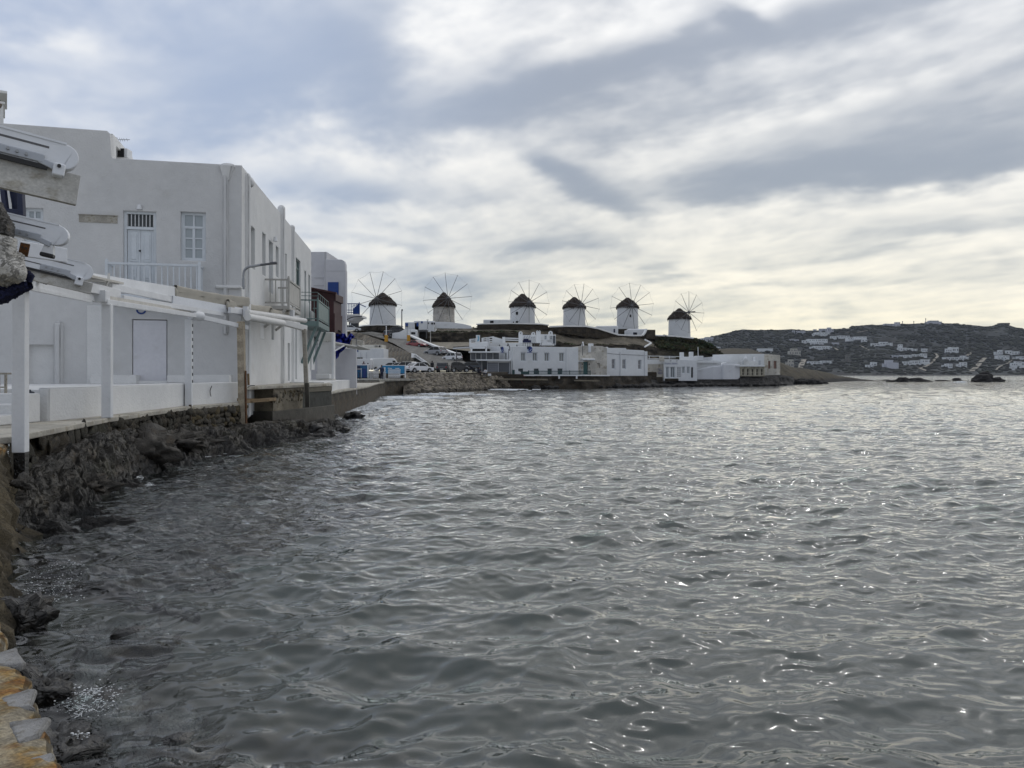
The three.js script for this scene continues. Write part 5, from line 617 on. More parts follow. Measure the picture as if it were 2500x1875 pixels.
// road up the hill, between walls
{
  const Lp = [[1075, 905.5, 121], [1050, 893, 126], [1012, 868, 136], [962, 839, 152], [936, 827, 160], [900, 817, 168], [866, 812, 175]], Rp = [[1175, 899, 121], [1150, 889, 127], [1122, 878, 133], [1052, 850, 150], [1008, 831, 161], [972, 821, 169], [900, 808, 180]];
  const rows = []; for (let i = 0; i < Lp.length - 1; i++) for (let s = 0; s < 8; s++) { const u = s / 8, a = P(...Lp[i]).lerp(P(...Lp[i + 1]), u), b = P(...Rp[i]).lerp(P(...Rp[i + 1]), u), r = []; for (let k = 0; k <= 10; k++) { const c = a.clone().lerp(b, k / 10); c.y += 0.03 * n2(c.x * 0.5, c.z * 0.5); r.push(c); } rows.push(r); }
  struct('road', loft(rows), mat('road_asphalt', [0.30, 0.305, 0.32], 0.9, { side: 2, tex: 'ground', r: 4 }));
  stoneWall('retaining_wall', 'long pale stone wall holding up the road, left of the parked cars', 'stone wall', [[855, 809, 174], [880, 813, 170.5], [905, 822, 165], [940, 834, 156], [975, 849.5, 146.5], [1010, 865.5, 136.8]], [[855, 850, 165], [880, 868, 160], [905, 880, 155], [940, 898, 149], [975, 905, 143], [1010, 907, 135]], paleM, 0);
  stoneWall('ramp_wall', 'white low wall sloping down at the bottom of the road', 'low wall', [[1004, 862, 136.5], [1014, 864, 136.4], [1040, 882, 128.5], [1050, 891, 126]], [[1004, 873, 136], [1014, 873, 136], [1040, 890, 128], [1050, 896, 125.8]], M.white, 0);
  stoneWall('road_wall', 'dark stone wall with broad white coping on the right of the road', 'stone wall', [[996, 818.5, 164], [1020, 829, 158.5], [1042, 839, 153], [1082, 854.5, 145], [1106, 863.5, 140], [1122, 869, 137]], [[996, 833, 163.5], [1042, 852, 152.5], [1082, 866, 144.5], [1122, 880, 136.5]], dryM, 0.32, 0.55);
  struct('gravel_yard', loft([[0, 1], [0.5, 1], [1, 1]].map(([u]) => [0, 0.2, 0.4, 0.6, 0.8, 1].map(v => P(lerp(1046, 1300, v) - u * lerp(0, 0, v), lerp(lerp(846, 874, v), lerp(835.5, 834.5, v), u), lerp(lerp(150, 141, v), 166.5, u))))), mat('pale_gravel', [0.42, 0.40, 0.355], 0.95, { side: 2, tex: 'ground', r: 5 }));
  const cpf = line([[820, 107], [985, 106], [1120, 112.6], [1200, 123], [1240, 129]]); { const rows = []; for (let px = 820; px <= 1240; px += 6) { const d0 = cpf(px)[0], r = []; for (let k = 0; k <= 10; k++) { const D = lerp(d0, 150, k / 10); r.push(V(X(px, D), lerp(2.55, 2.95, clamp((D - 107) / 43)), -D)); } rows.push(r.reverse()); } struct('car_park', loft(rows), mat('car_park_asphalt', [0.33, 0.335, 0.35], 0.9, { side: 2, tex: 'ground', r: 5 })); }
}
{ // pebble beach
  const rows = [], top = line([[985, 2.5, 104], [1120, 2.45, 112], [1200, 2.1, 122], [1300, 1.4, 142], [1440, 0.9, 152]]), bot = line([[985, 0, 91], [1005, 0, 92], [1100, 0, 102], [1200, 0, 118], [1300, 0, 137], [1440, 0, 147]]);
  for (let px = 985; px <= 1440; px += 2) { const a = top(px), b = bot(px), r = []; for (let k = -5; k <= 24; k++) { const u = k / 18; const D = lerp(a[1], b[1], u); r.push(V(X(px, lerp(a[1], b[1], Math.max(u, 0))), k < 0 ? a[0] + 0.05 : lerp(a[0], 0, Math.pow(u, 0.9)), -D)); } rows.push(r.map(p => { p.y += 0.10 * fbm3(p.x * 0.9, 1, p.z * 0.9, 3); return p; })); }
  struct('beach', loft(rows), mat('shingle', [0.20, 0.18, 0.15], 0.95, { side: 2, tex: 'rock', r: 1.2, bumpTex: 'rockB', br: 0.8, bump: 0.1 }));
  const pg = lump(200, 1, 0.25, 1), r = rng(55), N = 5200, im = new THREE.InstancedMesh(planarUV(plain(pg)), mat('pebble', [0.165, 0.145, 0.115], 0.9), N), m4 = new THREE.Matrix4();
  for (let i = 0; i < N; i++) { const px = 990 + Math.pow(r(), 0.8) * 330, u = 0.02 + 0.98 * r(), a = top(px), b = bot(px), D = lerp(a[1], b[1], u), s = 0.06 + 0.26 * Math.pow(r(), 2.5); im.setMatrixAt(i, m4.compose(V(X(px, D), lerp(a[0], 0, Math.pow(u, 0.9)) + 0.02, -D), new THREE.Quaternion().setFromEuler(new THREE.Euler(r(), r() * 6, r())), V(s * 1.4, s * 0.7, s))); const k = 0.4 + r() * 1.0, wet = u > 0.88 ? 0.35 : 1; im.setColorAt(i, new THREE.Color().setRGB(k * wet, k * 0.98 * wet, k * (0.9 + 0.1 * r()) * wet)); }
  im.name = 'pebbles'; im.castShadow = im.receiveShadow = true; scene.add(tag(im, 'grey brown pebbles covering the beach', 'pebbles', null, 'stuff'));
}
// ---------- windmills ----------
function windmill(label, o) {
  const { px0, px1, pyTop, pyBase, apex, hub, R, D, a0, extra } = o, t = thing('windmill', label, 'windmill', 'white thatched windmills on the hill');
  const cx = X((px0 + px1) / 2, D), rb = (X(px1, D) - X(px0, D)) / 2, yT = Y(pyTop, D), yB = Y(pyBase, D) - 1.2, yA = Y(apex, D), rt = rb * 0.965;
  const prof = []; for (let k = 0; k <= 14; k++) { const u = k / 14; prof.push(new THREE.Vector2(lerp(rb * 1.02, rt, u), yB + (yT - yB) * u)); }
  const tw = new THREE.LatheGeometry(prof, 48); { const p = tw.attributes.position; for (let i = 0; i < p.count; i++) { const x = p.getX(i), z = p.getZ(i), y = p.getY(i), s = 1 + 0.012 * n3(x * 0.6 + cx, y * 0.6, z * 0.6); p.setXYZ(i, x * s + cx, y, z * s - D); } tw.computeVertexNormals(); }
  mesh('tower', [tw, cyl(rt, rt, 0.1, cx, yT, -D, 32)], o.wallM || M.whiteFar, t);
  // thatch: steep ragged cone with a blunt top
  const re = rb * 1.07, seg = 72, rows = [], ridge = [[1, 0], [0.985, 0.07], [0.61, 0.5], [0.14, 0.965], [0.07, 0.995], [0.03, 1.0], [0.001, 1.0]];
  const rd = rng(Math.round(px0)); for (const [q, v] of ridge) { const r = []; for (let k = 0; k <= seg; k++) { const th = k / seg * 6.2832, w = q * re * (1 + 0.03 * n2(Math.cos(th) * 5 + px0, Math.sin(th) * 5 + v * 9)); r.push(V(cx + Math.cos(th) * w, lerp(yT - 0.1, yA, v) - (v === 0 ? 0.22 + 0.2 * n2(k * 0.9, px0) : 0) + 0.05 * n2(k, v * 20), -D - Math.sin(th) * w)); } rows.push(r); }
  const fringe = []; for (let k = 0; k < 130; k++) { const th = rd() * 6.2832, l = 0.25 + 0.5 * rd() * (0.4 + Math.max(0, n2(Math.cos(th) * 3 + px0, Math.sin(th) * 3)) * 1.6); fringe.push(new THREE.ConeGeometry(0.10, l, 4).rotateX(Math.PI).translate(cx + Math.cos(th) * re, yT - 0.12 - l / 2, -D + Math.sin(th) * re)); }
  const layer = []; for (let k = 0; k < 200; k++) { const th = rd() * 6.2832, v = 0.04 + rd() * 0.62, q = lerp(1.02, 0.18, v); layer.push(new THREE.ConeGeometry(0.07, 0.3, 4).rotateX(Math.PI * 0.98).rotateZ(0).translate(0, 0, 0).applyMatrix4(new THREE.Matrix4().makeRotationY(-th).setPosition(cx + Math.cos(th) * (q * re + 0.02), lerp(yT, yA, v), -D + Math.sin(th) * (q * re + 0.02)))); }
  mesh('thatched_cap', [loft(rows), ...fringe, ...layer], mat('reed_thatch2', [0.088, 0.066, 0.052], 0.95, { side: 2, tex: 'rock', r: 1.1, bumpTex: 'rockB', br: 0.5, bump: 0.08 }), t);
  // sail wheel
  const H = P(hub[0], hub[1], D), off = H.x - cx, fw = re + 0.5; const yaw = Math.asin(clamp(off / fw, -0.95, 0.95)); const c = V(cx + Math.sin(yaw) * fw, H.y, -D + Math.cos(yaw) * fw), ex = V(Math.cos(yaw), 0, -Math.sin(yaw)); const Rm = R / F * (D - fw);
  const wheel = mesh('axle', [rod(V(cx, H.y, -D), c.clone().add(V(Math.sin(yaw) * (o.bow || 0.6), 0, Math.cos(yaw) * (o.bow || 0.6))), 0.2, 0.13), new THREE.SphereGeometry(0.34, 12, 8).translate(c.x, c.y, c.z)], M.pole, t), tips = [];
  for (let k = 0; k < 12; k++) { const th = (a0 + k * 30) * Math.PI / 180, tip = c.clone().addScaledVector(ex, Math.sin(th) * Rm).add(V(0, Math.cos(th) * Rm, 0)); tips.push(tip); mesh('spoke', [rod(c, tip, 0.068, 0.048, 6)], M.pole, t); }
  const ring = []; for (let k = 0; k < 12; k++) { const a = tips[k], b = tips[(k + 1) % 12], m = a.clone().lerp(b, 0.5).lerp(c, 0.03); ring.push(rod(a, m, 0.016, 0.016, 4), rod(m, b, 0.016, 0.016, 4)); } const bow = c.clone().add(V(Math.sin(yaw) * 0.6, 0, Math.cos(yaw) * 0.6)); mesh('rim_wire', ring, mat('thin_wire', [0.20, 0.20, 0.20], 0.8), t);
  for (const [wx, wy, w, h] of extra || []) mesh('window', [box(w, h, 0.5, X(wx, D - rb), Y(wy, D - rb), -D + Math.sqrt(Math.max(0.1, rb * rb - (X(wx, D) - cx) ** 2)) - 0.12)], M.dark, t);
  return t;
}
const millWall = mat('patched_whitewash', [0.78, 0.77, 0.76], 0.9, { tex: 'concrete', r: 4 });
windmill('windmill at the left end of the row, its sail wheel leaning to the left', { px0: 903, px1: 966, pyTop: 743, pyBase: 794, apex: 714.5, hub: [926, 733], R: 68, D: 186, a0: -15 });
windmill('second windmill from the left, with patched greyish walls', { px0: 1057, px1: 1110, pyTop: 747, pyBase: 790, apex: 713.5, hub: [1096, 731.5], R: 63, D: 198, a0: -6.5, wallM: millWall, bow: 0.9 });
windmill('third windmill from the left, with a small square window high in its wall', { px0: 1245, px1: 1306, pyTop: 747.5, pyBase: 793, apex: 717, hub: [1291, 742], R: 56, D: 190, a0: 0, extra: [[1262, 764.5, 0.55, 0.7], [1262, 787, 0.55, 0.7]] });
windmill('fourth windmill from the left, between the platform wall and the open sky', { px0: 1375, px1: 1429, pyTop: 750, pyBase: 799, apex: 725, hub: [1416, 747.5], R: 53, D: 200, a0: 9 });
windmill('fifth windmill from the left, with a narrow slit window below its wheel', { px0: 1506, px1: 1558, pyTop: 749, pyBase: 806, apex: 726.5, hub: [1538, 749.5], R: 56, D: 205, a0: -6.5, extra: [[1539, 771, 0.4, 0.65]] });
windmill('last windmill at the right end of the row, standing lowest', { px0: 1632, px1: 1685, pyTop: 777, pyBase: 826, apex: 752.5, hub: [1675.5, 764.5], R: 51, D: 200, a0: 0, bow: 2.2 });

// ---------- far shore ----------
const ridge = line([[1500, 860], [1640, 838], [1712, 828], [1742, 820.5], [1786, 810], [1813, 804], [1844, 805.6], [1908, 805], [1933, 803.5], [1968, 807], [2010, 806], [2036, 803], [2073, 801.5], [2078, 796.8], [2130, 792], [2139, 793.6], [2158, 792], [2198, 790.7], [2218, 790.7], [2258, 788.6], [2322, 789.3], [2349, 792], [2390, 795], [2402, 797], [2420, 796], [2440, 790.4], [2461, 789.6], [2463, 793.4], [2479, 799], [2500, 804], [2580, 822], [2700, 850], [2900, 890], [3200, 912]]);
const farD = (px, py) => { const r = ridge(px)[0]; return lerp(1450, 2250, Math.pow(clamp((916 - py) / (916 - r)), 0.9)); };
{
  const rows = []; for (let px = 1500; px <= 3200; px += 2) { const r = [], rd = ridge(px)[0]; for (let k = -2; k <= 90; k++) { const v = k / 90, py = lerp(916, rd, v), D = farD(px, py); const p = P(px, py, D); const e = clamp(v) * clamp((1 - v) * 6); p.y += e * (6 * fbm3(p.x * 0.006, 2, p.z * 0.006, 4) + 2.2 * n3(p.x * 0.03, 4, p.z * 0.03)); if (v >= 1) p.y += 0.7 * n2(px * 0.4, 3); r.push(p); } const b = P(px, rd + 12, 2600); r.push(b, V(b.x, -5, -2700)); rows.push(r); }
  const g = loft(rows); vcol(g, (x, y, z) => { const k = fbm3(x * 0.006, y * 0.02, z * 0.006, 4), s = fbm3(x * 0.03, y * 0.09, z * 0.03, 4), low = 1 - sstep(0, 42, y), f = sstep(0.1, 0.35, fbm3(x * 0.012 + 9, y * 0.06, z * 0.012, 3)); const v = Math.max(0.25, 0.85 + 1.7 * s) * 0.6; return [lerp(0.034 + 0.02 * k, 0.066, low * 0.4 + f * 0.5) * v, lerp(0.041 + 0.018 * k, 0.067, low * 0.4 + f * 0.5) * v, lerp(0.042 + 0.012 * k, 0.056, low * 0.4 + f * 0.5) * v]; });
  struct('far_hills', g, mat('far_scrub', [1, 1, 1], 1, { vertexColors: true, side: 2 }));
  { const b = planarUV(plain(lump(120, 1, 0.3, 1))), r = rng(66), N = 5200, im = new THREE.InstancedMesh(b, mat('far_bush', [0.020, 0.025, 0.022], 1), N), m4 = new THREE.Matrix4(); for (let i = 0; i < N; i++) { const px = 1640 + r() * 900, rd = ridge(px)[0], py = lerp(914, rd + 1, Math.pow(r(), 0.8)), D = farD(px, py), p = P(px, py, D), s = 1.2 + 3.2 * r() * r(); im.setMatrixAt(i, m4.compose(V(p.x, p.y + 0.5, p.z + 4), new THREE.Quaternion(), V(s * 2.4, s, s * 1.5))); const k = 0.5 + 1.6 * r() * r(); im.setColorAt(i, new THREE.Color().setRGB(k * 1.15, k, k * 0.8)); } im.name = 'hill_scrub'; im.castShadow = im.receiveShadow = true; scene.add(tag(im, 'dark scrub and rough stones scattered over the far hill', 'scrub', null, 'stuff')); }
  // dirt tracks
  const tr = (label, pts, w) => { const t = [], m = mat('pale_track', [0.27, 0.245, 0.20], 1, { side: 2 }); const c = pts.map(([x, y]) => P(x, y, farD(x, y) - 9)); for (let i = 0; i < c.length - 1; i++) t.push(bar(c[i], c[i + 1], w, 1.2)); tag(struct('dirt_track', t, m), label, 'track'); };
  tr('straight pale track climbing the far shore above the big sea rock', [[2372, 906], [2386, 894], [2396, 882], [2404, 874]], 9); tr('pale track winding down the middle of the far shore', [[2284, 863], [2290, 869], [2276, 884], [2262, 894], [2246, 899], [2264, 906], [2274, 907]], 5); tr('short pale track below the long white house', [[2361, 868], [2374, 859]], 6); tr('broad pale ramp near the left end of the far shore', [[1954, 898], [1958, 888], [1963, 877]], 11); tr('thin pale track curving under the ridge', [[2052, 809.5], [2070, 811], [2094, 811.5], [2116, 807], [2136, 803]], 3); tr('short double track left of the middle houses', [[2030, 845], [2046, 855]], 4); tr('thin track at the right edge of the far shore', [[2430, 904], [2442, 894], [2458, 888], [2474, 876]], 3.5); tr('thin track among the scrub below the ridge villas', [[2100, 843], [2112, 850], [2122, 855]], 3);
}
const farW = mat('far_white', [0.62, 0.64, 0.65], 0.95), farC = mat('far_cream', [0.40, 0.385, 0.34], 0.95), farG = mat('far_grey_white', [0.46, 0.47, 0.51], 0.95), farDk = mat('far_window', [0.05, 0.055, 0.065], 0.5);
function farHouse(label, blocks, m = farW, win = true) {
  const t = thing('hillside_house', label, 'house'), mx = Math.max(...blocks.map(b => b[3])); let i = 0;
  for (const [x0, y0, x1, y1] of blocks) { const xm = (x0 + x1) / 2, D = farD(xm, Math.max(mx - 2, y1)) - 14 - 3 * i, w = (x1 - x0) / F * D, h = (y1 - y0) / F * D, dep = Math.max(7, w * 0.5); mesh('wall', [box(w, h + 5, dep, X(xm, D), Y(y0, D) - h / 2 - 2.5, -D - dep / 2), box(w + 0.5, 0.5, dep + 0.5, X(xm, D), Y(y0, D) + 0.2, -D - dep / 2)], m, t);
    if (win && x1 - x0 > 4) { const n = Math.max(1, Math.round((x1 - x0) / 5)); for (let k = 0; k < n; k++) { const s = (k + 0.5) / n; mesh('window', [box(w / n * 0.42, h * 0.36, 0.5, X(x0, D) + w * s + ((k * 37 + i * 11) % 5 - 2) * 0.1 * w / n, Y(y0, D) - h * 0.52, -D + 0.05)], farDk, t); } } i++; }
  return t;
}
const Z5 = (...r) => [1900 + r[0] * 0.13562, 750 + r[1] * 0.13562, 1900 + r[2] * 0.13562, 750 + r[3] * 0.13562], Z6 = (...r) => { const z = Z5(...r); z[0] += 300; z[2] += 300; return z; };
farHouse('small white house with stepped terraces at the left foot of the far hill', [[1713, 826, 1742, 833], [1722, 824, 1742, 829]], farG);
farHouse('single white house above the brown hump behind the bay', [[1744, 847, 1759, 852]]);
farHouse('long white house with a dark terrace left of the cream houses', [[1853, 851, 1887, 858]], farW, false);
farHouse('white houses on the ridge at its left shoulder', [Z5(262, 422, 300, 455), Z5(330, 430, 420, 455), Z5(425, 425, 492, 462)], farG);
farHouse('cluster of pale houses on the ridge with one taller block', [Z5(640, 400, 690, 425), Z5(755, 388, 885, 430), Z5(893, 368, 955, 440), Z5(955, 392, 998, 436)], farG);
farHouse('terraced white villa just under the ridge cluster', [Z5(628, 478, 760, 502), Z5(680, 455, 935, 480), Z5(770, 490, 880, 508)]);
farHouse('flat white building at the left, alone in the scrub', [Z5(218, 580, 372, 604)], farG);
farHouse('wide terraced white complex with three levels', [Z5(445, 598, 570, 645), Z5(560, 576, 890, 612), Z5(690, 618, 820, 668), Z5(590, 638, 690, 660)]);
farHouse('long white row house with dark openings below the terraced complex', [Z5(625, 712, 970, 745), Z5(660, 702, 930, 715)]);
farHouse('upper white villa with a long terrace in mid slope', [Z5(950, 522, 1060, 552), Z5(1085, 515, 1290, 545)]);
farHouse('broad white villa ending in a tall block on the right', [Z5(1260, 548, 1520, 580), Z5(1510, 570, 1600, 628), Z5(1390, 532, 1590, 552)]);
farHouse('small pale outbuilding below the two villas', [Z5(985, 640, 1095, 664)], farG, false);
farHouse('white villa with flat roofs stepping up, right of the middle', [Z5(1692, 652, 1830, 686), Z5(1838, 626, 1975, 680), Z5(1975, 645, 2062, 676)]);
farHouse('cream two storey house with a white wing at the left foot', [Z5(205, 790, 405, 858), Z5(232, 746, 345, 800)], farC);
farHouse('narrow cream tower house nearest the headland', [Z5(150, 1000, 285, 1080), Z5(190, 944, 272, 1010)], farC);
farHouse('low white shoreline house in two halves', [Z5(555, 980, 770, 1015), Z5(785, 966, 972, 1004)]);
farHouse('unfinished grey brown house among the fields', [Z5(1180, 940, 1305, 975), Z5(1225, 870, 1300, 940)], mat('far_brown', [0.15, 0.145, 0.13], 0.95));
farHouse('white stepped house by the shore, left of the large stepped block', [Z5(1592, 1040, 1720, 1080), Z5(1680, 992, 1778, 1070)]);
farHouse('large grey white stepped block close to the shore', [Z5(1895, 1020, 2000, 1050), Z5(1940, 955, 2070, 1060), Z5(2000, 1000, 2168, 1102)], farG, false);
farHouse('white hotel wing on the ridge at the centre', [Z5(1925, 300, 2090, 326), Z5(2080, 312, 2200, 336), Z5(2108, 272, 2195, 300)], farG);
farHouse('pale hilltop building with a long flat roof', [Z6(490, 262, 735, 290), Z6(515, 243, 680, 266)], farG);
farHouse('curving row of white houses at the upper left of the last hill', [Z6(0, 732, 95, 780), Z6(90, 742, 215, 782), Z6(210, 752, 298, 788)]);
farHouse('single white cube house beside the curving row', [Z6(385, 748, 478, 800)]);
farHouse('second long row of white houses with dark windows', [Z6(10, 862, 225, 898), Z6(225, 852, 370, 890), Z6(368, 838, 468, 880)]);
farHouse('third long row of white houses, nearest the winding track', [Z6(55, 980, 200, 1030), Z6(200, 962, 385, 1015), Z6(385, 944, 520, 1000)]);
farHouse('large plain white block house above the low long house', [Z6(812, 750, 905, 812), Z6(880, 724, 1035, 808)]);
farHouse('low long white house with a small upper room', [Z6(810, 902, 1080, 942), Z6(1085, 876, 1172, 910), Z6(1080, 900, 1218, 938)]);
farHouse('left one of two small white houses above the shore', [Z6(768, 1045, 925, 1086), Z6(808, 1020, 925, 1050)]);
farHouse('right one of two small white houses above the shore', [Z6(1030, 1025, 1188, 1064), Z6(1075, 996, 1188, 1028)]);
farHouse('stepped white house left of the pair at the upper right', [Z6(1705, 805, 1835, 836), Z6(1760, 776, 1835, 810)]);
farHouse('pair of white cube houses at the upper right', [Z6(1900, 782, 1990, 846), Z6(2000, 798, 2130, 854)]);
farHouse('white house with a wide dark terrace below the pair', [Z6(1745, 872, 1950, 914), Z6(1860, 900, 1905, 944), Z6(1745, 900, 1830, 934)]);
farHouse('white terraced houses at the right edge of the picture, upper', [Z6(2040, 910, 2130, 944), Z6(2120, 888, 2300, 920)]);
farHouse('white terraced houses at the right edge of the picture, lower', [Z6(1995, 1004, 2090, 1060), Z6(2065, 982, 2180, 1010), Z6(2130, 990, 2300, 1058), Z6(1985, 1080, 2050, 1108)]);
farHouse('white cottage half hidden in the scrub at mid slope', [Z5(2175, 672, 2240, 706), Z5(2160, 735, 2260, 765)]);
farHouse('low white wall house above the shore fields', [Z5(2065, 865, 2230, 885)], farG);
{ const t = thing('hilltop_fort', 'squat dark ruin on the right hand hilltop', 'ruin'); const D = 2240; mesh('wall', [box(26, 5, 18, X(2450, D), Y(791, D), -D)], mat('ruin_stone', [0.06, 0.058, 0.055], 1), t); }
for (const [px, py, h, l] of [[2203.5, 791, 6.5, 'short mast at the left of the hilltop'], [2231, 790, 5.5, 'short mast in the middle of the hilltop'], [2260, 788, 11, 'tall mast beside the pale hilltop building']]) tag(mesh('mast', [rod(P(px, py, 2240), P(px, py - h, 2240), 0.9, 0.6, 6), box(2.2, 3, 1, X(px, 2240), Y(py - h * 0.85, 2240), -2240)], M.pole), l, 'mast');

{ // headland and sea rocks
  const prof = line([[1895, 884, 205], [1905, 886, 205], [1926, 896, 210], [1957, 899, 220], [1998, 905, 235], [2022, 910, 245], [2049, 918, 256], [2076, 921, 266], [2103, 925.5, 275], [2147, 929, 284], [2160, 930.5, 288]]), foot = line([[1895, 0, 181], [1930, 0, 184], [1960, 0, 190], [2000, 0, 206], [2030, 0, 225], [2060, 0, 242], [2103, 0, 262], [2160, 0, 282]]);
  const rows = []; for (let px = 1888; px <= 2160; px += 1) { const a = P(px, ...prof(px)), fd = foot(px)[1], b = V(X(px, fd), -0.3, -fd), r = [V(a.x + 4, -1, a.z - 12), V(a.x + 2, a.y * 0.7, a.z - 7)]; for (let k = 0; k <= 34; k++) { const u = k / 34, p = a.clone().lerp(b, u); p.y = lerp(a.y, -0.3, Math.pow(u, 1.25)); const e = u; p.y += e * (0.55 * fbm3(p.x * 0.3, 3, p.z * 0.3, 4) + 0.5 * Math.max(0, fbm3(p.x * 0.8, 6, p.z * 0.8, 3))) ; r.push(p); } r.push(V(b.x, -2, b.z + 3)); rows.push(r); }
  const g = loft(rows); vcol(g, (x, y, z) => { const k = fbm3(x * 0.25, y * 0.5, z * 0.25, 4), w = 1 - sstep(0.5, 1.5, y + 0.5 * k); return [lerp(0.105 + 0.05 * k, 0.022, w), lerp(0.092 + 0.04 * k, 0.02, w), lerp(0.062 + 0.02 * k, 0.02, w)]; });
  struct('headland', g, landM);
  const rs = [1, 2, 3, 4].map(k => lump(60 + k, 4, 0.45, 1.3)); const rk = mat('black_sea_rock', [0.024, 0.021, 0.021], 0.8, { tex: 'rock', r: 2, bumpTex: 'rockB', br: 1.5, bump: 0.2 });
  const R = (label, cat, list, grp) => { const gs = list.map(([px, D, y, w, h, d, k]) => place(rs[k % 4], X(px, D), y, -D, w, h, d, k)); return tag(mesh('sea_rock', gs, rk), label, 'rock', grp); };
  R('large black pointed sea rock off the far shore', 'rock', [[2404, 238, 0.2, 4.2, 2.1, 3, 1], [2407, 238.5, 1.6, 2.0, 1.7, 1.8, 2], [2432, 238, 0.2, 3.0, 1.4, 2.4, 3], [2388, 237.5, 0, 2.4, 1.1, 2, 0]]);
  R('long low black reef left of the pointed sea rock', 'rock', [[2180, 236, 0, 2.4, 0.7, 2, 0], [2207, 232, 0.1, 2.9, 1.3, 2, 1], [2240, 240, 0.1, 3.4, 1.2, 2, 2], [2262, 240, 0, 2, 0.6, 2, 3]]); R('small flat reef just left of the pointed sea rock', 'rock', [[2300, 262, 0, 2.8, 0.5, 1.5, 0], [2338, 270, 0.1, 2.6, 0.9, 1.6, 1]]); R('tiny low reef at the tip of the headland', 'rock', [[2166, 282, 0, 2, 0.4, 1.5, 2]]);
  R('flat black rock awash off the headland', 'rock', [[2016, 186, 0.05, 0.9, 0.45, 0.8, 1]]); R('floating dark log or rock off the pointed sea rock', 'rock', [[2392, 160, 0.02, 0.8, 0.12, 0.3, 2]]);
  const r = rng(19); const near = []; for (let i = 0; i < 60; i++) near.push([1905 + r() * 90, 178 + r() * 9, 0.1 + 0.5 * r(), 0.5 + r() * 1.1, 0.3 + r() * 0.6, 0.6 + r() * 0.8, Math.floor(r() * 4)]); const sh = R('jumble of black boulders at the foot of the headland', 'boulders', near); sh.userData.kind = 'stuff';
}
{ // brown hump behind the bay
  const pr = line([[1690, 880], [1735, 860], [1750, 851], [1790, 848.5], [1830, 851.5], [1856, 861], [1900, 884], [1945, 902], [1990, 912]]), rows = []; for (let px = 1690; px <= 1990; px += 3) { const a = P(px, pr(px)[0], 420), b = P(px, 914, 300), r = [V(a.x, -2, a.z - 60)]; for (let k = 0; k <= 16; k++) r.push(a.clone().lerp(b, k / 16).add(V(0, 0.8 * fbm3(a.x * 0.05, k * 0.4, 3, 3), 0))); rows.push(r); }
  const g = loft(rows); vcol(g, (x, y, z) => { const k = fbm3(x * 0.08, y * 0.2, z * 0.08, 4); return [0.10 + 0.06 * k, 0.09 + 0.05 * k, 0.066 + 0.03 * k]; }); struct('brown_hill', g, landM);
}
{ const t = thing('car_park_wall', 'low dark stone wall holding the front edge of the car park above the beach', 'stone wall'), cpf = line([[820, 107], [985, 106], [1120, 112.6], [1200, 123], [1240, 129]]), rows = []; for (let px = 820; px <= 1240; px += 3) { const D = cpf(px)[0], yt = lerp(2.53, 2.93, clamp((D - 107) / 43)), r = []; for (let k = 0; k <= 6; k++) r.push(V(X(px, D), lerp(0.8, yt, k / 6), -D + 0.1 + 0.1 * n3(px * 0.4, k * 0.9, 4))); r.push(V(X(px, D), yt, -D - 0.5), V(X(px, D), 0.8, -D - 0.5)); rows.push(r); } mesh('stonework', [loft(rows)], dryM, t); }
// ---------- white buildings at the water across the bay ----------
// flat-fronted block between two directions at a distance, with real windows set into the wall
function blockWall(t, px0, px1, pyT, pyB, D, dep, o = {}) {
  const x0 = X(px0, D), x1 = X(px1, o.D1 || D), z0 = -D, z1 = -(o.D1 || D), L = Math.hypot(x1 - x0, z1 - z0), A = wallAxes(V(x0, 0, z0), V((x1 - x0) / L, 0, (z1 - z0) / L)), yT = Array.isArray(pyT) ? null : Y(pyT, D), yB = Y(pyB, D);
  const top = Array.isArray(pyT) ? pyT.map(([p, y]) => { const s = A.s(p); return [clamp(s, 0, L), A.y(y, s)]; }) : [[0, yT], [L, yT]];
  const s = new THREE.Shape(); s.moveTo(0, yB); s.lineTo(L, yB); for (let i = top.length - 1; i >= 0; i--) s.lineTo(...top[i]); s.closePath();
  const H = (o.holes || []).map(h => rectOn(A, ...h)); for (const h of H) { const q = new THREE.Path(); q.moveTo(h[0], h[1]); q.lineTo(h[0], h[3]); q.lineTo(h[2], h[3]); q.lineTo(h[2], h[1]); q.closePath(); s.holes.push(q); }
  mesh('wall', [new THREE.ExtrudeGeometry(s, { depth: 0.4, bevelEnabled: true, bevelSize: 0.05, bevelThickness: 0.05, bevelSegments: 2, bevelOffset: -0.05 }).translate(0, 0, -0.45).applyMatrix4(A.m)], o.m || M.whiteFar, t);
  const tm = Math.min(...top.map(p => p[1])) - 0.4; mesh('roof', [box(L - 0.1, tm - yB, dep - 0.5, L / 2, (tm + yB) / 2, -dep / 2 - 0.3).applyMatrix4(A.m)], o.m || M.whiteFar, t);
  A.L = L; A.H = H; return A;
}
const shutterW = mat('grey_drape', [0.30, 0.32, 0.325], 0.7, { tex: 'wood', r: 0.8 }), greenJ = mat('green_joinery', [0.012, 0.045, 0.045], 0.5), glassB = mat('blue_grey_glass', [0.07, 0.08, 0.095], 0.15), frameG = mat('grey_frame', [0.42, 0.44, 0.47], 0.5);
const win2 = (t, A, h, o = {}) => windowUnit(t, A, ...h, { m: o.m || M.joinery, pane: o.pane || shutterW, back: o.back || 0.22, cols: o.cols || 2, rows: o.rows || 1, fw: 0.08, bar: 0.025, name: o.name || 'window' });
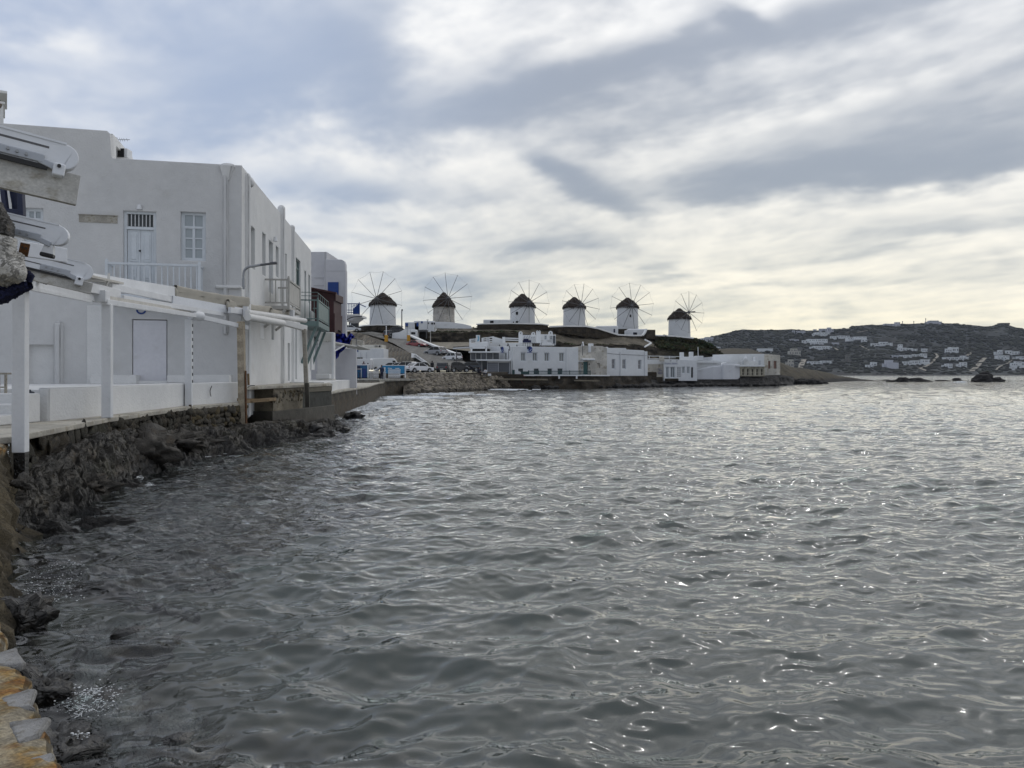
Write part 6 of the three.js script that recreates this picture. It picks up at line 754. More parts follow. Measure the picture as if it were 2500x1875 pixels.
function emblem(label, px, py, D, w, h) { const t = thing('hotel_emblem', label, 'emblem'), c = P(px, py, D), bl = mat('emblem_blue', [0.010, 0.035, 0.20], 0.5), pale = mat('emblem_pale', [0.45, 0.52, 0.62], 0.5); const S = (name, pts, z, m) => mesh(name, [prism(pts.map(([x, y]) => [x * w, y * h]), 0.05).translate(c.x, c.y, c.z + z)], m, t);
  const disc = []; for (let k = 0; k < 28; k++) disc.push([0.12 + 0.40 * Math.cos(k / 28 * 6.283), 0.02 + 0.42 * Math.sin(k / 28 * 6.283)]); S('disc', disc, 0, bl); S('crest', [[-0.42, 0.1], [-0.46, 0.5], [-0.32, 0.36], [-0.22, 0.52], [-0.12, 0.36], [0.02, 0.52], [0.06, 0.34], [-0.1, 0.1], [-0.3, -0.3]], 0.06, mat('emblem_navy', [0.008, 0.02, 0.07], 0.6)); S('stripe', [[-0.02, -0.24], [0.34, 0.08], [0.40, 0.0], [0.06, -0.3]], 0.12, pale); S('leaf', [[-0.42, -0.3], [-0.38, 0.0], [-0.2, 0.04], [-0.14, -0.34]], 0.1, pale); S('base_line', [[-0.4, -0.5], [-0.4, -0.42], [0.5, -0.42], [0.5, -0.5]], 0.04, bl); }
{
  const t = thing('seaside_hotel', 'two storey white hotel with roof terraces and a row of draped windows', 'hotel'), D = 133;
  const ups = [[1271.5, 861, 1283, 881.5], [1300, 861, 1312, 881.5], [1329, 861.5, 1341, 882], [1365, 861.5, 1377, 882.5]], lows = [[1265.5, 900, 1277, 909], [1303.5, 900, 1315, 914], [1337, 900, 1347.5, 914], [1361.5, 900, 1373, 914]];
  const A = blockWall(t, 1247, 1412, [[1247, 845.5], [1412, 848]], 930, D, 14, { D1: 136, holes: [...ups, ...lows] }); A.H.slice(0, 4).forEach(h => win2(t, A, h)); A.H.slice(4).forEach(h => win2(t, A, h, { m: greenJ, pane: glassB }));
  const B = blockWall(t, 1196, 1247.3, [[1196, 846.5], [1247, 845.5]], 930, 138.5, 9, { D1: D, holes: [[1230, 861, 1237, 879]] }); win2(t, B, B.H[0]);
  for (const p of [1252, 1383]) mesh('downpipe', [cyl(0.1, 0.1, 5, 0, 0, 0, 10).translate(A.s(p), Y(882, D), 0.06).applyMatrix4(A.m)], M.whiteFar, t); mesh('downpipe', [rod(P(1242, 905, D - 0.4), P(1242, 852, D - 0.4), 0.06)], M.pole, t);
  for (const p of [1220, 1239, 1262, 1320, 1354]) mesh('roof_lamp', [cyl(0.09, 0.13, 0.3, X(p, D), Y(845, D) + 0.1, -D + 0.5, 8)], M.pole, t);
  // set-back upper terrace
  const C = blockWall(t, 1165, 1300, [[1165, 836], [1182, 837], [1300, 837]], 852, 143, 12, {}); mesh('parapet', [bar(P(1146, 843, 139), P(1192, 841, 139), 0.8, 0.9, 0.1), bar(P(1146, 849, 138), P(1188, 848, 138), 1.5, 0.5, 0.08)], M.whiteFar, t);
  const rl = (x0, y0, x1, y1, d = 141, h = 0.2) => mesh('rail', [bar(P(x0, y0, d), P(x1, y1, d), 0.15, h, 0.02)], M.whiteFar, t); rl(1147, 829, 1165, 827.5); rl(1147, 833, 1165, 832); rl(1178, 826, 1206, 822.5); rl(1178, 830, 1204, 829); rl(1178, 834, 1204, 834); rl(1234, 825.5, 1267, 826.5); rl(1234, 830, 1267, 831); rl(1275, 829, 1348, 830.5); rl(1275, 833.5, 1348, 835);
  for (const [p, y] of [[1148, 828], [1163, 826], [1178, 825], [1190, 823.5], [1193, 823.5], [1204, 823], [1270, 826], [1349, 829]]) mesh('post', [box(0.35, Y(y, 141) - Y(839, 141), 0.35, X(p, 141), (Y(y, 141) + Y(839, 141)) / 2, -141)], M.whiteFar, t);
  mesh('gable', [prism([[X(1204, 141.3), Y(838, 141)], [X(1228, 141.3), Y(838, 141)], [X(1228, 141.3), Y(828, 141)], [X(1206, 141.3), Y(822, 141)], [X(1204, 141.3), Y(823, 141)]], 0.4, 0.03).translate(0, 0, -141.8)], M.whiteFar, t); mesh('pillar', [rbox(X(1234, 141) - X(1226.5, 141), Y(823, 141) - Y(838, 141), 1, 0.06, X(1230, 141), Y(830.5, 141), -141)], M.whiteFar, t);
  // arched chimneys on the roof terrace
  const arch = (p0, p1, top, bot, nm = 'chimney') => { const d = 140, w = X(p1, d) - X(p0, d), c = X((p0 + p1) / 2, d), y0 = Y(bot, d), y1 = Y(top, d), pts = [[-w / 2, y0]]; for (let k = 0; k <= 10; k++) { const a = Math.PI - k / 10 * Math.PI; pts.push([Math.cos(a) * w / 2, y1 - w / 2 + Math.sin(a) * w / 2]); } pts.push([w / 2, y0]); const ch = mesh(nm, [prism(pts, 0.7, 0.03).translate(c, 0, -d - 0.7)], M.whiteFar, t); mesh('opening', [box(w * 0.16, w * 0.3, 0.05, c - (nm === 'chimney' ? 0 : w * 0.2), y1 - w * 0.45, -d + 0.06)], M.dark, ch); };
  arch(1266, 1276, 809, 838); arch(1297, 1307, 810.5, 822); arch(1309, 1314.5, 807, 838); arch(1314.5, 1320, 807, 838); arch(1339, 1349.5, 808, 820);
  mesh('pergola_slat', [...Array(6).keys()].map(k => bar(P(1273 + k * 6, 826, 141), P(1276 + k * 6, 819, 141), 0.12, 0.12)), frameG, t); mesh('terrace_wall', [box(X(1309, 142) - X(1272, 142), Y(818, 142) - Y(838, 142), 0.4, X(1291, 142), Y(828, 142), -142)], M.whiteFar, t); mesh('blue_cushion', [box(X(1296, 141) - X(1275, 141), 0.4, 0.5, X(1286, 141), Y(833.6, 141), -140.8), box(X(1290, 141) - X(1278, 141), 0.35, 0.3, X(1284, 141), Y(829.5, 141), -140.7)], mat('cushion_navy', [0.012, 0.016, 0.06], 0.8), t);
  const E = blockWall(t, 1320, 1357, [[1320, 816], [1357, 817]], 842, 141, 6, { holes: [[1329, 819, 1335, 829], [1336.5, 819, 1342, 829], [1343, 819, 1348.5, 829]] }); E.H.forEach(h => win2(t, E, h, { pane: glassB, rows: 2 })); mesh('glass_door', [box(X(1356, 140.5) - X(1350, 140.5), Y(819, 140.5) - Y(838, 140.5), 0.06, X(1353, 140.5), Y(829, 140.5), -140.6)], glassB, t);
  mesh('terrace_rail', [...Array(9).keys()].map(k => box(0.07, 0.6, 0.07, X(1277 + k * 5.6, 134.5), Y(841, 134.5), -134.5)).concat([bar(P(1277, 838, 134.5), P(1322, 838, 134.5), 0.06, 0.06)]), M.pole, t);
  // glazed rooms at the left end
  const frame = (px0, py0, px1, py1, d, n, rows, m) => { const w = X(px1, d) - X(px0, d), h = Y(py0, d) - Y(py1, d), x = X(px0, d), y = Y(py1, d), g = [box(w, 0.16, 0.14, x + w / 2, y + h, -d), box(w, 0.12, 0.12, x + w / 2, y, -d)]; for (let k = 0; k <= n; k++) g.push(box(0.1, h - 0.1, 0.1, x + w * k / n, y + h / 2, -d)); for (let k = 1; k < rows; k++) g.push(box(w / n - 0.1, 0.07, 0.08, x + w / n / 2, y + h * k / rows, -d)); const f = mesh('glazing_frame', g, m, t); for (let k = 0; k < n; k++) mesh('pane', [box(w / n - 0.1, h - 0.14, 0.03, x + w * (k + 0.5) / n, y + h / 2, -d - 0.05)], k % 2 ? glassB : mat('smoke_glass', [0.13, 0.14, 0.165], 0.2), f); };
  frame(1149, 861, 1187, 879, 134, 3, 1, M.whiteFar); frame(1188, 861, 1219, 878, 134.5, 2, 1, M.whiteFar); frame(1163, 880, 1190, 913, 132.5, 2, 1, M.whiteFar); frame(1190, 884, 1244, 913, 131.5, 2, 6, frameG); mesh('flat_roof', [bar(P(1145, 860, 133.5), P(1220, 859.5, 133.5), 3, 0.22, 0.03), bar(P(1163, 879.5, 132), P(1246, 880, 132), 3, 0.25, 0.03), rbox(X(1244, 131.2) - X(1190, 131.2), 0.35, 0.3, 0.03, X(1217, 131.2), Y(882.5, 131.2), -131.2)], M.whiteFar, t); mesh('loggia', [box(X(1188, 136) - X(1153, 136), Y(849, 136) - Y(861, 136), 0.2, X(1170, 136), Y(855, 136), -136.4)], M.dark, t); mesh('loggia_frame', [bar(P(1151, 862, 135), P(1151, 848, 135), 0.3, 0.3), bar(P(1187, 880, 135), P(1187, 848, 135), 0.25, 0.3), bar(P(1151, 849.5, 135), P(1187, 849.5, 135), 0.3, 0.25)], M.whiteFar, t);
  mesh('terrace_slab', [bar(P(1163, 917, 130.5), P(1250, 916, 130.5), 3, 0.3, 0.04)], M.whiteFar, t); mesh('gate', [bar(P(1253.5, 914, 130.6), P(1253.5, 903, 130.6), 0.45, 0.08)], greenJ, t); mesh('gate_wall', [prism([[X(1256, 130.6), Y(915, 130.6)], [X(1272, 130.6), Y(915, 130.6)], [X(1271, 130.6), Y(908, 130.6)], [X(1265, 130.6), Y(906, 130.6)], [X(1261, 130.6), Y(902.5, 130.6)], [X(1256, 130.6), Y(902, 130.6)]], 0.4, 0.03).translate(0, 0, -131)], M.whiteFar, t);
  mesh('sign_board', [rbox(X(1172, 138) - X(1162, 138), Y(818, 138) - Y(837, 138), 0.12, 0.02, X(1167, 138), Y(827.5, 138), -138)], M.whiteFar, t); mesh('sign_picture', [prism([[0, 0], [0.35, 0.1], [0.42, 0.7], [0.3, 1.1], [0.1, 1.0], [0.16, 0.5]], 0.02).translate(X(1164.5, 138), Y(834, 138), -137.92)], mat('pale_blue_print', [0.22, 0.42, 0.55], 0.6), t);
}
emblem('narrow blue emblem on the left wall of the hotel', 1225.5, 853.5, 134.8, 0.62, 1.15); emblem('round blue emblem under the roof edge of the hotel front', 1292.5, 853, 132.6, 0.98, 1.2);
{ const t = thing('hotel_lamp', 'bent dark lamp arm above the narrow emblem of the hotel', 'street lamp'), D = 132; mesh('arm', [tube([P(1244, 856, D), P(1244.5, 849, D), P(1242, 843, D), P(1240, 839, D)], 0.09, 6, 16)], M.pole, t); mesh('lamp_head', [bar(P(1241, 842, D), P(1239.5, 838, D), 0.25, 0.2, 0.03)], M.pole, t); }
function railing(name, label, cat, x0, x1, y0, y1, D, m, n, w = 0.05) { const t = thing(name, label, cat); mesh('rail', [bar(P(x0, y0, D), P(x1, y0, D), 0.09, 0.1)], m, t); mesh('rail', [bar(P(x0, y1 - 1, D), P(x1, y1 - 1, D), 0.07, 0.08)], m, t); for (let k = 0; k <= n; k++) { const px = lerp(x0, x1, k / n), post = k % 12 === 0; mesh(post ? 'post' : 'baluster', [box(post ? w * 2.4 : w, Y(y0, D) - Y(y1, D) + (post ? 0.15 : -0.06), post ? w * 2.4 : w, X(px, D), (Y(y0, D) + Y(y1, D)) / 2 + (post ? 0.05 : 0), -D)], m, t); } return t; }
railing('green_railing', 'long dark green railing along the quay in front of the hotel', 'railing', 1290, 1441, 906, 915, 129.5, greenJ, 72); { const t = thing('green_fence_panel', 'closed dark green fence panel at the left end of the railing', 'fence'); mesh('panel', [box(X(1292, 129.6) - X(1272, 129.6), Y(906.5, 129.6) - Y(915, 129.6), 0.08, X(1282, 129.6), Y(911, 129.6), -129.6)], greenJ, t); mesh('post', [box(0.16, 0.8, 0.16, X(1291, 129.4), Y(910, 129.4), -129.4)], greenJ, t); }
{ const t = thing('red_boards', 'faded red boards leaning against the quay wall below the hotel', 'boards'), D = 127.5; mesh('board', [bar(P(1273, 921, D), P(1276, 913.5, D), 0.3, 0.06)], mat('faded_red', [0.25, 0.05, 0.05], 0.8), t); mesh('board', [bar(P(1280, 921.5, D), P(1277, 914, D), 0.3, 0.06)], mats.faded_red, t); mesh('prop', [bar(P(1277, 935, D), P(1271, 928, D), 0.05, 0.05)], mats.faded_red, t); }
{ const t = thing('hotel_quay', 'dark stone quay with a white edge below the hotel and the old wall', 'quay'); const F2 = [[1195, 917, 128], [1250, 916.5, 128.3], [1420, 916.5, 129], [1482, 917, 136]]; mesh('edge', [0, 1, 2].map(i => bar(P(...F2[i]), P(...F2[i + 1]), 1.2, 0.22, 0.04)), M.whiteFar, t);
  const rows = []; for (let px = 1195; px <= 1590; px += 2) { const D = px < 1420 ? lerp(128, 129, (px - 1195) / 225) : lerp(129, 147, (px - 1420) / 170), r = []; for (let k = 0; k <= 8; k++) { const p = V(X(px, D), lerp(Y(917.5, D), -0.6, k / 8), -D + 0.3 + k * 0.12); p.z += 0.5 * n3(p.x * 0.7, p.y * 1.5, 2); r.push(p); } rows.push(r); } mesh('sea_wall', [loft(rows)], dryM, t);
  for (const p of [1229, 1365, 1408]) mesh('mooring_post', [box(0.25, 0.62, 0.25, X(p, 127.6), Y(920, 127.6), -127.6)], M.whiteFar, t); mesh('ledge', [bar(P(1160, 925.5, 121), P(1330, 927, 126), 2.2, 0.25, 0.05), bar(P(1405, 929.5, 127), P(1460, 930, 129), 1, 0.2, 0.05)], M.concrete, t); mesh('low_wall', [bar(P(1196, 918.5, 126.5), P(1278, 919, 127), 0.5, 0.75, 0.06)], dryM, t); }
{
  const t = thing('old_white_house', 'old whitewashed house with a teal door and small arches', 'house'), D = 137;
  const A = blockWall(t, 1400, 1482, [[1400, 847], [1424, 844], [1470, 845], [1482, 849]], 925, D, 10, { D1: 140, m: mat('stained_whitewash', [0.80, 0.79, 0.77], 0.92, { tex: 'concrete', r: 4.5 }), holes: [[1401, 873, 1411, 881.5], [1424.5, 883, 1435.5, 914], [1457.5, 887, 1465, 898.5]] });
  mesh('opening_back', [box(2, 1, 0.1, A.s(1406), Y(877, D), -0.35).applyMatrix4(A.m)], M.dark, t); const h = A.H[1]; mesh('teal_door', [box(h[2] - h[0] - 0.06, h[3] - h[1] - 0.04, 0.08, (h[0] + h[2]) / 2, (h[1] + h[3]) / 2, -0.15).applyMatrix4(A.m)], mat('teal_door_paint', [0.008, 0.07, 0.068], 0.4), t); mesh('niche_back', [box(1, 1.2, 0.1, A.s(1461), Y(893, D), -0.3).applyMatrix4(A.m)], mats.aged_whitewash, t);
  mesh('door_canopy', [rbox(A.s(1448) - A.s(1417), 0.35, 1.0, 0.15, A.s(1432), Y(877.5, D), 0.4).applyMatrix4(A.m), rbox(A.s(1420) - A.s(1392), 0.18, 0.9, 0.05, A.s(1406), Y(882, D), 0.35).applyMatrix4(A.m)], M.whiteFar, t); for (const p of [1404, 1414]) { mesh('arch', [new THREE.TorusGeometry(0.27, 0.05, 6, 14, Math.PI).translate(A.s(p), Y(890, D), 0.03).applyMatrix4(A.m), box(0.09, 1.4, 0.06, A.s(p) - 0.27, Y(890, D) - 0.7, 0.03).applyMatrix4(A.m), box(0.09, 1.4, 0.06, A.s(p) + 0.27, Y(890, D) - 0.7, 0.03).applyMatrix4(A.m)], p === 1414 ? frameG : M.whiteFar, t); }
  mesh('chimney', [rbox(0.9, 1.1, 0.8, 0.06, X(1443, 139), Y(846, 139), -139.5), rbox(0.5, 1.2, 0.5, 0.05, X(1440, 138), Y(852, 138), -138.5)], M.whiteFar, t); mesh('roof_finial', [cyl(0.05, 0.35, 1.1, X(1423, 141), Y(841, 141), -141, 12), new THREE.SphereGeometry(0.16, 10, 8).translate(X(1423, 141), Y(837, 141), -141)], M.whiteFar, t); mesh('drain_pole', [rod(P(1422.5, 868, 135.5), P(1422.5, 838, 135.5), 0.06)], M.pole, t); mesh('wall_lamp', [box(0.15, 0.25, 0.15, A.s(1421), Y(889, D), 0.1), box(0.15, 0.25, 0.15, A.s(1438), Y(889, D), 0.1)].map(g => g.applyMatrix4(A.m)), M.black, t);
}
{
  const t = thing('square_white_house', 'square white house with three tall narrow windows above the dark rocks', 'house'), D = 141;
  const A = blockWall(t, 1478, 1581.5, [[1478, 848], [1484, 847], [1486, 849.5], [1528, 850], [1530, 853.5], [1572, 855.5], [1574, 858], [1581, 858]], 924, D, 11, { D1: 147, holes: [[1494, 877, 1502, 900.5], [1520, 877.5, 1528, 900.5], [1558, 879, 1566, 901.5]] }); A.H.forEach(h => win2(t, A, h, { pane: mat('brown_shutter_glass', [0.10, 0.085, 0.085], 0.3), rows: 2 }));
  for (const p of [1514, 1573.5]) mesh('downpipe', [cyl(0.09, 0.09, 4.9, 0, 0, 0, 8).translate(A.s(p), Y(890, D), 0.08).applyMatrix4(A.m)], M.whiteFar, t); mesh('cable', [tube([[1482, 862], [1498, 864], [1540, 866], [1578, 868]].map(([p, y]) => V(A.s(p), A.y(y, A.s(p)), 0.05)), 0.03, 4, 20).applyMatrix4(A.m)], M.pole, t);
}
{
  const t = thing('taverna', 'low white taverna with blue lettering and glass doors', 'taverna'), D = 153;
  const A = blockWall(t, 1620.5, 1702, [[1620.5, 877], [1702, 879]], 930, D, 9, { holes: [[1625.5, 896, 1633, 922], [1636.5, 896, 1648, 922], [1652, 896, 1662.5, 922], [1665, 895.5, 1672, 911.5], [1676.5, 895.5, 1683.5, 912], [1687.5, 897, 1692, 922]] });
  const dr = mat('grey_glass_door', [0.17, 0.19, 0.20], 0.25); win2(t, A, A.H[0], { pane: dr, cols: 2, name: 'glass_door' }); win2(t, A, A.H[1], { pane: dr, name: 'glass_door' }); windowUnit(t, A, ...A.H[2], { m: M.paint, pane: M.pane, cols: 4, rows: 5, fw: 0.05, bar: 0.03, back: 0.1, name: 'lattice_door' }); win2(t, A, A.H[3], {}); win2(t, A, A.H[4], {}); mesh('dark_doorway', [box(A.H[5][2] - A.H[5][0], A.H[5][3] - A.H[5][1], 0.05, (A.H[5][0] + A.H[5][2]) / 2, (A.H[5][1] + A.H[5][3]) / 2, -0.3).applyMatrix4(A.m)], M.dark, t);
  mesh('roof_parapet', [rbox(X(1703, 155) - X(1660, 155), Y(871, 155) - Y(880, 155), 0.5, 0.05, X(1681, 155), Y(875.5, 155), -155), rbox(X(1716, 155.5) - X(1698, 155.5), Y(869, 155.5) - Y(880, 155.5), 2, 0.06, X(1707, 155.5), Y(874.5, 155.5), -156)], M.whiteFar, t); for (const [a, b, c] of [[1661, 1670, 860], [1683.5, 1693, 859]]) mesh('chimney', [rbox(X(b, 155) - X(a, 155), Y(c, 155) - Y(872, 155), 0.8, 0.05, X((a + b) / 2, 155), Y((c + 872) / 2, 155), -155.4)], M.whiteFar, t); mesh('pillar', [rbox(X(1621.5, 152.6) - X(1611, 152.6), Y(869.5, 152.6) - Y(882, 152.6), 0.9, 0.05, X(1616, 152.6), Y(876, 152.6), -152.8)], M.beigeWall, t);
  mesh('terrace_rail', [bar(P(1582, 869, 156), P(1660, 870.5, 156), 0.08, 0.1), bar(P(1582, 876, 156), P(1612, 876, 156), 0.08, 0.1), bar(P(1622, 873.5, 156), P(1650, 873.5, 156), 0.08, 0.1), bar(P(1585, 877, 156), P(1585, 869, 156), 0.1, 0.1), bar(P(1634, 876, 156), P(1634, 869, 156), 0.1, 0.1)], M.whiteFar, t);
  const B = blockWall(t, 1581, 1621, [[1581, 878], [1621, 878]], 930, 154, 7, {}); mesh('lower_wall', [box(X(1620, 153.2) - X(1582, 153.2), Y(889, 153.2) - Y(921, 153.2), 0.4, X(1601, 153.2), Y(905, 153.2), -153.5)], M.beigeWall, t); mesh('flag_pole', [rod(P(1704.5, 871, 155), P(1704, 847, 155), 0.07)], M.whiteFar, t);
  const c = document.createElement('canvas'); c.width = 512; c.height = 96; const x = c.getContext('2d'); x.fillStyle = '#c4c6c8'; x.fillRect(0, 0, 512, 96); x.fillStyle = '#3c4674'; x.font = 'bold 62px serif'; x.fillText('Τιγραει  Αρεσα', 12, 68); const tx = new THREE.CanvasTexture(c); tx.colorSpace = THREE.SRGBColorSpace; const w = X(1655, D) - X(1622, D), pg = new THREE.PlaneGeometry(w, w * 96 / 512).translate(X(1638.5, D), Y(887.5, D), -D + 0.012); pg.userData.keep = true; mesh('name_lettering', pg, new THREE.MeshStandardMaterial({ map: tx, roughness: 0.9 }), t);
  for (const [a, b, y] of [[1606, 1613, 901], [1610, 1617, 904], [1606, 1618, 908.5], [1607, 1618, 912]]) mesh('menu_line', [box(X(b, D) - X(a, D), 0.1, 0.03, X((a + b) / 2, D), Y(y, D), -153.2 + 0.0)], mat('faded_blue_print', [0.12, 0.13, 0.22], 0.9), t);
  for (const p of [1636.5, 1652]) mesh('sign_lamp', [tube([P(p, 883, D - 0.2), P(p, 880.5, D - 0.6), P(p + 3, 880.5, D - 0.7)], 0.04, 4, 10)], M.pole, t);
  mesh('stone_step', [rbox(X(1657, 151) - X(1626, 151), Y(924, 151) - Y(931, 151), 1.4, 0.1, X(1641, 151), Y(927.5, 151), -151.5), rbox(X(1618, 151) - X(1582, 151), Y(920, 151) - Y(935, 151), 1.6, 0.15, X(1600, 151), Y(927.5, 151), -151.5), rbox(X(1604, 151.6) - X(1582, 151.6), Y(908, 151.6) - Y(921, 151.6), 1.0, 0.2, X(1593, 151.6), Y(914.5, 151.6), -152.2)], dryM, t);
}
{
  const t = thing('curved_white_building', 'white building with a curved sea wall and a long balcony of small openings', 'building'), D = 157; const q = (p, d = D) => X(p, d), y = (p, d = D) => Y(p, d);
  const pts = []; const px = [1692, 1715, 1740, 1760, 1765, 1790, 1806]; const tops = [903, 899, 893, 892, 887, 888, 889]; const Ds = [156, 155.5, 155.2, 155.4, 155, 156, 157.5]; const lt = line(px.map((p, i) => [p, tops[i], Ds[i]])); const rows = []; for (let p = 1692; p <= 1806; p += 1.5) { const [tt, d] = lt(p); const r = []; for (let k = 0; k <= 8; k++) r.push(P(p, lerp(926, tt, k / 8), d)); r.push(P(p, tt, d + 0.5), P(p, tt + 8, d + 0.6)); rows.push(r); } mesh('curved_wall', [loft(rows)], mat('weathered_far_white', [0.64, 0.65, 0.68], 0.9, { side: 2, tex: 'plaster', r: 6 }), t);
  mesh('wall', [box(q(1806) - q(1695), y(882) - y(930), 6, (q(1806) + q(1695)) / 2, (y(882) + y(930)) / 2, -161.5), box(q(1755) - q(1696), 0.5, 0.3, (q(1755) + q(1696)) / 2, y(883), -158.3)], M.whiteFar, t);
  const A = blockWall(t, 1741, 1866, [[1741, 866], [1775, 865], [1866, 864]], 925, 163, 12, {}); const B = blockWall(t, 1865, 1905, [[1865, 864], [1905, 867]], 922, 163, 12, { D1: 166, m: mat('stained_far_white', [0.78, 0.77, 0.74], 0.92, { tex: 'concrete', r: 5 }), holes: [[1875.5, 881, 1881, 900], [1889, 881, 1896, 900]] }); B.H.forEach(h => win2(t, B, h, { m: mat('brown_frame', [0.10, 0.06, 0.045], 0.7), pane: mat('brown_board', [0.17, 0.095, 0.07], 0.7), cols: 1, rows: 2, back: 0.12 }));
  mesh('wall', [box(8, y(866) - y(922), 0.4, q(1905) + 0.5, (y(866) + y(922)) / 2, -166, Math.PI / 2).translate(0, 0, -4)], M.whiteFar, t);
  const C = blockWall(t, 1805, 1867, [[1805, 892], [1867, 892]], 919, 157.5, 5, { D1: 159, m: mat('mossy_far_white', [0.62, 0.60, 0.52], 0.92, { tex: 'concrete', r: 2.5 }), holes: [0, 1, 2, 3, 4].flatMap(k => [[1812.5 + k * 11.4, 901, 1816.5 + k * 11.4, 908.5], [1812.5 + k * 11.4, 910, 1816.5 + k * 11.4, 915.5]]) }); C.H.forEach(h => mesh('opening', [box(h[2] - h[0], h[3] - h[1], 0.05, (h[0] + h[2]) / 2, (h[1] + h[3]) / 2, -0.3).applyMatrix4(C.m)], mat('dim_recess', [0.06, 0.055, 0.045], 0.9), t)); for (let k = 0; k < 6; k++) mesh('stain_rib', [cyl(0.06, 0.06, 2, C.s(1807.5 + k * 11.4), Y(902, 157.5), 0.05, 6).applyMatrix4(C.m)], mats.mossy_far_white, t);
  mesh('balcony_parapet', [tube([P(1763, 893, 156.5), P(1762, 888, 157.5), P(1772, 886, 158.5)], 0.16, 8, 16), bar(P(1763, 892.5, 156.5), P(1806, 893, 156.6), 0.4, 0.35, 0.05), bar(P(1805, 893, 156.8), P(1866, 893, 158.6), 0.4, 0.35, 0.05)], M.whiteFar, t); mesh('finial', [cyl(0.05, 0.4, 0.8, q(1820, 160), y(872.5, 160), -160, 12), rbox(0.9, 0.5, 0.7, 0.05, q(1820, 160), y(877, 160), -160), cyl(0.06, 0.06, 0.7, q(1820, 160), y(868, 160), -160, 8)], M.whiteFar, t); mesh('stair_room', [rbox(q(1848, 160) - q(1816, 160), y(881, 160) - y(893, 160), 2, 0.06, q(1832, 160), y(887, 160), -161), rbox(q(1852, 160) - q(1845, 160), y(872, 160) - y(893, 160), 1, 0.05, q(1848, 160), y(882, 160), -161)], M.whiteFar, t); mesh('doorway', [box(0.25, 1.2, 0.05, q(1814.5, 159.5), y(888, 159.5), -159.6), box(0.4, 1, 0.05, q(1855, 159.5), y(886, 159.5), -159.6)], frameG, t);
}
{ // black rocks along the foot of these buildings
  const rows = []; const L0 = line([[1400, 921, 134], [1480, 922, 140], [1580, 925, 147], [1620, 930, 152.5], [1700, 926, 156], [1805, 924, 157], [1806, 916.5, 157.6], [1868, 916.5, 159.5], [1908, 915, 166], [1940, 920, 174]]), L1 = line([[1400, 133.2], [1480, 138], [1580, 142], [1620, 146.5], [1700, 152], [1805, 154.5], [1868, 156.5], [1908, 163], [1940, 172]]);
  for (let px = 1400; px <= 1940; px += 1) { const a = L0(px), D1 = L1(px)[0] - 3, r = []; for (let k = 0; k <= 16; k++) { const u = k / 16, D = lerp(a[1] + 0.4, D1, u), p = V(X(px, lerp(a[1], D1, u)), lerp(Y(a[0], a[1]), -0.5, Math.pow(u, 0.8)), -D); const e = clamp(u * 5); p.y += e * (0.35 * fbm3(p.x * 0.8, 3, p.z * 0.8, 4) + 0.25 * Math.max(0, n3(p.x * 2.1, 1, p.z * 2.1))); p.z += e * 0.8 * n3(p.x * 0.7, p.y, 9); r.push(p); } rows.push(r); }
  tag(struct('rock_foundation', loft(rows), mat('black_rock', [0.030, 0.028, 0.026], 0.75, { side: 2, tex: 'rock', r: 2, bumpTex: 'rockB', br: 1.4, bump: 0.2 })), 'black rocks along the waterline under the white buildings', 'rocks');
  const L = [1, 2, 3, 4].map(k => lump(80 + k, 2, 0.4, 1.2)), r = rng(83), gs = []; for (let i = 0; i < 190; i++) { const px = 1300 + r() * 620, D = (px < 1400 ? lerp(126, 133, (px - 1300) / 100) : L1(px)[0]) - 1.2 - 3 * r(), s = 0.25 + 0.6 * r() * r(); gs.push(place(L[i % 4], X(px, D), 0.05 + 0.2 * r(), -D, s * 1.5, s * 0.8, s, r() * 6)); } tag(mesh('boulders', gs, mats.black_rock), 'dark boulders awash below the white buildings', 'boulders', null, 'stuff');
}
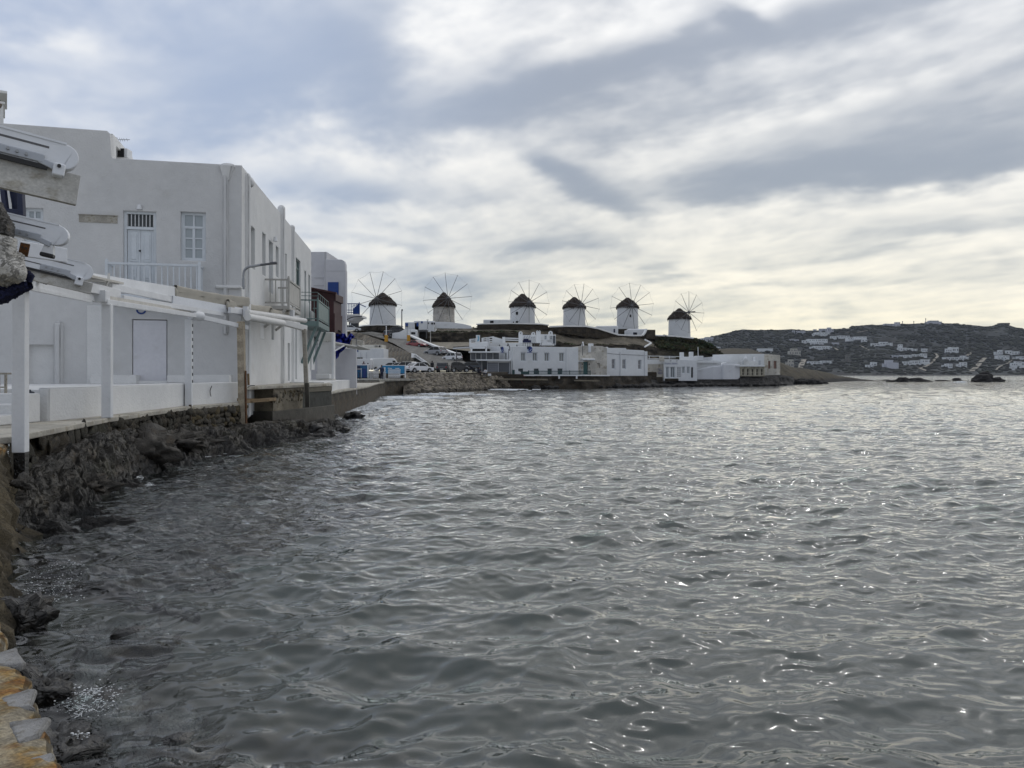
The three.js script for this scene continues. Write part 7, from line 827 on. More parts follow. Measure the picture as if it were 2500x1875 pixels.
// white cells by the mills
{
  const cell = (label, D, walls, wins, m = M.whiteFar) => { const t = thing('white_cell', label, 'hut'); for (const w of walls) mesh('wall', [rbox(X(w[2], D) - X(w[0], D), Y(w[1], D) - Y(w[3], D) + 1, w[4] || 4, 0.25, X((w[0] + w[2]) / 2, D), (Y(w[1], D) + Y(w[3], D)) / 2 - 0.5, -D - (w[4] || 4) / 2)], m, t); for (const [a, b, c, d, mm] of wins) mesh('window', [box(X(c, D) - X(a, D), Y(b, D) - Y(d, D), 0.12, X((a + c) / 2, D), Y((b + d) / 2, D), -D + 0.02)], mm || M.dark, t); return t; };
  cell('long low white cell left of the third windmill', 183, [[1180, 780, 1246, 794]], [[1196.5, 783, 1205, 789.5], [1252, 785, 1255, 789]]); cell('white cell with rounded corners left of the fifth windmill', 186, [[1456, 795.5, 1493, 814], [1490, 795, 1509.5, 818, 5]], [[1477, 806, 1480, 809.5], [1498, 803, 1501.5, 812, M.navy]]); cell('white cell with a blue framed door below the fifth windmill', 185, [[1533, 803, 1577, 821]], [[1546, 811.5, 1555, 820, M.navy], [1548, 813, 1553, 819.5, M.whiteFar]]); { const t = thing('dark_passage', 'dark roofed passage between the two white cells', 'passage'); mesh('wall', [box(X(1534, 188) - X(1509, 188), 1.6, 1, X(1521, 188), Y(811, 188), -188.5)], dryM, t); mesh('white_pier', [rbox(1, 1.2, 0.8, 0.1, X(1530, 186), Y(813, 186), -186)], M.whiteFar, t); }
  const bl = M.blue; cell('low white house with blue door and windows left of the second windmill', 172, [[988, 786, 1025, 803, 5], [1010, 783, 1060, 802, 6]], [[990, 789, 996, 795, bl], [1017, 787, 1022, 796.5, bl], [1028, 784.5, 1032, 789, bl], [1044, 787, 1047, 791], [1053, 787.5, 1057, 792], [1059, 787.5, 1062, 792]]); { const t = thing('white_wall', 'long white wall sloping down to the right of the second windmill', 'low wall'), D = 174; mesh('wall', [prism([[1057, 802], [1151, 803], [1151, 796], [1130, 791], [1100, 787], [1057, 786]].map(([p, y]) => [X(p, D), Y(y, D)]), 0.6, 0.05).translate(0, 0, -D)], M.whiteFar, t); }
  cell('white kiosk with a dark slot at the bend of the road', 163.5, [[1001, 804.5, 1018, 830], [972, 812, 1002, 829, 3]], [[1004, 811, 1014, 816]]); { const t = thing('white_curved_wall', 'white wall curving up beside the road bend', 'low wall'), D = 163; mesh('wall', [prism([[956, 828], [975, 831], [1000, 829], [1000, 804], [988, 804], [975, 811], [958, 813]].map(([p, y]) => [X(p, D), Y(y, D)]), 0.5, 0.05).translate(0, 0, -D - 0.5)], M.whiteFar, t); }
  { const t = thing('dark_shelter', 'dark flat roofed shelter right of the white kiosk', 'shelter'), D = 165; mesh('roof', [box(X(1042, D) - X(1017, D), 0.35, 3, X(1030, D), Y(807, D), -D - 1.5)], M.pole, t); mesh('back_wall', [box(X(1040, D) - X(1018, D), 1.4, 0.2, X(1029, D), Y(814, D), -D - 2.5)], M.dark, t); for (const p of [1018, 1041]) mesh('post', [box(0.15, 1.9, 0.15, X(p, D), Y(816, D), -D)], M.pole, t); }
}
// ---------- car park: cars, people, fences ----------
const glassC = mat('car_glass', [0.012, 0.014, 0.017], 0.08), tyreM = mat('tyre', [0.014, 0.014, 0.015], 0.85), rimM = mat('wheel_rim', [0.30, 0.31, 0.32], 0.35, { metalness: 0.6 }), plateM = mat('number_plate', [0.6, 0.6, 0.58], 0.6), lampR = mat('tail_lamp', [0.22, 0.012, 0.012], 0.25), lampW = mat('head_lamp', [0.55, 0.56, 0.58], 0.15);
const CAR = { // side profiles, front at +x: lower body, glass house, roof line; half lengths in metres
  hatch: { L: 3.7, W: 1.62, H: 1.45, body: [[-1.85, 0.28], [-1.85, 0.72], [-1.80, 0.92], [0.55, 0.94], [0.95, 0.90], [1.65, 0.76], [1.83, 0.62], [1.85, 0.30]], cab: [[-1.74, 0.9], [-1.52, 1.36], [-1.35, 1.44], [0.0, 1.44], [0.28, 1.38], [0.92, 0.9]], wx: [-1.18, 1.18], wr: 0.29 },
  suv: { L: 4.4, W: 1.84, H: 1.64, body: [[-2.2, 0.36], [-2.2, 0.85], [-2.12, 1.06], [0.7, 1.08], [1.05, 1.04], [1.95, 0.92], [2.16, 0.74], [2.2, 0.38]], cab: [[-2.05, 1.04], [-1.62, 1.55], [-1.4, 1.64], [0.1, 1.64], [0.35, 1.58], [1.08, 1.04]], wx: [-1.36, 1.36], wr: 0.36 },
  saloon: { L: 4.3, W: 1.72, H: 1.40, body: [[-2.15, 0.28], [-2.15, 0.78], [-2.05, 0.93], [-1.3, 0.95], [0.75, 0.92], [1.15, 0.86], [1.95, 0.72], [2.13, 0.58], [2.15, 0.3]], cab: [[-1.55, 0.92], [-0.95, 1.34], [-0.75, 1.40], [0.1, 1.40], [0.32, 1.35], [1.1, 0.88]], wx: [-1.3, 1.32], wr: 0.30 },
  smart: { L: 2.7, W: 1.66, H: 1.55, body: [[-1.35, 0.3], [-1.35, 0.85], [-1.30, 1.0], [0.55, 1.0], [0.95, 0.92], [1.3, 0.72], [1.35, 0.55], [1.35, 0.3]], cab: [[-1.28, 0.98], [-1.15, 1.46], [-0.98, 1.54], [-0.1, 1.54], [0.15, 1.46], [0.86, 0.96]], wx: [-0.93, 0.94], wr: 0.31 },
  van: { L: 5.6, W: 2.0, H: 2.4, body: [[-2.8, 0.4], [-2.8, 2.2], [-2.72, 2.36], [1.2, 2.40], [1.55, 2.30], [2.15, 1.35], [2.68, 1.15], [2.8, 0.95], [2.8, 0.42]], cab: [[1.25, 1.32], [1.25, 1.95], [1.72, 1.95], [2.12, 1.36]], wx: [-1.7, 1.75], wr: 0.36 },
};
function car(name, label, kind, color, px, D, yBase, yaw, o = {}) {
  const k = CAR[kind], t = thing(name, label, o.cat || 'car', null, [X(px, D), yBase, -D], yaw), bm = mat('car_paint_' + color.map(v => Math.round(v * 1000)).join('_'), color, 0.3, { clearcoat: 0.6, clearcoatRoughness: 0.08 }), W = k.W, sc = o.scale || 1; t.scale.setScalar(sc);
  const ext = (pts, w, bev) => { const g = prism(pts, w - 2 * bev, bev); g.translate(0, 0, -w / 2 + bev); return g; };
  // body with wheel arches cut into the profile
  const lower = k.body.slice(), arch = []; const front = lower[lower.length - 1], back = lower[0]; const yb = back[1]; const poly = [...lower]; for (const x of [k.wx[1], k.wx[0]]) for (let a = 0; a <= 8; a++) { const th = a / 8 * Math.PI; poly.push([x + Math.cos(th) * (k.wr + 0.07), Math.max(yb, k.wr + Math.sin(th) * (k.wr + 0.07))]); }
  mesh('body', [ext(poly, W, 0.07)], bm, t);
  const van = kind === 'van'; const cab = mesh('window_glass', [ext(k.cab, van ? W + 0.01 : W - 0.22, van ? 0.01 : 0.05)], glassC, t);
  if (!van) { const c = k.cab, n = c.length; const top = [c[1], c[2], c[3], c[4]].map(p => [p[0], p[1]]); mesh('roof', [ext([[top[0][0] - 0.02, top[0][1] - 0.06], [top[1][0], top[1][1] + 0.025], [top[2][0], top[2][1] + 0.025], [top[3][0] + 0.02, top[3][1] - 0.05], [top[2][0], top[2][1] - 0.06], [top[1][0], top[1][1] - 0.07]], W - 0.24, 0.02)], bm, t);
    for (const s of [-1, 1]) mesh('pillar', [bar(V(c[0][0] + 0.02, c[0][1], s * (W / 2 - 0.11)), V(c[1][0] + 0.04, c[1][1], s * (W / 2 - 0.13)), 0.06, 0.14), bar(V(c[n - 1][0], c[n - 1][1], s * (W / 2 - 0.11)), V(c[n - 2][0], c[n - 2][1], s * (W / 2 - 0.13)), 0.05, 0.06), bar(V(-0.45, c[0][1], s * (W / 2 - 0.105)), V(-0.42, c[2][1], s * (W / 2 - 0.12)), 0.04, 0.1)], bm, t); }
  for (const x of k.wx) for (const s of [-1, 1]) { const w = mesh('wheel', [new THREE.CylinderGeometry(k.wr, k.wr, 0.2, 20).rotateX(Math.PI / 2).translate(x, k.wr, s * (W / 2 - 0.12))], tyreM, t); mesh('rim', [new THREE.CylinderGeometry(k.wr * 0.62, k.wr * 0.62, 0.03, 14).rotateX(Math.PI / 2).translate(x, k.wr, s * (W / 2 - 0.005))], rimM, w); }
  const xb = -k.L / 2, xf = k.L / 2, yl = van ? 0.95 : k.cab[0][1] - 0.14; for (const s of [-1, 1]) { mesh('tail_lamp', [rbox(0.06, van ? 0.5 : 0.2, 0.2, 0.02, xb + 0.02, yl, s * (W / 2 - 0.16))], lampR, t); mesh('headlamp', [rbox(0.14, 0.14, 0.32, 0.03, xf - 0.1, 0.68 + (kind === 'suv' ? 0.12 : 0), s * (W / 2 - 0.26))], lampW, t); if (!van) mesh('mirror', [rbox(0.12, 0.12, 0.18, 0.03, k.cab[k.cab.length - 1][0] - 0.3, k.cab[0][1] + 0.1, s * (W / 2 + 0.06))], bm, t); }
  mesh('bumper', [rbox(0.1, 0.2, W - 0.1, 0.04, xb - 0.0, 0.42, 0), rbox(0.1, 0.2, W - 0.1, 0.04, xf, 0.42, 0)], o.bumper || M.black, t); mesh('number_plate', [box(0.02, 0.11, 0.5, xb - 0.06, yl - 0.28, 0)], plateM, t); mesh('number_plate', [box(0.02, 0.11, 0.5, xf + 0.06, 0.45, 0)], plateM, t);
  return t;
}
const yPark = D => lerp(2.58, 2.95, clamp((D - 107) / 43)), roadY = (px, py, D) => Y(py, D);
car('red_car', 'red saloon car parked against the road wall on the slope', 'saloon', [0.22, 0.014, 0.018], 1018, 152, Y(848.5, 152), -0.62, { bumper: mat('red_bumper', [0.16, 0.012, 0.015], 0.5) });
car('silver_suv', 'silver sport utility car parked on the slope behind the red car', 'suv', [0.26, 0.27, 0.285], 1063, 139.5, Y(869, 139.5), 2.45);
car('white_hatchback', 'small boxy white hatchback parked at the foot of the slope', 'hatch', [0.68, 0.69, 0.70], 1104, 133, Y(882, 133), 2.35);
car('dark_hatchback', 'dark grey hatchback seen from behind next to the black two seater', 'hatch', [0.03, 0.032, 0.036], 1081.5, 113.5, 2.62, 1.55);
car('black_microcar', 'short black two seater car with pale wheels seen from the side', 'smart', [0.012, 0.013, 0.016], 1123, 114.4, 2.63, 0.12);
car('navy_car', 'dark navy car behind the black two seater by the glazed pavilion', 'suv', [0.018, 0.028, 0.045], 1142, 119, 2.75, 3.3, { scale: 0.9 });
car('olive_suv', 'olive green sport utility car parked behind the white cars', 'suv', [0.085, 0.08, 0.055], 1021, 126, 2.82, 3.25, { scale: 0.92 });
car('dark_blue_car', 'dark blue car beside the olive green car', 'hatch', [0.02, 0.024, 0.036], 1000, 124.5, 2.8, 2.9);
car('white_saloon', 'white saloon car in front, seen from behind beside the blue banner', 'saloon', [0.66, 0.67, 0.69], 1022, 109.5, 2.58, 0.75);
car('cream_estate', 'white estate car half hidden behind the blue banner', 'suv', [0.58, 0.57, 0.53], 990, 112, 2.6, 2.8, { scale: 0.95 });
car('silver_hatchback', 'silver hatchback parked in front of the white van', 'hatch', [0.42, 0.44, 0.46], 951, 117, 2.68, 3.3);
car('pale_saloon', 'pale silver saloon between the silver hatchback and the white estate car', 'saloon', [0.50, 0.51, 0.53], 973, 115.5, 2.68, 3.1);
car('white_van', 'white panel van parked across the back of the car park', 'van', [0.66, 0.67, 0.66], 943, 127, 2.85, 0.04, { cat: 'van', scale: 0.9 });
car('white_boxy_van', 'white van at the left behind the person in dark red', 'van', [0.62, 0.63, 0.64], 872, 124, 2.8, 3.1, { cat: 'van', scale: 0.85 });
car('black_jeep', 'black off road car parked at the top of the road', 'suv', [0.014, 0.015, 0.018], 975, 167, Y(817, 167), 0.25); car('dark_green_car', 'dark green car beside the black off road car at the top of the road', 'hatch', [0.014, 0.018, 0.018], 953, 164, Y(824, 164), 1.2);
car('white_pickup', 'white car with a dark load high on the left beyond the blue cloth', 'saloon', [0.6, 0.62, 0.64], 857, 168, Y(810, 168), 0.1); { const t = thing('dark_load', 'dark box shaped cover above the white car at the upper left', 'cover'); mesh('cover', [rbox(2.0, 1.9, 2, 0.4, X(864, 170), Y(794, 170), -170)], mat('dark_cover', [0.02, 0.023, 0.026], 0.6), t); mesh('frame', [bar(P(853, 800, 169), P(857, 786, 169), 0.2, 0.2)], M.whiteFar, t); }

function person(label, px, D, yFoot, yaw, pose, col, group) {
  // joints in metres, facing +z; each bone: [a, b, ra, rb, colour]
  const J = pose, bones = [], H = V, c = col;
  const add = (a, b, ra, rb, k) => bones.push([V(...a), V(...b), ra, rb, c[k] || c.coat]);
  add(J.hip, J.chest, 0.15, 0.17, 'coat'); add(J.chest, J.neck, 0.16, 0.075, 'coat'); add(J.neck, J.head, 0.055, 0.06, 'skin'); add(J.head, [J.head[0], J.head[1] + 0.07, J.head[2] - 0.01], 0.085, 0.095, 'hair'); add([J.head[0], J.head[1] - 0.02, J.head[2] + 0.035], [J.head[0], J.head[1] - 0.06, J.head[2] + 0.035], 0.065, 0.05, 'skin'); add([J.head[0], J.head[1] - 0.005, J.head[2] + 0.09], [J.head[0], J.head[1] - 0.03, J.head[2] + 0.105], 0.012, 0.016, 'skin');
  for (const s of ['L', 'R']) { const sh = J['sh' + s], el = J['el' + s], ha = J['ha' + s], hi = J['hi' + s], kn = J['kn' + s], ft = J['ft' + s]; add(J.chest, sh, 0.12, 0.075, 'coat'); add(sh, el, 0.068, 0.052, 'coat'); add(el, ha, 0.05, 0.036, 'coat'); const d = V(...ha).sub(V(...el)).normalize().multiplyScalar(0.09); add(ha, [ha[0] + d.x, ha[1] + d.y, ha[2] + d.z], 0.036, 0.02, 'skin'); add(J.hip, hi, 0.13, 0.1, c.skirt ? 'coat' : 'leg'); add(hi, kn, 0.095, 0.065, 'leg'); add(kn, ft, 0.062, 0.042, 'leg'); add(ft, [ft[0], ft[1] - 0.03, ft[2] + 0.15], 0.045, 0.03, 'shoe'); if (J.hem) add(J.hip, J['hem' + s] || [hi[0], hi[1] - J.hem, hi[2]], 0.15, 0.13, 'coat'); }
  const N = 72, S = 1.05, mc = new MarchingCubes(N, new THREE.MeshBasicMaterial(), false, false, 60000); mc.isolation = 0; const f = mc.field, cy = 0.92, half = S, sd = (p, [a, b, ra, rb]) => { const ab = b.clone().sub(a), t = clamp(p.clone().sub(a).dot(ab) / Math.max(1e-6, ab.lengthSq())); return p.distanceTo(a.clone().addScaledVector(ab, t)) - lerp(ra, rb, t); };
  f.fill(-1); const B = bones.map(b => ({ a: b[0], ab: b[1].clone().sub(b[0]), ra: b[2], rb: b[3], l: Math.max(1e-6, b[1].distanceToSquared(b[0])) }));
  for (let k = 0; k < N; k++) for (let j = 0; j < N; j++) for (let i = 0; i < N; i++) { const x = (i / (N / 2) - 1) * half, y = (j / (N / 2) - 1) * half + cy, z = (k / (N / 2) - 1) * half; let m = 9; for (const b of B) { const qx = x - b.a.x, qy = y - b.a.y, qz = z - b.a.z, tt = clamp((qx * b.ab.x + qy * b.ab.y + qz * b.ab.z) / b.l), d = Math.hypot(qx - b.ab.x * tt, qy - b.ab.y * tt, qz - b.ab.z * tt) - (b.ra + (b.rb - b.ra) * tt); if (d > 0.25 && d > m) continue; const h = clamp(0.5 + 0.5 * (m - d) / 0.035); m = m + (d - m) * h - 0.035 * h * (1 - h); } f[k * N * N + j * N + i] = -m; }
  mc.update(); const n = mc.count, g = new THREE.BufferGeometry(); const pos = new Float32Array(mc.positionArray.slice(0, n * 3)), nor = new Float32Array(mc.normalArray.slice(0, n * 3)), cc = new Float32Array(n * 3); const v = V();
  for (let i = 0; i < n; i++) { v.set(pos[3 * i] * half, pos[3 * i + 1] * half + cy, pos[3 * i + 2] * half); pos.set([v.x, v.y, v.z], 3 * i); let best = 9, bc = c.coat; for (const b of bones) { const d = sd(v, b); if (d < best) { best = d; bc = b[4]; } } cc.set(bc, 3 * i); }
  g.setAttribute('position', new THREE.BufferAttribute(pos, 3)); g.setAttribute('normal', new THREE.BufferAttribute(nor, 3)); g.setAttribute('color', new THREE.BufferAttribute(cc, 3));
  const o = mesh('person', g, mat('person_clothes', [1, 1, 1], 0.9, { vertexColors: true })); o.position.set(X(px, D), yFoot, -D); o.rotation.y = yaw; return tag(o, label, 'person', group);
}
const STAND = { hip: [0, 0.92, 0], chest: [0, 1.28, 0], neck: [0, 1.46, 0], head: [0, 1.60, 0.02], shL: [0.18, 1.40, 0], shR: [-0.18, 1.40, 0], elL: [0.24, 1.12, -0.02], elR: [-0.24, 1.12, -0.02], haL: [0.24, 0.88, 0.05], haR: [-0.24, 0.88, 0.05], hiL: [0.09, 0.88, 0], hiR: [-0.09, 0.88, 0], knL: [0.09, 0.48, 0.04], knR: [-0.1, 0.48, 0.0], ftL: [0.09, 0.08, 0.02], ftR: [-0.1, 0.08, -0.06] };
const SIT = { hip: [0, 0.48, 0], chest: [0, 0.84, 0.05], neck: [0, 1.0, 0.09], head: [0, 1.13, 0.13], shL: [0.18, 0.95, 0.07], shR: [-0.18, 0.95, 0.07], elL: [0.24, 0.72, 0.18], elR: [-0.24, 0.72, 0.18], haL: [0.08, 0.62, 0.36], haR: [-0.08, 0.62, 0.36], hiL: [0.1, 0.46, 0.04], hiR: [-0.1, 0.46, 0.04], knL: [0.12, 0.5, 0.44], knR: [-0.12, 0.5, 0.44], ftL: [0.12, 0.08, 0.40], ftR: [-0.12, 0.08, 0.44] };
const BEND = { ...STAND, chest: [0, 1.16, 0.24], neck: [0, 1.24, 0.42], head: [0, 1.27, 0.56], shL: [0.18, 1.2, 0.36], shR: [-0.18, 1.2, 0.36], elL: [0.22, 0.95, 0.46], elR: [-0.22, 0.95, 0.46], haL: [0.18, 0.72, 0.52], haR: [-0.18, 0.72, 0.52] };
const LEAN = { ...STAND, elL: [0.30, 1.22, 0.2], haL: [0.46, 1.12, 0.42], elR: [-0.26, 1.12, -0.04], haR: [-0.22, 0.90, 0.08] };
const skin = [0.32, 0.19, 0.13], dk = [0.010, 0.010, 0.012];
person('person in a navy jacket leaning on the white picket fence', 932, 94.2, 1.74, -2.5, LEAN, { coat: [0.014, 0.026, 0.065], leg: [0.010, 0.014, 0.035], hair: [0.03, 0.02, 0.015], skin, shoe: dk });
person('person in a long black coat walking across the car park', 1055, 118, 2.68, 3.1, { ...STAND, hem: 0.32, knL: [0.07, 0.48, 0.1], ftL: [0.07, 0.08, 0.14], knR: [-0.08, 0.48, -0.04], ftR: [-0.08, 0.08, -0.16] }, { coat: dk, leg: dk, hair: [0.012, 0.010, 0.009], skin, shoe: dk });
person('person in dark clothes bending forward at the edge of the beach', 1155, 117.5, 2.3, -1.2, BEND, { coat: [0.012, 0.012, 0.016], leg: [0.016, 0.016, 0.02], hair: dk, skin, shoe: [0.3, 0.3, 0.3] });
person('person in dark clothes sitting on the low wall at the beach', 1168, 117.5, 2.18, 0.9, SIT, { coat: [0.012, 0.013, 0.02], leg: [0.012, 0.012, 0.018], hair: dk, skin, shoe: dk });
person('person in a white top sitting on the low wall beside the dark one', 1186, 117, 2.0, -0.5, SIT, { coat: [0.55, 0.55, 0.56], leg: [0.012, 0.014, 0.026], hair: [0.02, 0.015, 0.012], skin, shoe: [0.4, 0.4, 0.4] });
person('person in a dark red coat standing behind the blue cafe panels', 888, 104, 2.35, 2.9, { ...STAND, hem: 0.4 }, { coat: [0.055, 0.010, 0.020], leg: dk, hair: [0.05, 0.015, 0.02], skin, shoe: dk });
person('person in black standing next to the dark red coat', 898, 105, 2.15, 2.6, STAND, { coat: dk, leg: dk, hair: dk, skin, shoe: dk });
{ const t = thing('beach_seat', 'low concrete seat wall where two people sit by the beach', 'seat wall'); mesh('wall', [bar(P(1162, 917.5, 117.8), P(1197, 919.5, 117.4), 0.6, 0.5, 0.06)], M.concrete, t); mesh('white_box', [rbox(0.5, 0.35, 0.4, 0.04, X(1195, 117), Y(915, 117), -117)], M.whiteFar, t); }
// cafe enclosure on the quay
{
  const t = thing('blue_screen', 'blue panelled wind screen in a white frame around the cafe', 'wind screen'), D = 95, cy = mat('cyan_panel', [0.02, 0.22, 0.36], 0.5, { tex: 'plaster', r: 2 }), q = p => X(p, D), y = p => Y(p, D);
  mesh('panel', [box(q(896) - q(851), y(891.5) - y(922), 0.05, (q(851) + q(896)) / 2, y(906.5), -D - 0.3)], mat('blue_panel', [0.012, 0.11, 0.25], 0.5), t); mesh('panel', [box(q(862) - q(852), y(901) - y(922), 0.04, q(857), y(911), -D + 0.1)], cy, t); mesh('panel', [box(q(895) - q(886), y(900) - y(922), 0.04, q(890), y(911), -D + 0.1)], mat('royal_panel', [0.008, 0.03, 0.16], 0.5), t);
  mesh('frame', [bar(P(850, 890.5, D), P(903, 890.5, D), 0.12, 0.12), bar(P(850.5, 923, D), P(850.5, 889, D), 0.12, 0.12), bar(P(898.5, 923, D), P(898.5, 889, D), 0.14, 0.14)], M.paint, t); mesh('post', [bar(P(861, 922, D - 0.2), P(861, 900, D - 0.2), 0.06, 0.06), bar(P(867, 922, D - 0.2), P(867, 901, D - 0.2), 0.06, 0.06), bar(P(882, 922, D - 0.2), P(882, 899, D - 0.2), 0.06, 0.06)], M.paint, t); mesh('white_panel', [box(q(867) - q(861), y(902) - y(921), 0.04, q(864), y(912), -D + 0.25)], M.paint, t); mesh('porthole', [0, 1, 2].map(k => new THREE.CylinderGeometry(0.07, 0.07, 0.02, 14).rotateX(Math.PI / 2).translate(q(864), y(907 + k * 4), -D + 0.28)), M.dark, t); mesh('shelf', [bar(P(852, 900, D - 0.3), P(860, 900, D - 0.3), 0.3, 0.06), bar(P(870, 901, D - 0.3), P(882, 901, D - 0.3), 0.3, 0.06)], M.paint, t);
}
{ const t = thing('cafe_chair_back', 'dark blue chair behind the blue wind screen', 'chair'), D = 94.4, q = p => X(p, D), y = p => Y(p, D); mesh('seat', [box(0.42, 0.05, 0.4, q(875), y(910), -D)], M.navy, t); mesh('backrest', [rbox(0.42, 0.5, 0.05, 0.02, q(875), y(896.5) - 0.1, -D - 0.2)], M.navy, t); for (const [a, b] of [[-0.18, 0.17], [0.18, 0.17], [-0.18, -0.17], [0.18, -0.17]]) mesh('leg', [box(0.05, y(910) - 1.74, 0.05, q(875) + a, (y(910) + 1.74) / 2, -D + b)], M.navy, t); }
{ const t = thing('blue_banner', 'bright blue banner board on white posts in front of the parked cars', 'banner'), D = 98, q = p => X(p, D), y = p => Y(p, D); mesh('board', [box(q(989) - q(931), y(892.5) - y(912), 0.05, (q(989) + q(931)) / 2, y(902), -D)], mat('cyan_banner', [0.015, 0.21, 0.43], 0.5, { tex: 'plaster', r: 3 }), t); mesh('rail', [bar(P(931, 892, D), P(990, 892, D), 0.08, 0.08), bar(P(975, 915, D), P(990, 914, D), 0.08, 0.1)], M.paint, t); mesh('post', [bar(P(989.5, 923, D), P(989.5, 891, D), 0.13, 0.13)], M.paint, t); for (const [a, b, yy] of [[947, 951, 899], [951.5, 957, 899.5], [965, 975, 899.5]]) mesh('lettering', [box(q(b) - q(a), 0.09, 0.02, q((a + b) / 2), y(yy), -D + 0.035)], M.paint, t); }
{ const t = thing('picket_fence', 'white picket fence along the quay edge of the cafe', 'fence'), D = 94.8; for (const [a, b, top] of [[912, 925, 902], [948, 978, 903]]) { mesh('rail', [bar(P(a, top, D), P(b, top, D), 0.1, 0.1)], M.paint, t); mesh('rail', [bar(P(a, 917, D), P(b, 917, D), 0.06, 0.06)], M.paint, t); for (let p = a; p <= b; p += 1.9) mesh('picket', [bar(P(p, 922.5, D), P(p + 0.3, top + 0.5, D), 0.055, 0.04)], M.paint, t); } }
for (const [px, w, top, l] of [[906, 8, 905, 'white crate shaped planter at the left end of the picket fence'], [937.5, 9, 906, 'grey white planter right of the person in navy']]) { const t = thing('planter', l, 'planter'), D = 94.8; const W = w / F * D; for (let k = 0; k < 5; k++) mesh('slat', [rbox(W, 0.14, 0.4, 0.01, X(px, D), 1.76 + 0.08 + k * 0.165, -D)], mat('limed_wood', [0.42, 0.42, 0.42], 0.85), t); mesh('cover', [rbox(W * 1.05, 0.05, 0.42, 0.01, X(px, D), 1.76 + 0.86, -D)], M.paint, t); }
{ const t = thing('notice_sheet', 'white notice board on a post by the banner', 'sign'), D = 94.6; mesh('board', [box(X(941.5, D) - X(934, D), Y(897, D) - Y(907, D), 0.04, X(938, D), Y(902, D), -D + 0.22)], M.paint, t); mesh('post', [bar(P(938, 922, D), P(938, 905, D), 0.06, 0.06)], M.paint, t); }
{ const t = thing('flat_white_hut', 'flat roofed white hut with a small blue plate behind the vans', 'hut'), D = 134, q = p => X(p, D), y = p => Y(p, D); mesh('wall', [rbox(q(937) - q(853), y(851) - y(890), 5, 0.06, (q(937) + q(853)) / 2, (y(851) + y(890)) / 2, -D - 2.5)], M.whiteFar, t); mesh('upper_wall', [rbox(q(927) - q(876), y(840.5) - y(852), 4, 0.05, q(901), y(846), -D - 5)], mat('cream_far', [0.58, 0.56, 0.50], 0.9, { tex: 'plaster', r: 5 }), t); mesh('blue_plate', [box(q(875) - q(868), y(854) - y(859.5), 0.05, q(871.5), y(856.5), -D + 0.03)], mat('plate_blue', [0.12, 0.16, 0.28], 0.6), t); mesh('joint', [rod(P(881, 886, D - 0.05), P(881, 860, D - 0.05), 0.04), rod(P(895, 886, D - 0.05), P(895, 860, D - 0.05), 0.04)], frameG, t); mesh('vent', [box(0.5, 0.12, 0.2, q(911), y(843.5), -D - 2.9), box(0.25, 0.3, 0.2, q(920), y(844), -D - 2.9)], M.dark, t); mesh('dark_opening', [box(q(885) - q(868), 0.5, 0.1, q(877), y(876), -D + 0.03)], mat('dim_green', [0.05, 0.055, 0.04], 0.9), t); }
{ const t = thing('white_roof_terrace', 'small white walled roof yard behind the blue cloth', 'roof yard'), D = 140, q = p => X(p, D), y = p => Y(p, D); mesh('wall', [bar(P(858, 829, D), P(886, 833, D), 0.3, 0.25), bar(P(886, 833, D), P(886, 842, D), 0.3, 0.3), rbox(q(886) - q(858), y(832) - y(843), 1, 0.05, q(872), y(838), -D - 1)], M.beigeWall, t); mesh('aerial_pole', [rod(P(870, 842, D - 1), P(870, 825, D - 1), 0.08)], M.pole, t); }
// posts, poles and signs along the road
for (const [px, D, pyB, pyT, l] of [[943, 152, 834.5, 818, 'yellow road barrier post left of the road, with a white mast behind'], [997.5, 156.5, 832.5, 818, 'yellow road barrier post right of the road, behind the red car']]) { const t = thing('yellow_barrier_post', l, 'barrier post'); const h = Y(pyT, D) - Y(pyB, D); mesh('housing', [rbox(0.62, h, 0.5, 0.05, X(px, D), (Y(pyT, D) + Y(pyB, D)) / 2, -D)], mat('yellow_paint', [0.50, 0.25, 0.012], 0.5), t); mesh('side_plate', [box(0.04, h * 0.8, 0.4, X(px, D) + 0.34, (Y(pyT, D) + Y(pyB, D)) / 2, -D)], mat('dark_yellow', [0.22, 0.11, 0.02], 0.6), t); }
const pole = (name, label, cat, px, D, y0, y1, r, m, extra) => { const t = thing(name, label, cat); mesh('pole', [rod(P(px, y0, D), P(px, y1, D), r, r * 0.85)], m, t); extra && extra(t, D); };
pole('white_mast', 'thin white mast above the left yellow barrier post', 'mast', 943, 153, 820, 797, 0.10, M.paint, (t, D) => mesh('cap', [new THREE.SphereGeometry(0.12, 8, 6).translate(X(943, D), Y(797, D), -D)], M.paint, t));
pole('parking_sign', 'blue square parking sign on a white pole at the road bend', 'sign', 994, 158, 822, 790, 0.06, M.steel, (t, D) => { mesh('plate', [rbox(0.55, 0.62, 0.05, 0.01, X(993, D), Y(792.5, D), -D + 0.08)], M.blue, t); mesh('sub_plate', [box(0.55, 0.16, 0.05, X(993, D), Y(797.5, D), -D + 0.08)], M.black, t); });
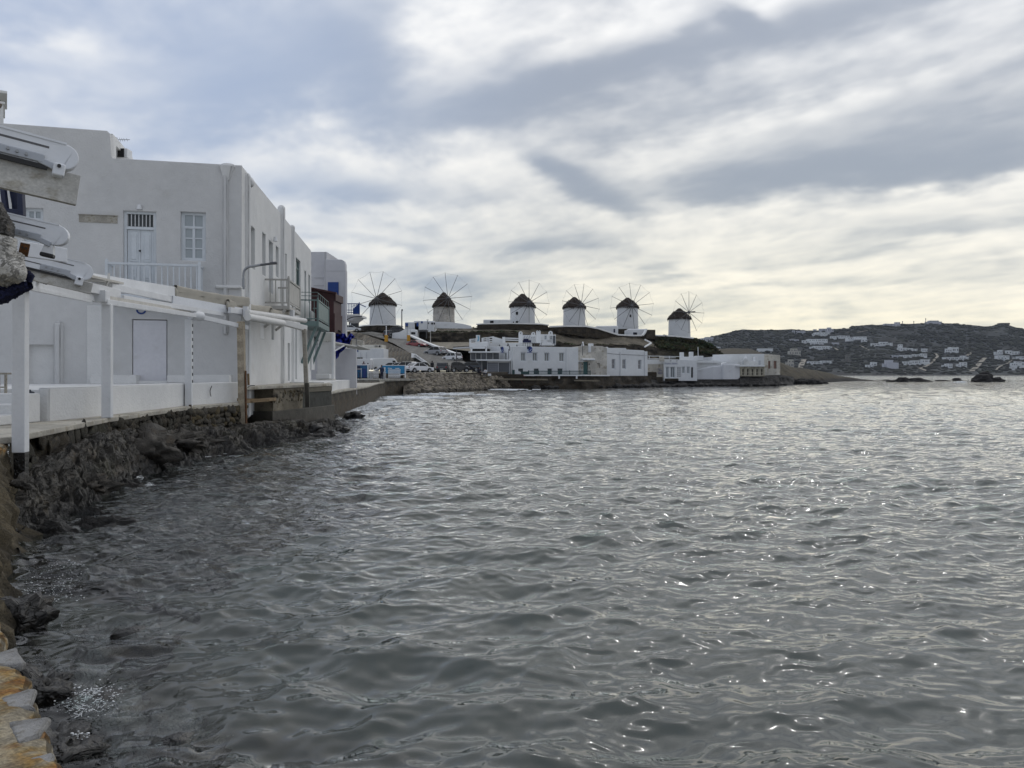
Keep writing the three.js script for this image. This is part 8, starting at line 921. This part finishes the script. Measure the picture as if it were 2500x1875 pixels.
pole('lamp_post', 'tall dark lamp post against the sky beside the first windmill', 'lamp post', 981, 170, 806, 755, 0.13, M.pole, (t, D) => mesh('lamp_head', [rbox(0.3, 0.35, 0.35, 0.05, X(982, D), Y(757, D), -D)], M.pole, t)); pole('light_pole', 'pale thin lamp pole in front of the dark terrace wall', 'lamp post', 1051, 152, 836, 809, 0.09, mat('pale_pole', [0.36, 0.35, 0.33], 0.7), (t, D) => mesh('lamp_head', [rbox(0.5, 0.15, 0.3, 0.04, X(1048.5, D), Y(809, D), -D)], M.paint, t)); pole('road_pole', 'dark pole standing beside the small white hatchback', 'pole', 1114.5, 128, 884, 856, 0.09, M.pole, (t, D) => mesh('cap', [rbox(0.22, 0.3, 0.2, 0.04, X(1114.5, D), Y(857.5, D), -D)], M.pole, t)); pole('utility_pole', 'pale pole in front of the low house with blue windows', 'pole', 1044, 168, 803, 780, 0.10, M.steel, (t, D) => mesh('crossarm', [box(0.6, 0.1, 0.1, X(1044, D), Y(781, D), -D)], M.steel, t));
{ const t = thing('tiled_canopy_edge', 'row of dark pegs on a white ledge left of the hotel roof', 'ledge'), D = 143; mesh('ledge', [bar(P(1106, 851, D), P(1150, 848, D), 0.8, 0.25, 0.04)], M.whiteFar, t); for (let k = 0; k < 14; k++) mesh('peg', [box(0.18, 0.22, 0.18, X(1107 + k * 3.1, D), Y(848 - k * 0.2, D), -D)], M.black, t); }
// foam and spray
{ const g = new THREE.IcosahedronGeometry(1, 1), r = rng(404), list = []; const patch = (px, py, w, h, n, s, up = 0) => { for (let i = 0; i < n; i++) { const x = px + w * (r() + r() - 1), y = py + h * (r() + r() - 1), D = EYE * F / (y - HY); list.push([X(x, D), 0.02 + up * r() * r(), -D, s * (0.3 + 1.2 * r() * r())]); } };
  patch(235, 1708, 75, 22, 230, 0.0055, 0.10); patch(215, 1735, 90, 26, 170, 0.0045, 0.05); patch(190, 1815, 30, 10, 120, 0.006, 0.05); patch(75, 1500, 28, 10, 260, 0.007, 0.08); patch(130, 1440, 100, 40, 240, 0.006, 0.06); patch(150, 1390, 90, 30, 120, 0.006, 0.05); patch(365, 1187, 14, 4, 90, 0.010, 0.05); patch(275, 1202, 12, 4, 60, 0.010, 0.05); patch(720, 1056, 70, 9, 420, 0.02, 0.04); patch(870, 996, 70, 9, 1300, 0.04, 0.10); patch(818, 984, 10, 8, 320, 0.035, 1.0); patch(900, 988, 80, 6, 900, 0.04, 0.12); patch(1000, 972, 80, 4, 800, 0.045, 0.1); patch(1090, 963, 70, 3, 500, 0.045, 0.08); patch(1755, 934, 18, 1, 500, 0.11, 1.4); patch(1872, 934, 10, 1, 260, 0.11, 0.9); patch(1480, 939.5, 90, 0.7, 420, 0.08, 0.2); patch(1640, 938, 90, 0.6, 350, 0.08, 0.18); patch(2345, 933.5, 18, 0.6, 160, 0.15, 0.3);
  const im = new THREE.InstancedMesh(planarUV(plain(g)), mat('white_foam', [0.74, 0.76, 0.77], 0.7), list.length), m4 = new THREE.Matrix4(); list.forEach(([x, y, z, s], i) => im.setMatrixAt(i, m4.compose(V(x, y, z), new THREE.Quaternion(), V(s * 1.5, s * 0.6, s)))); im.name = 'sea_foam'; im.castShadow = im.receiveShadow = true; scene.add(tag(im, 'white foam and spray where the waves break on the rocks', 'foam', null, 'stuff')); }

{ const r = rng(707), gs = []; const lace = (px, py, w, h, n, len, rad) => { for (let i = 0; i < n; i++) { const y = py + h * (r() + r() - 1), D = EYE * F / (y - HY); let p = V(X(px + w * (r() + r() - 1), D), 0.01 + 0.05 * r(), -D), a = r() * 6.28; const pts = [p]; for (let k = 0; k < 6; k++) { a += (r() - 0.5) * 1.6; p = p.clone().add(V(Math.cos(a) * len / 6, 0.012 * (r() - 0.5), Math.sin(a) * len / 6)); pts.push(p); } gs.push(tube(pts, rad * (0.4 + r()), 5, 14)); } };
  lace(235, 1710, 50, 16, 26, 0.07, 0.0022); lace(205, 1745, 45, 20, 18, 0.06, 0.002); lace(80, 1506, 24, 10, 14, 0.07, 0.003); lace(340, 1172, 30, 4, 5, 0.2, 0.006); lace(560, 1112, 60, 8, 8, 0.3, 0.008); lace(730, 1062, 50, 7, 18, 0.5, 0.012); lace(860, 1000, 60, 9, 70, 1.4, 0.03); lace(900, 988, 80, 6, 60, 1.6, 0.035); lace(1010, 972, 80, 4, 60, 2, 0.04); lace(1100, 963, 80, 3, 36, 2, 0.04); lace(1250, 952, 80, 2, 24, 2, 0.05);
  tag(mesh('foam_lines', gs, mats.white_foam), 'thin white foam lines drifting along the near rocks and the quay', 'foam', null, 'stuff'); }
renderer.render(scene, camera);
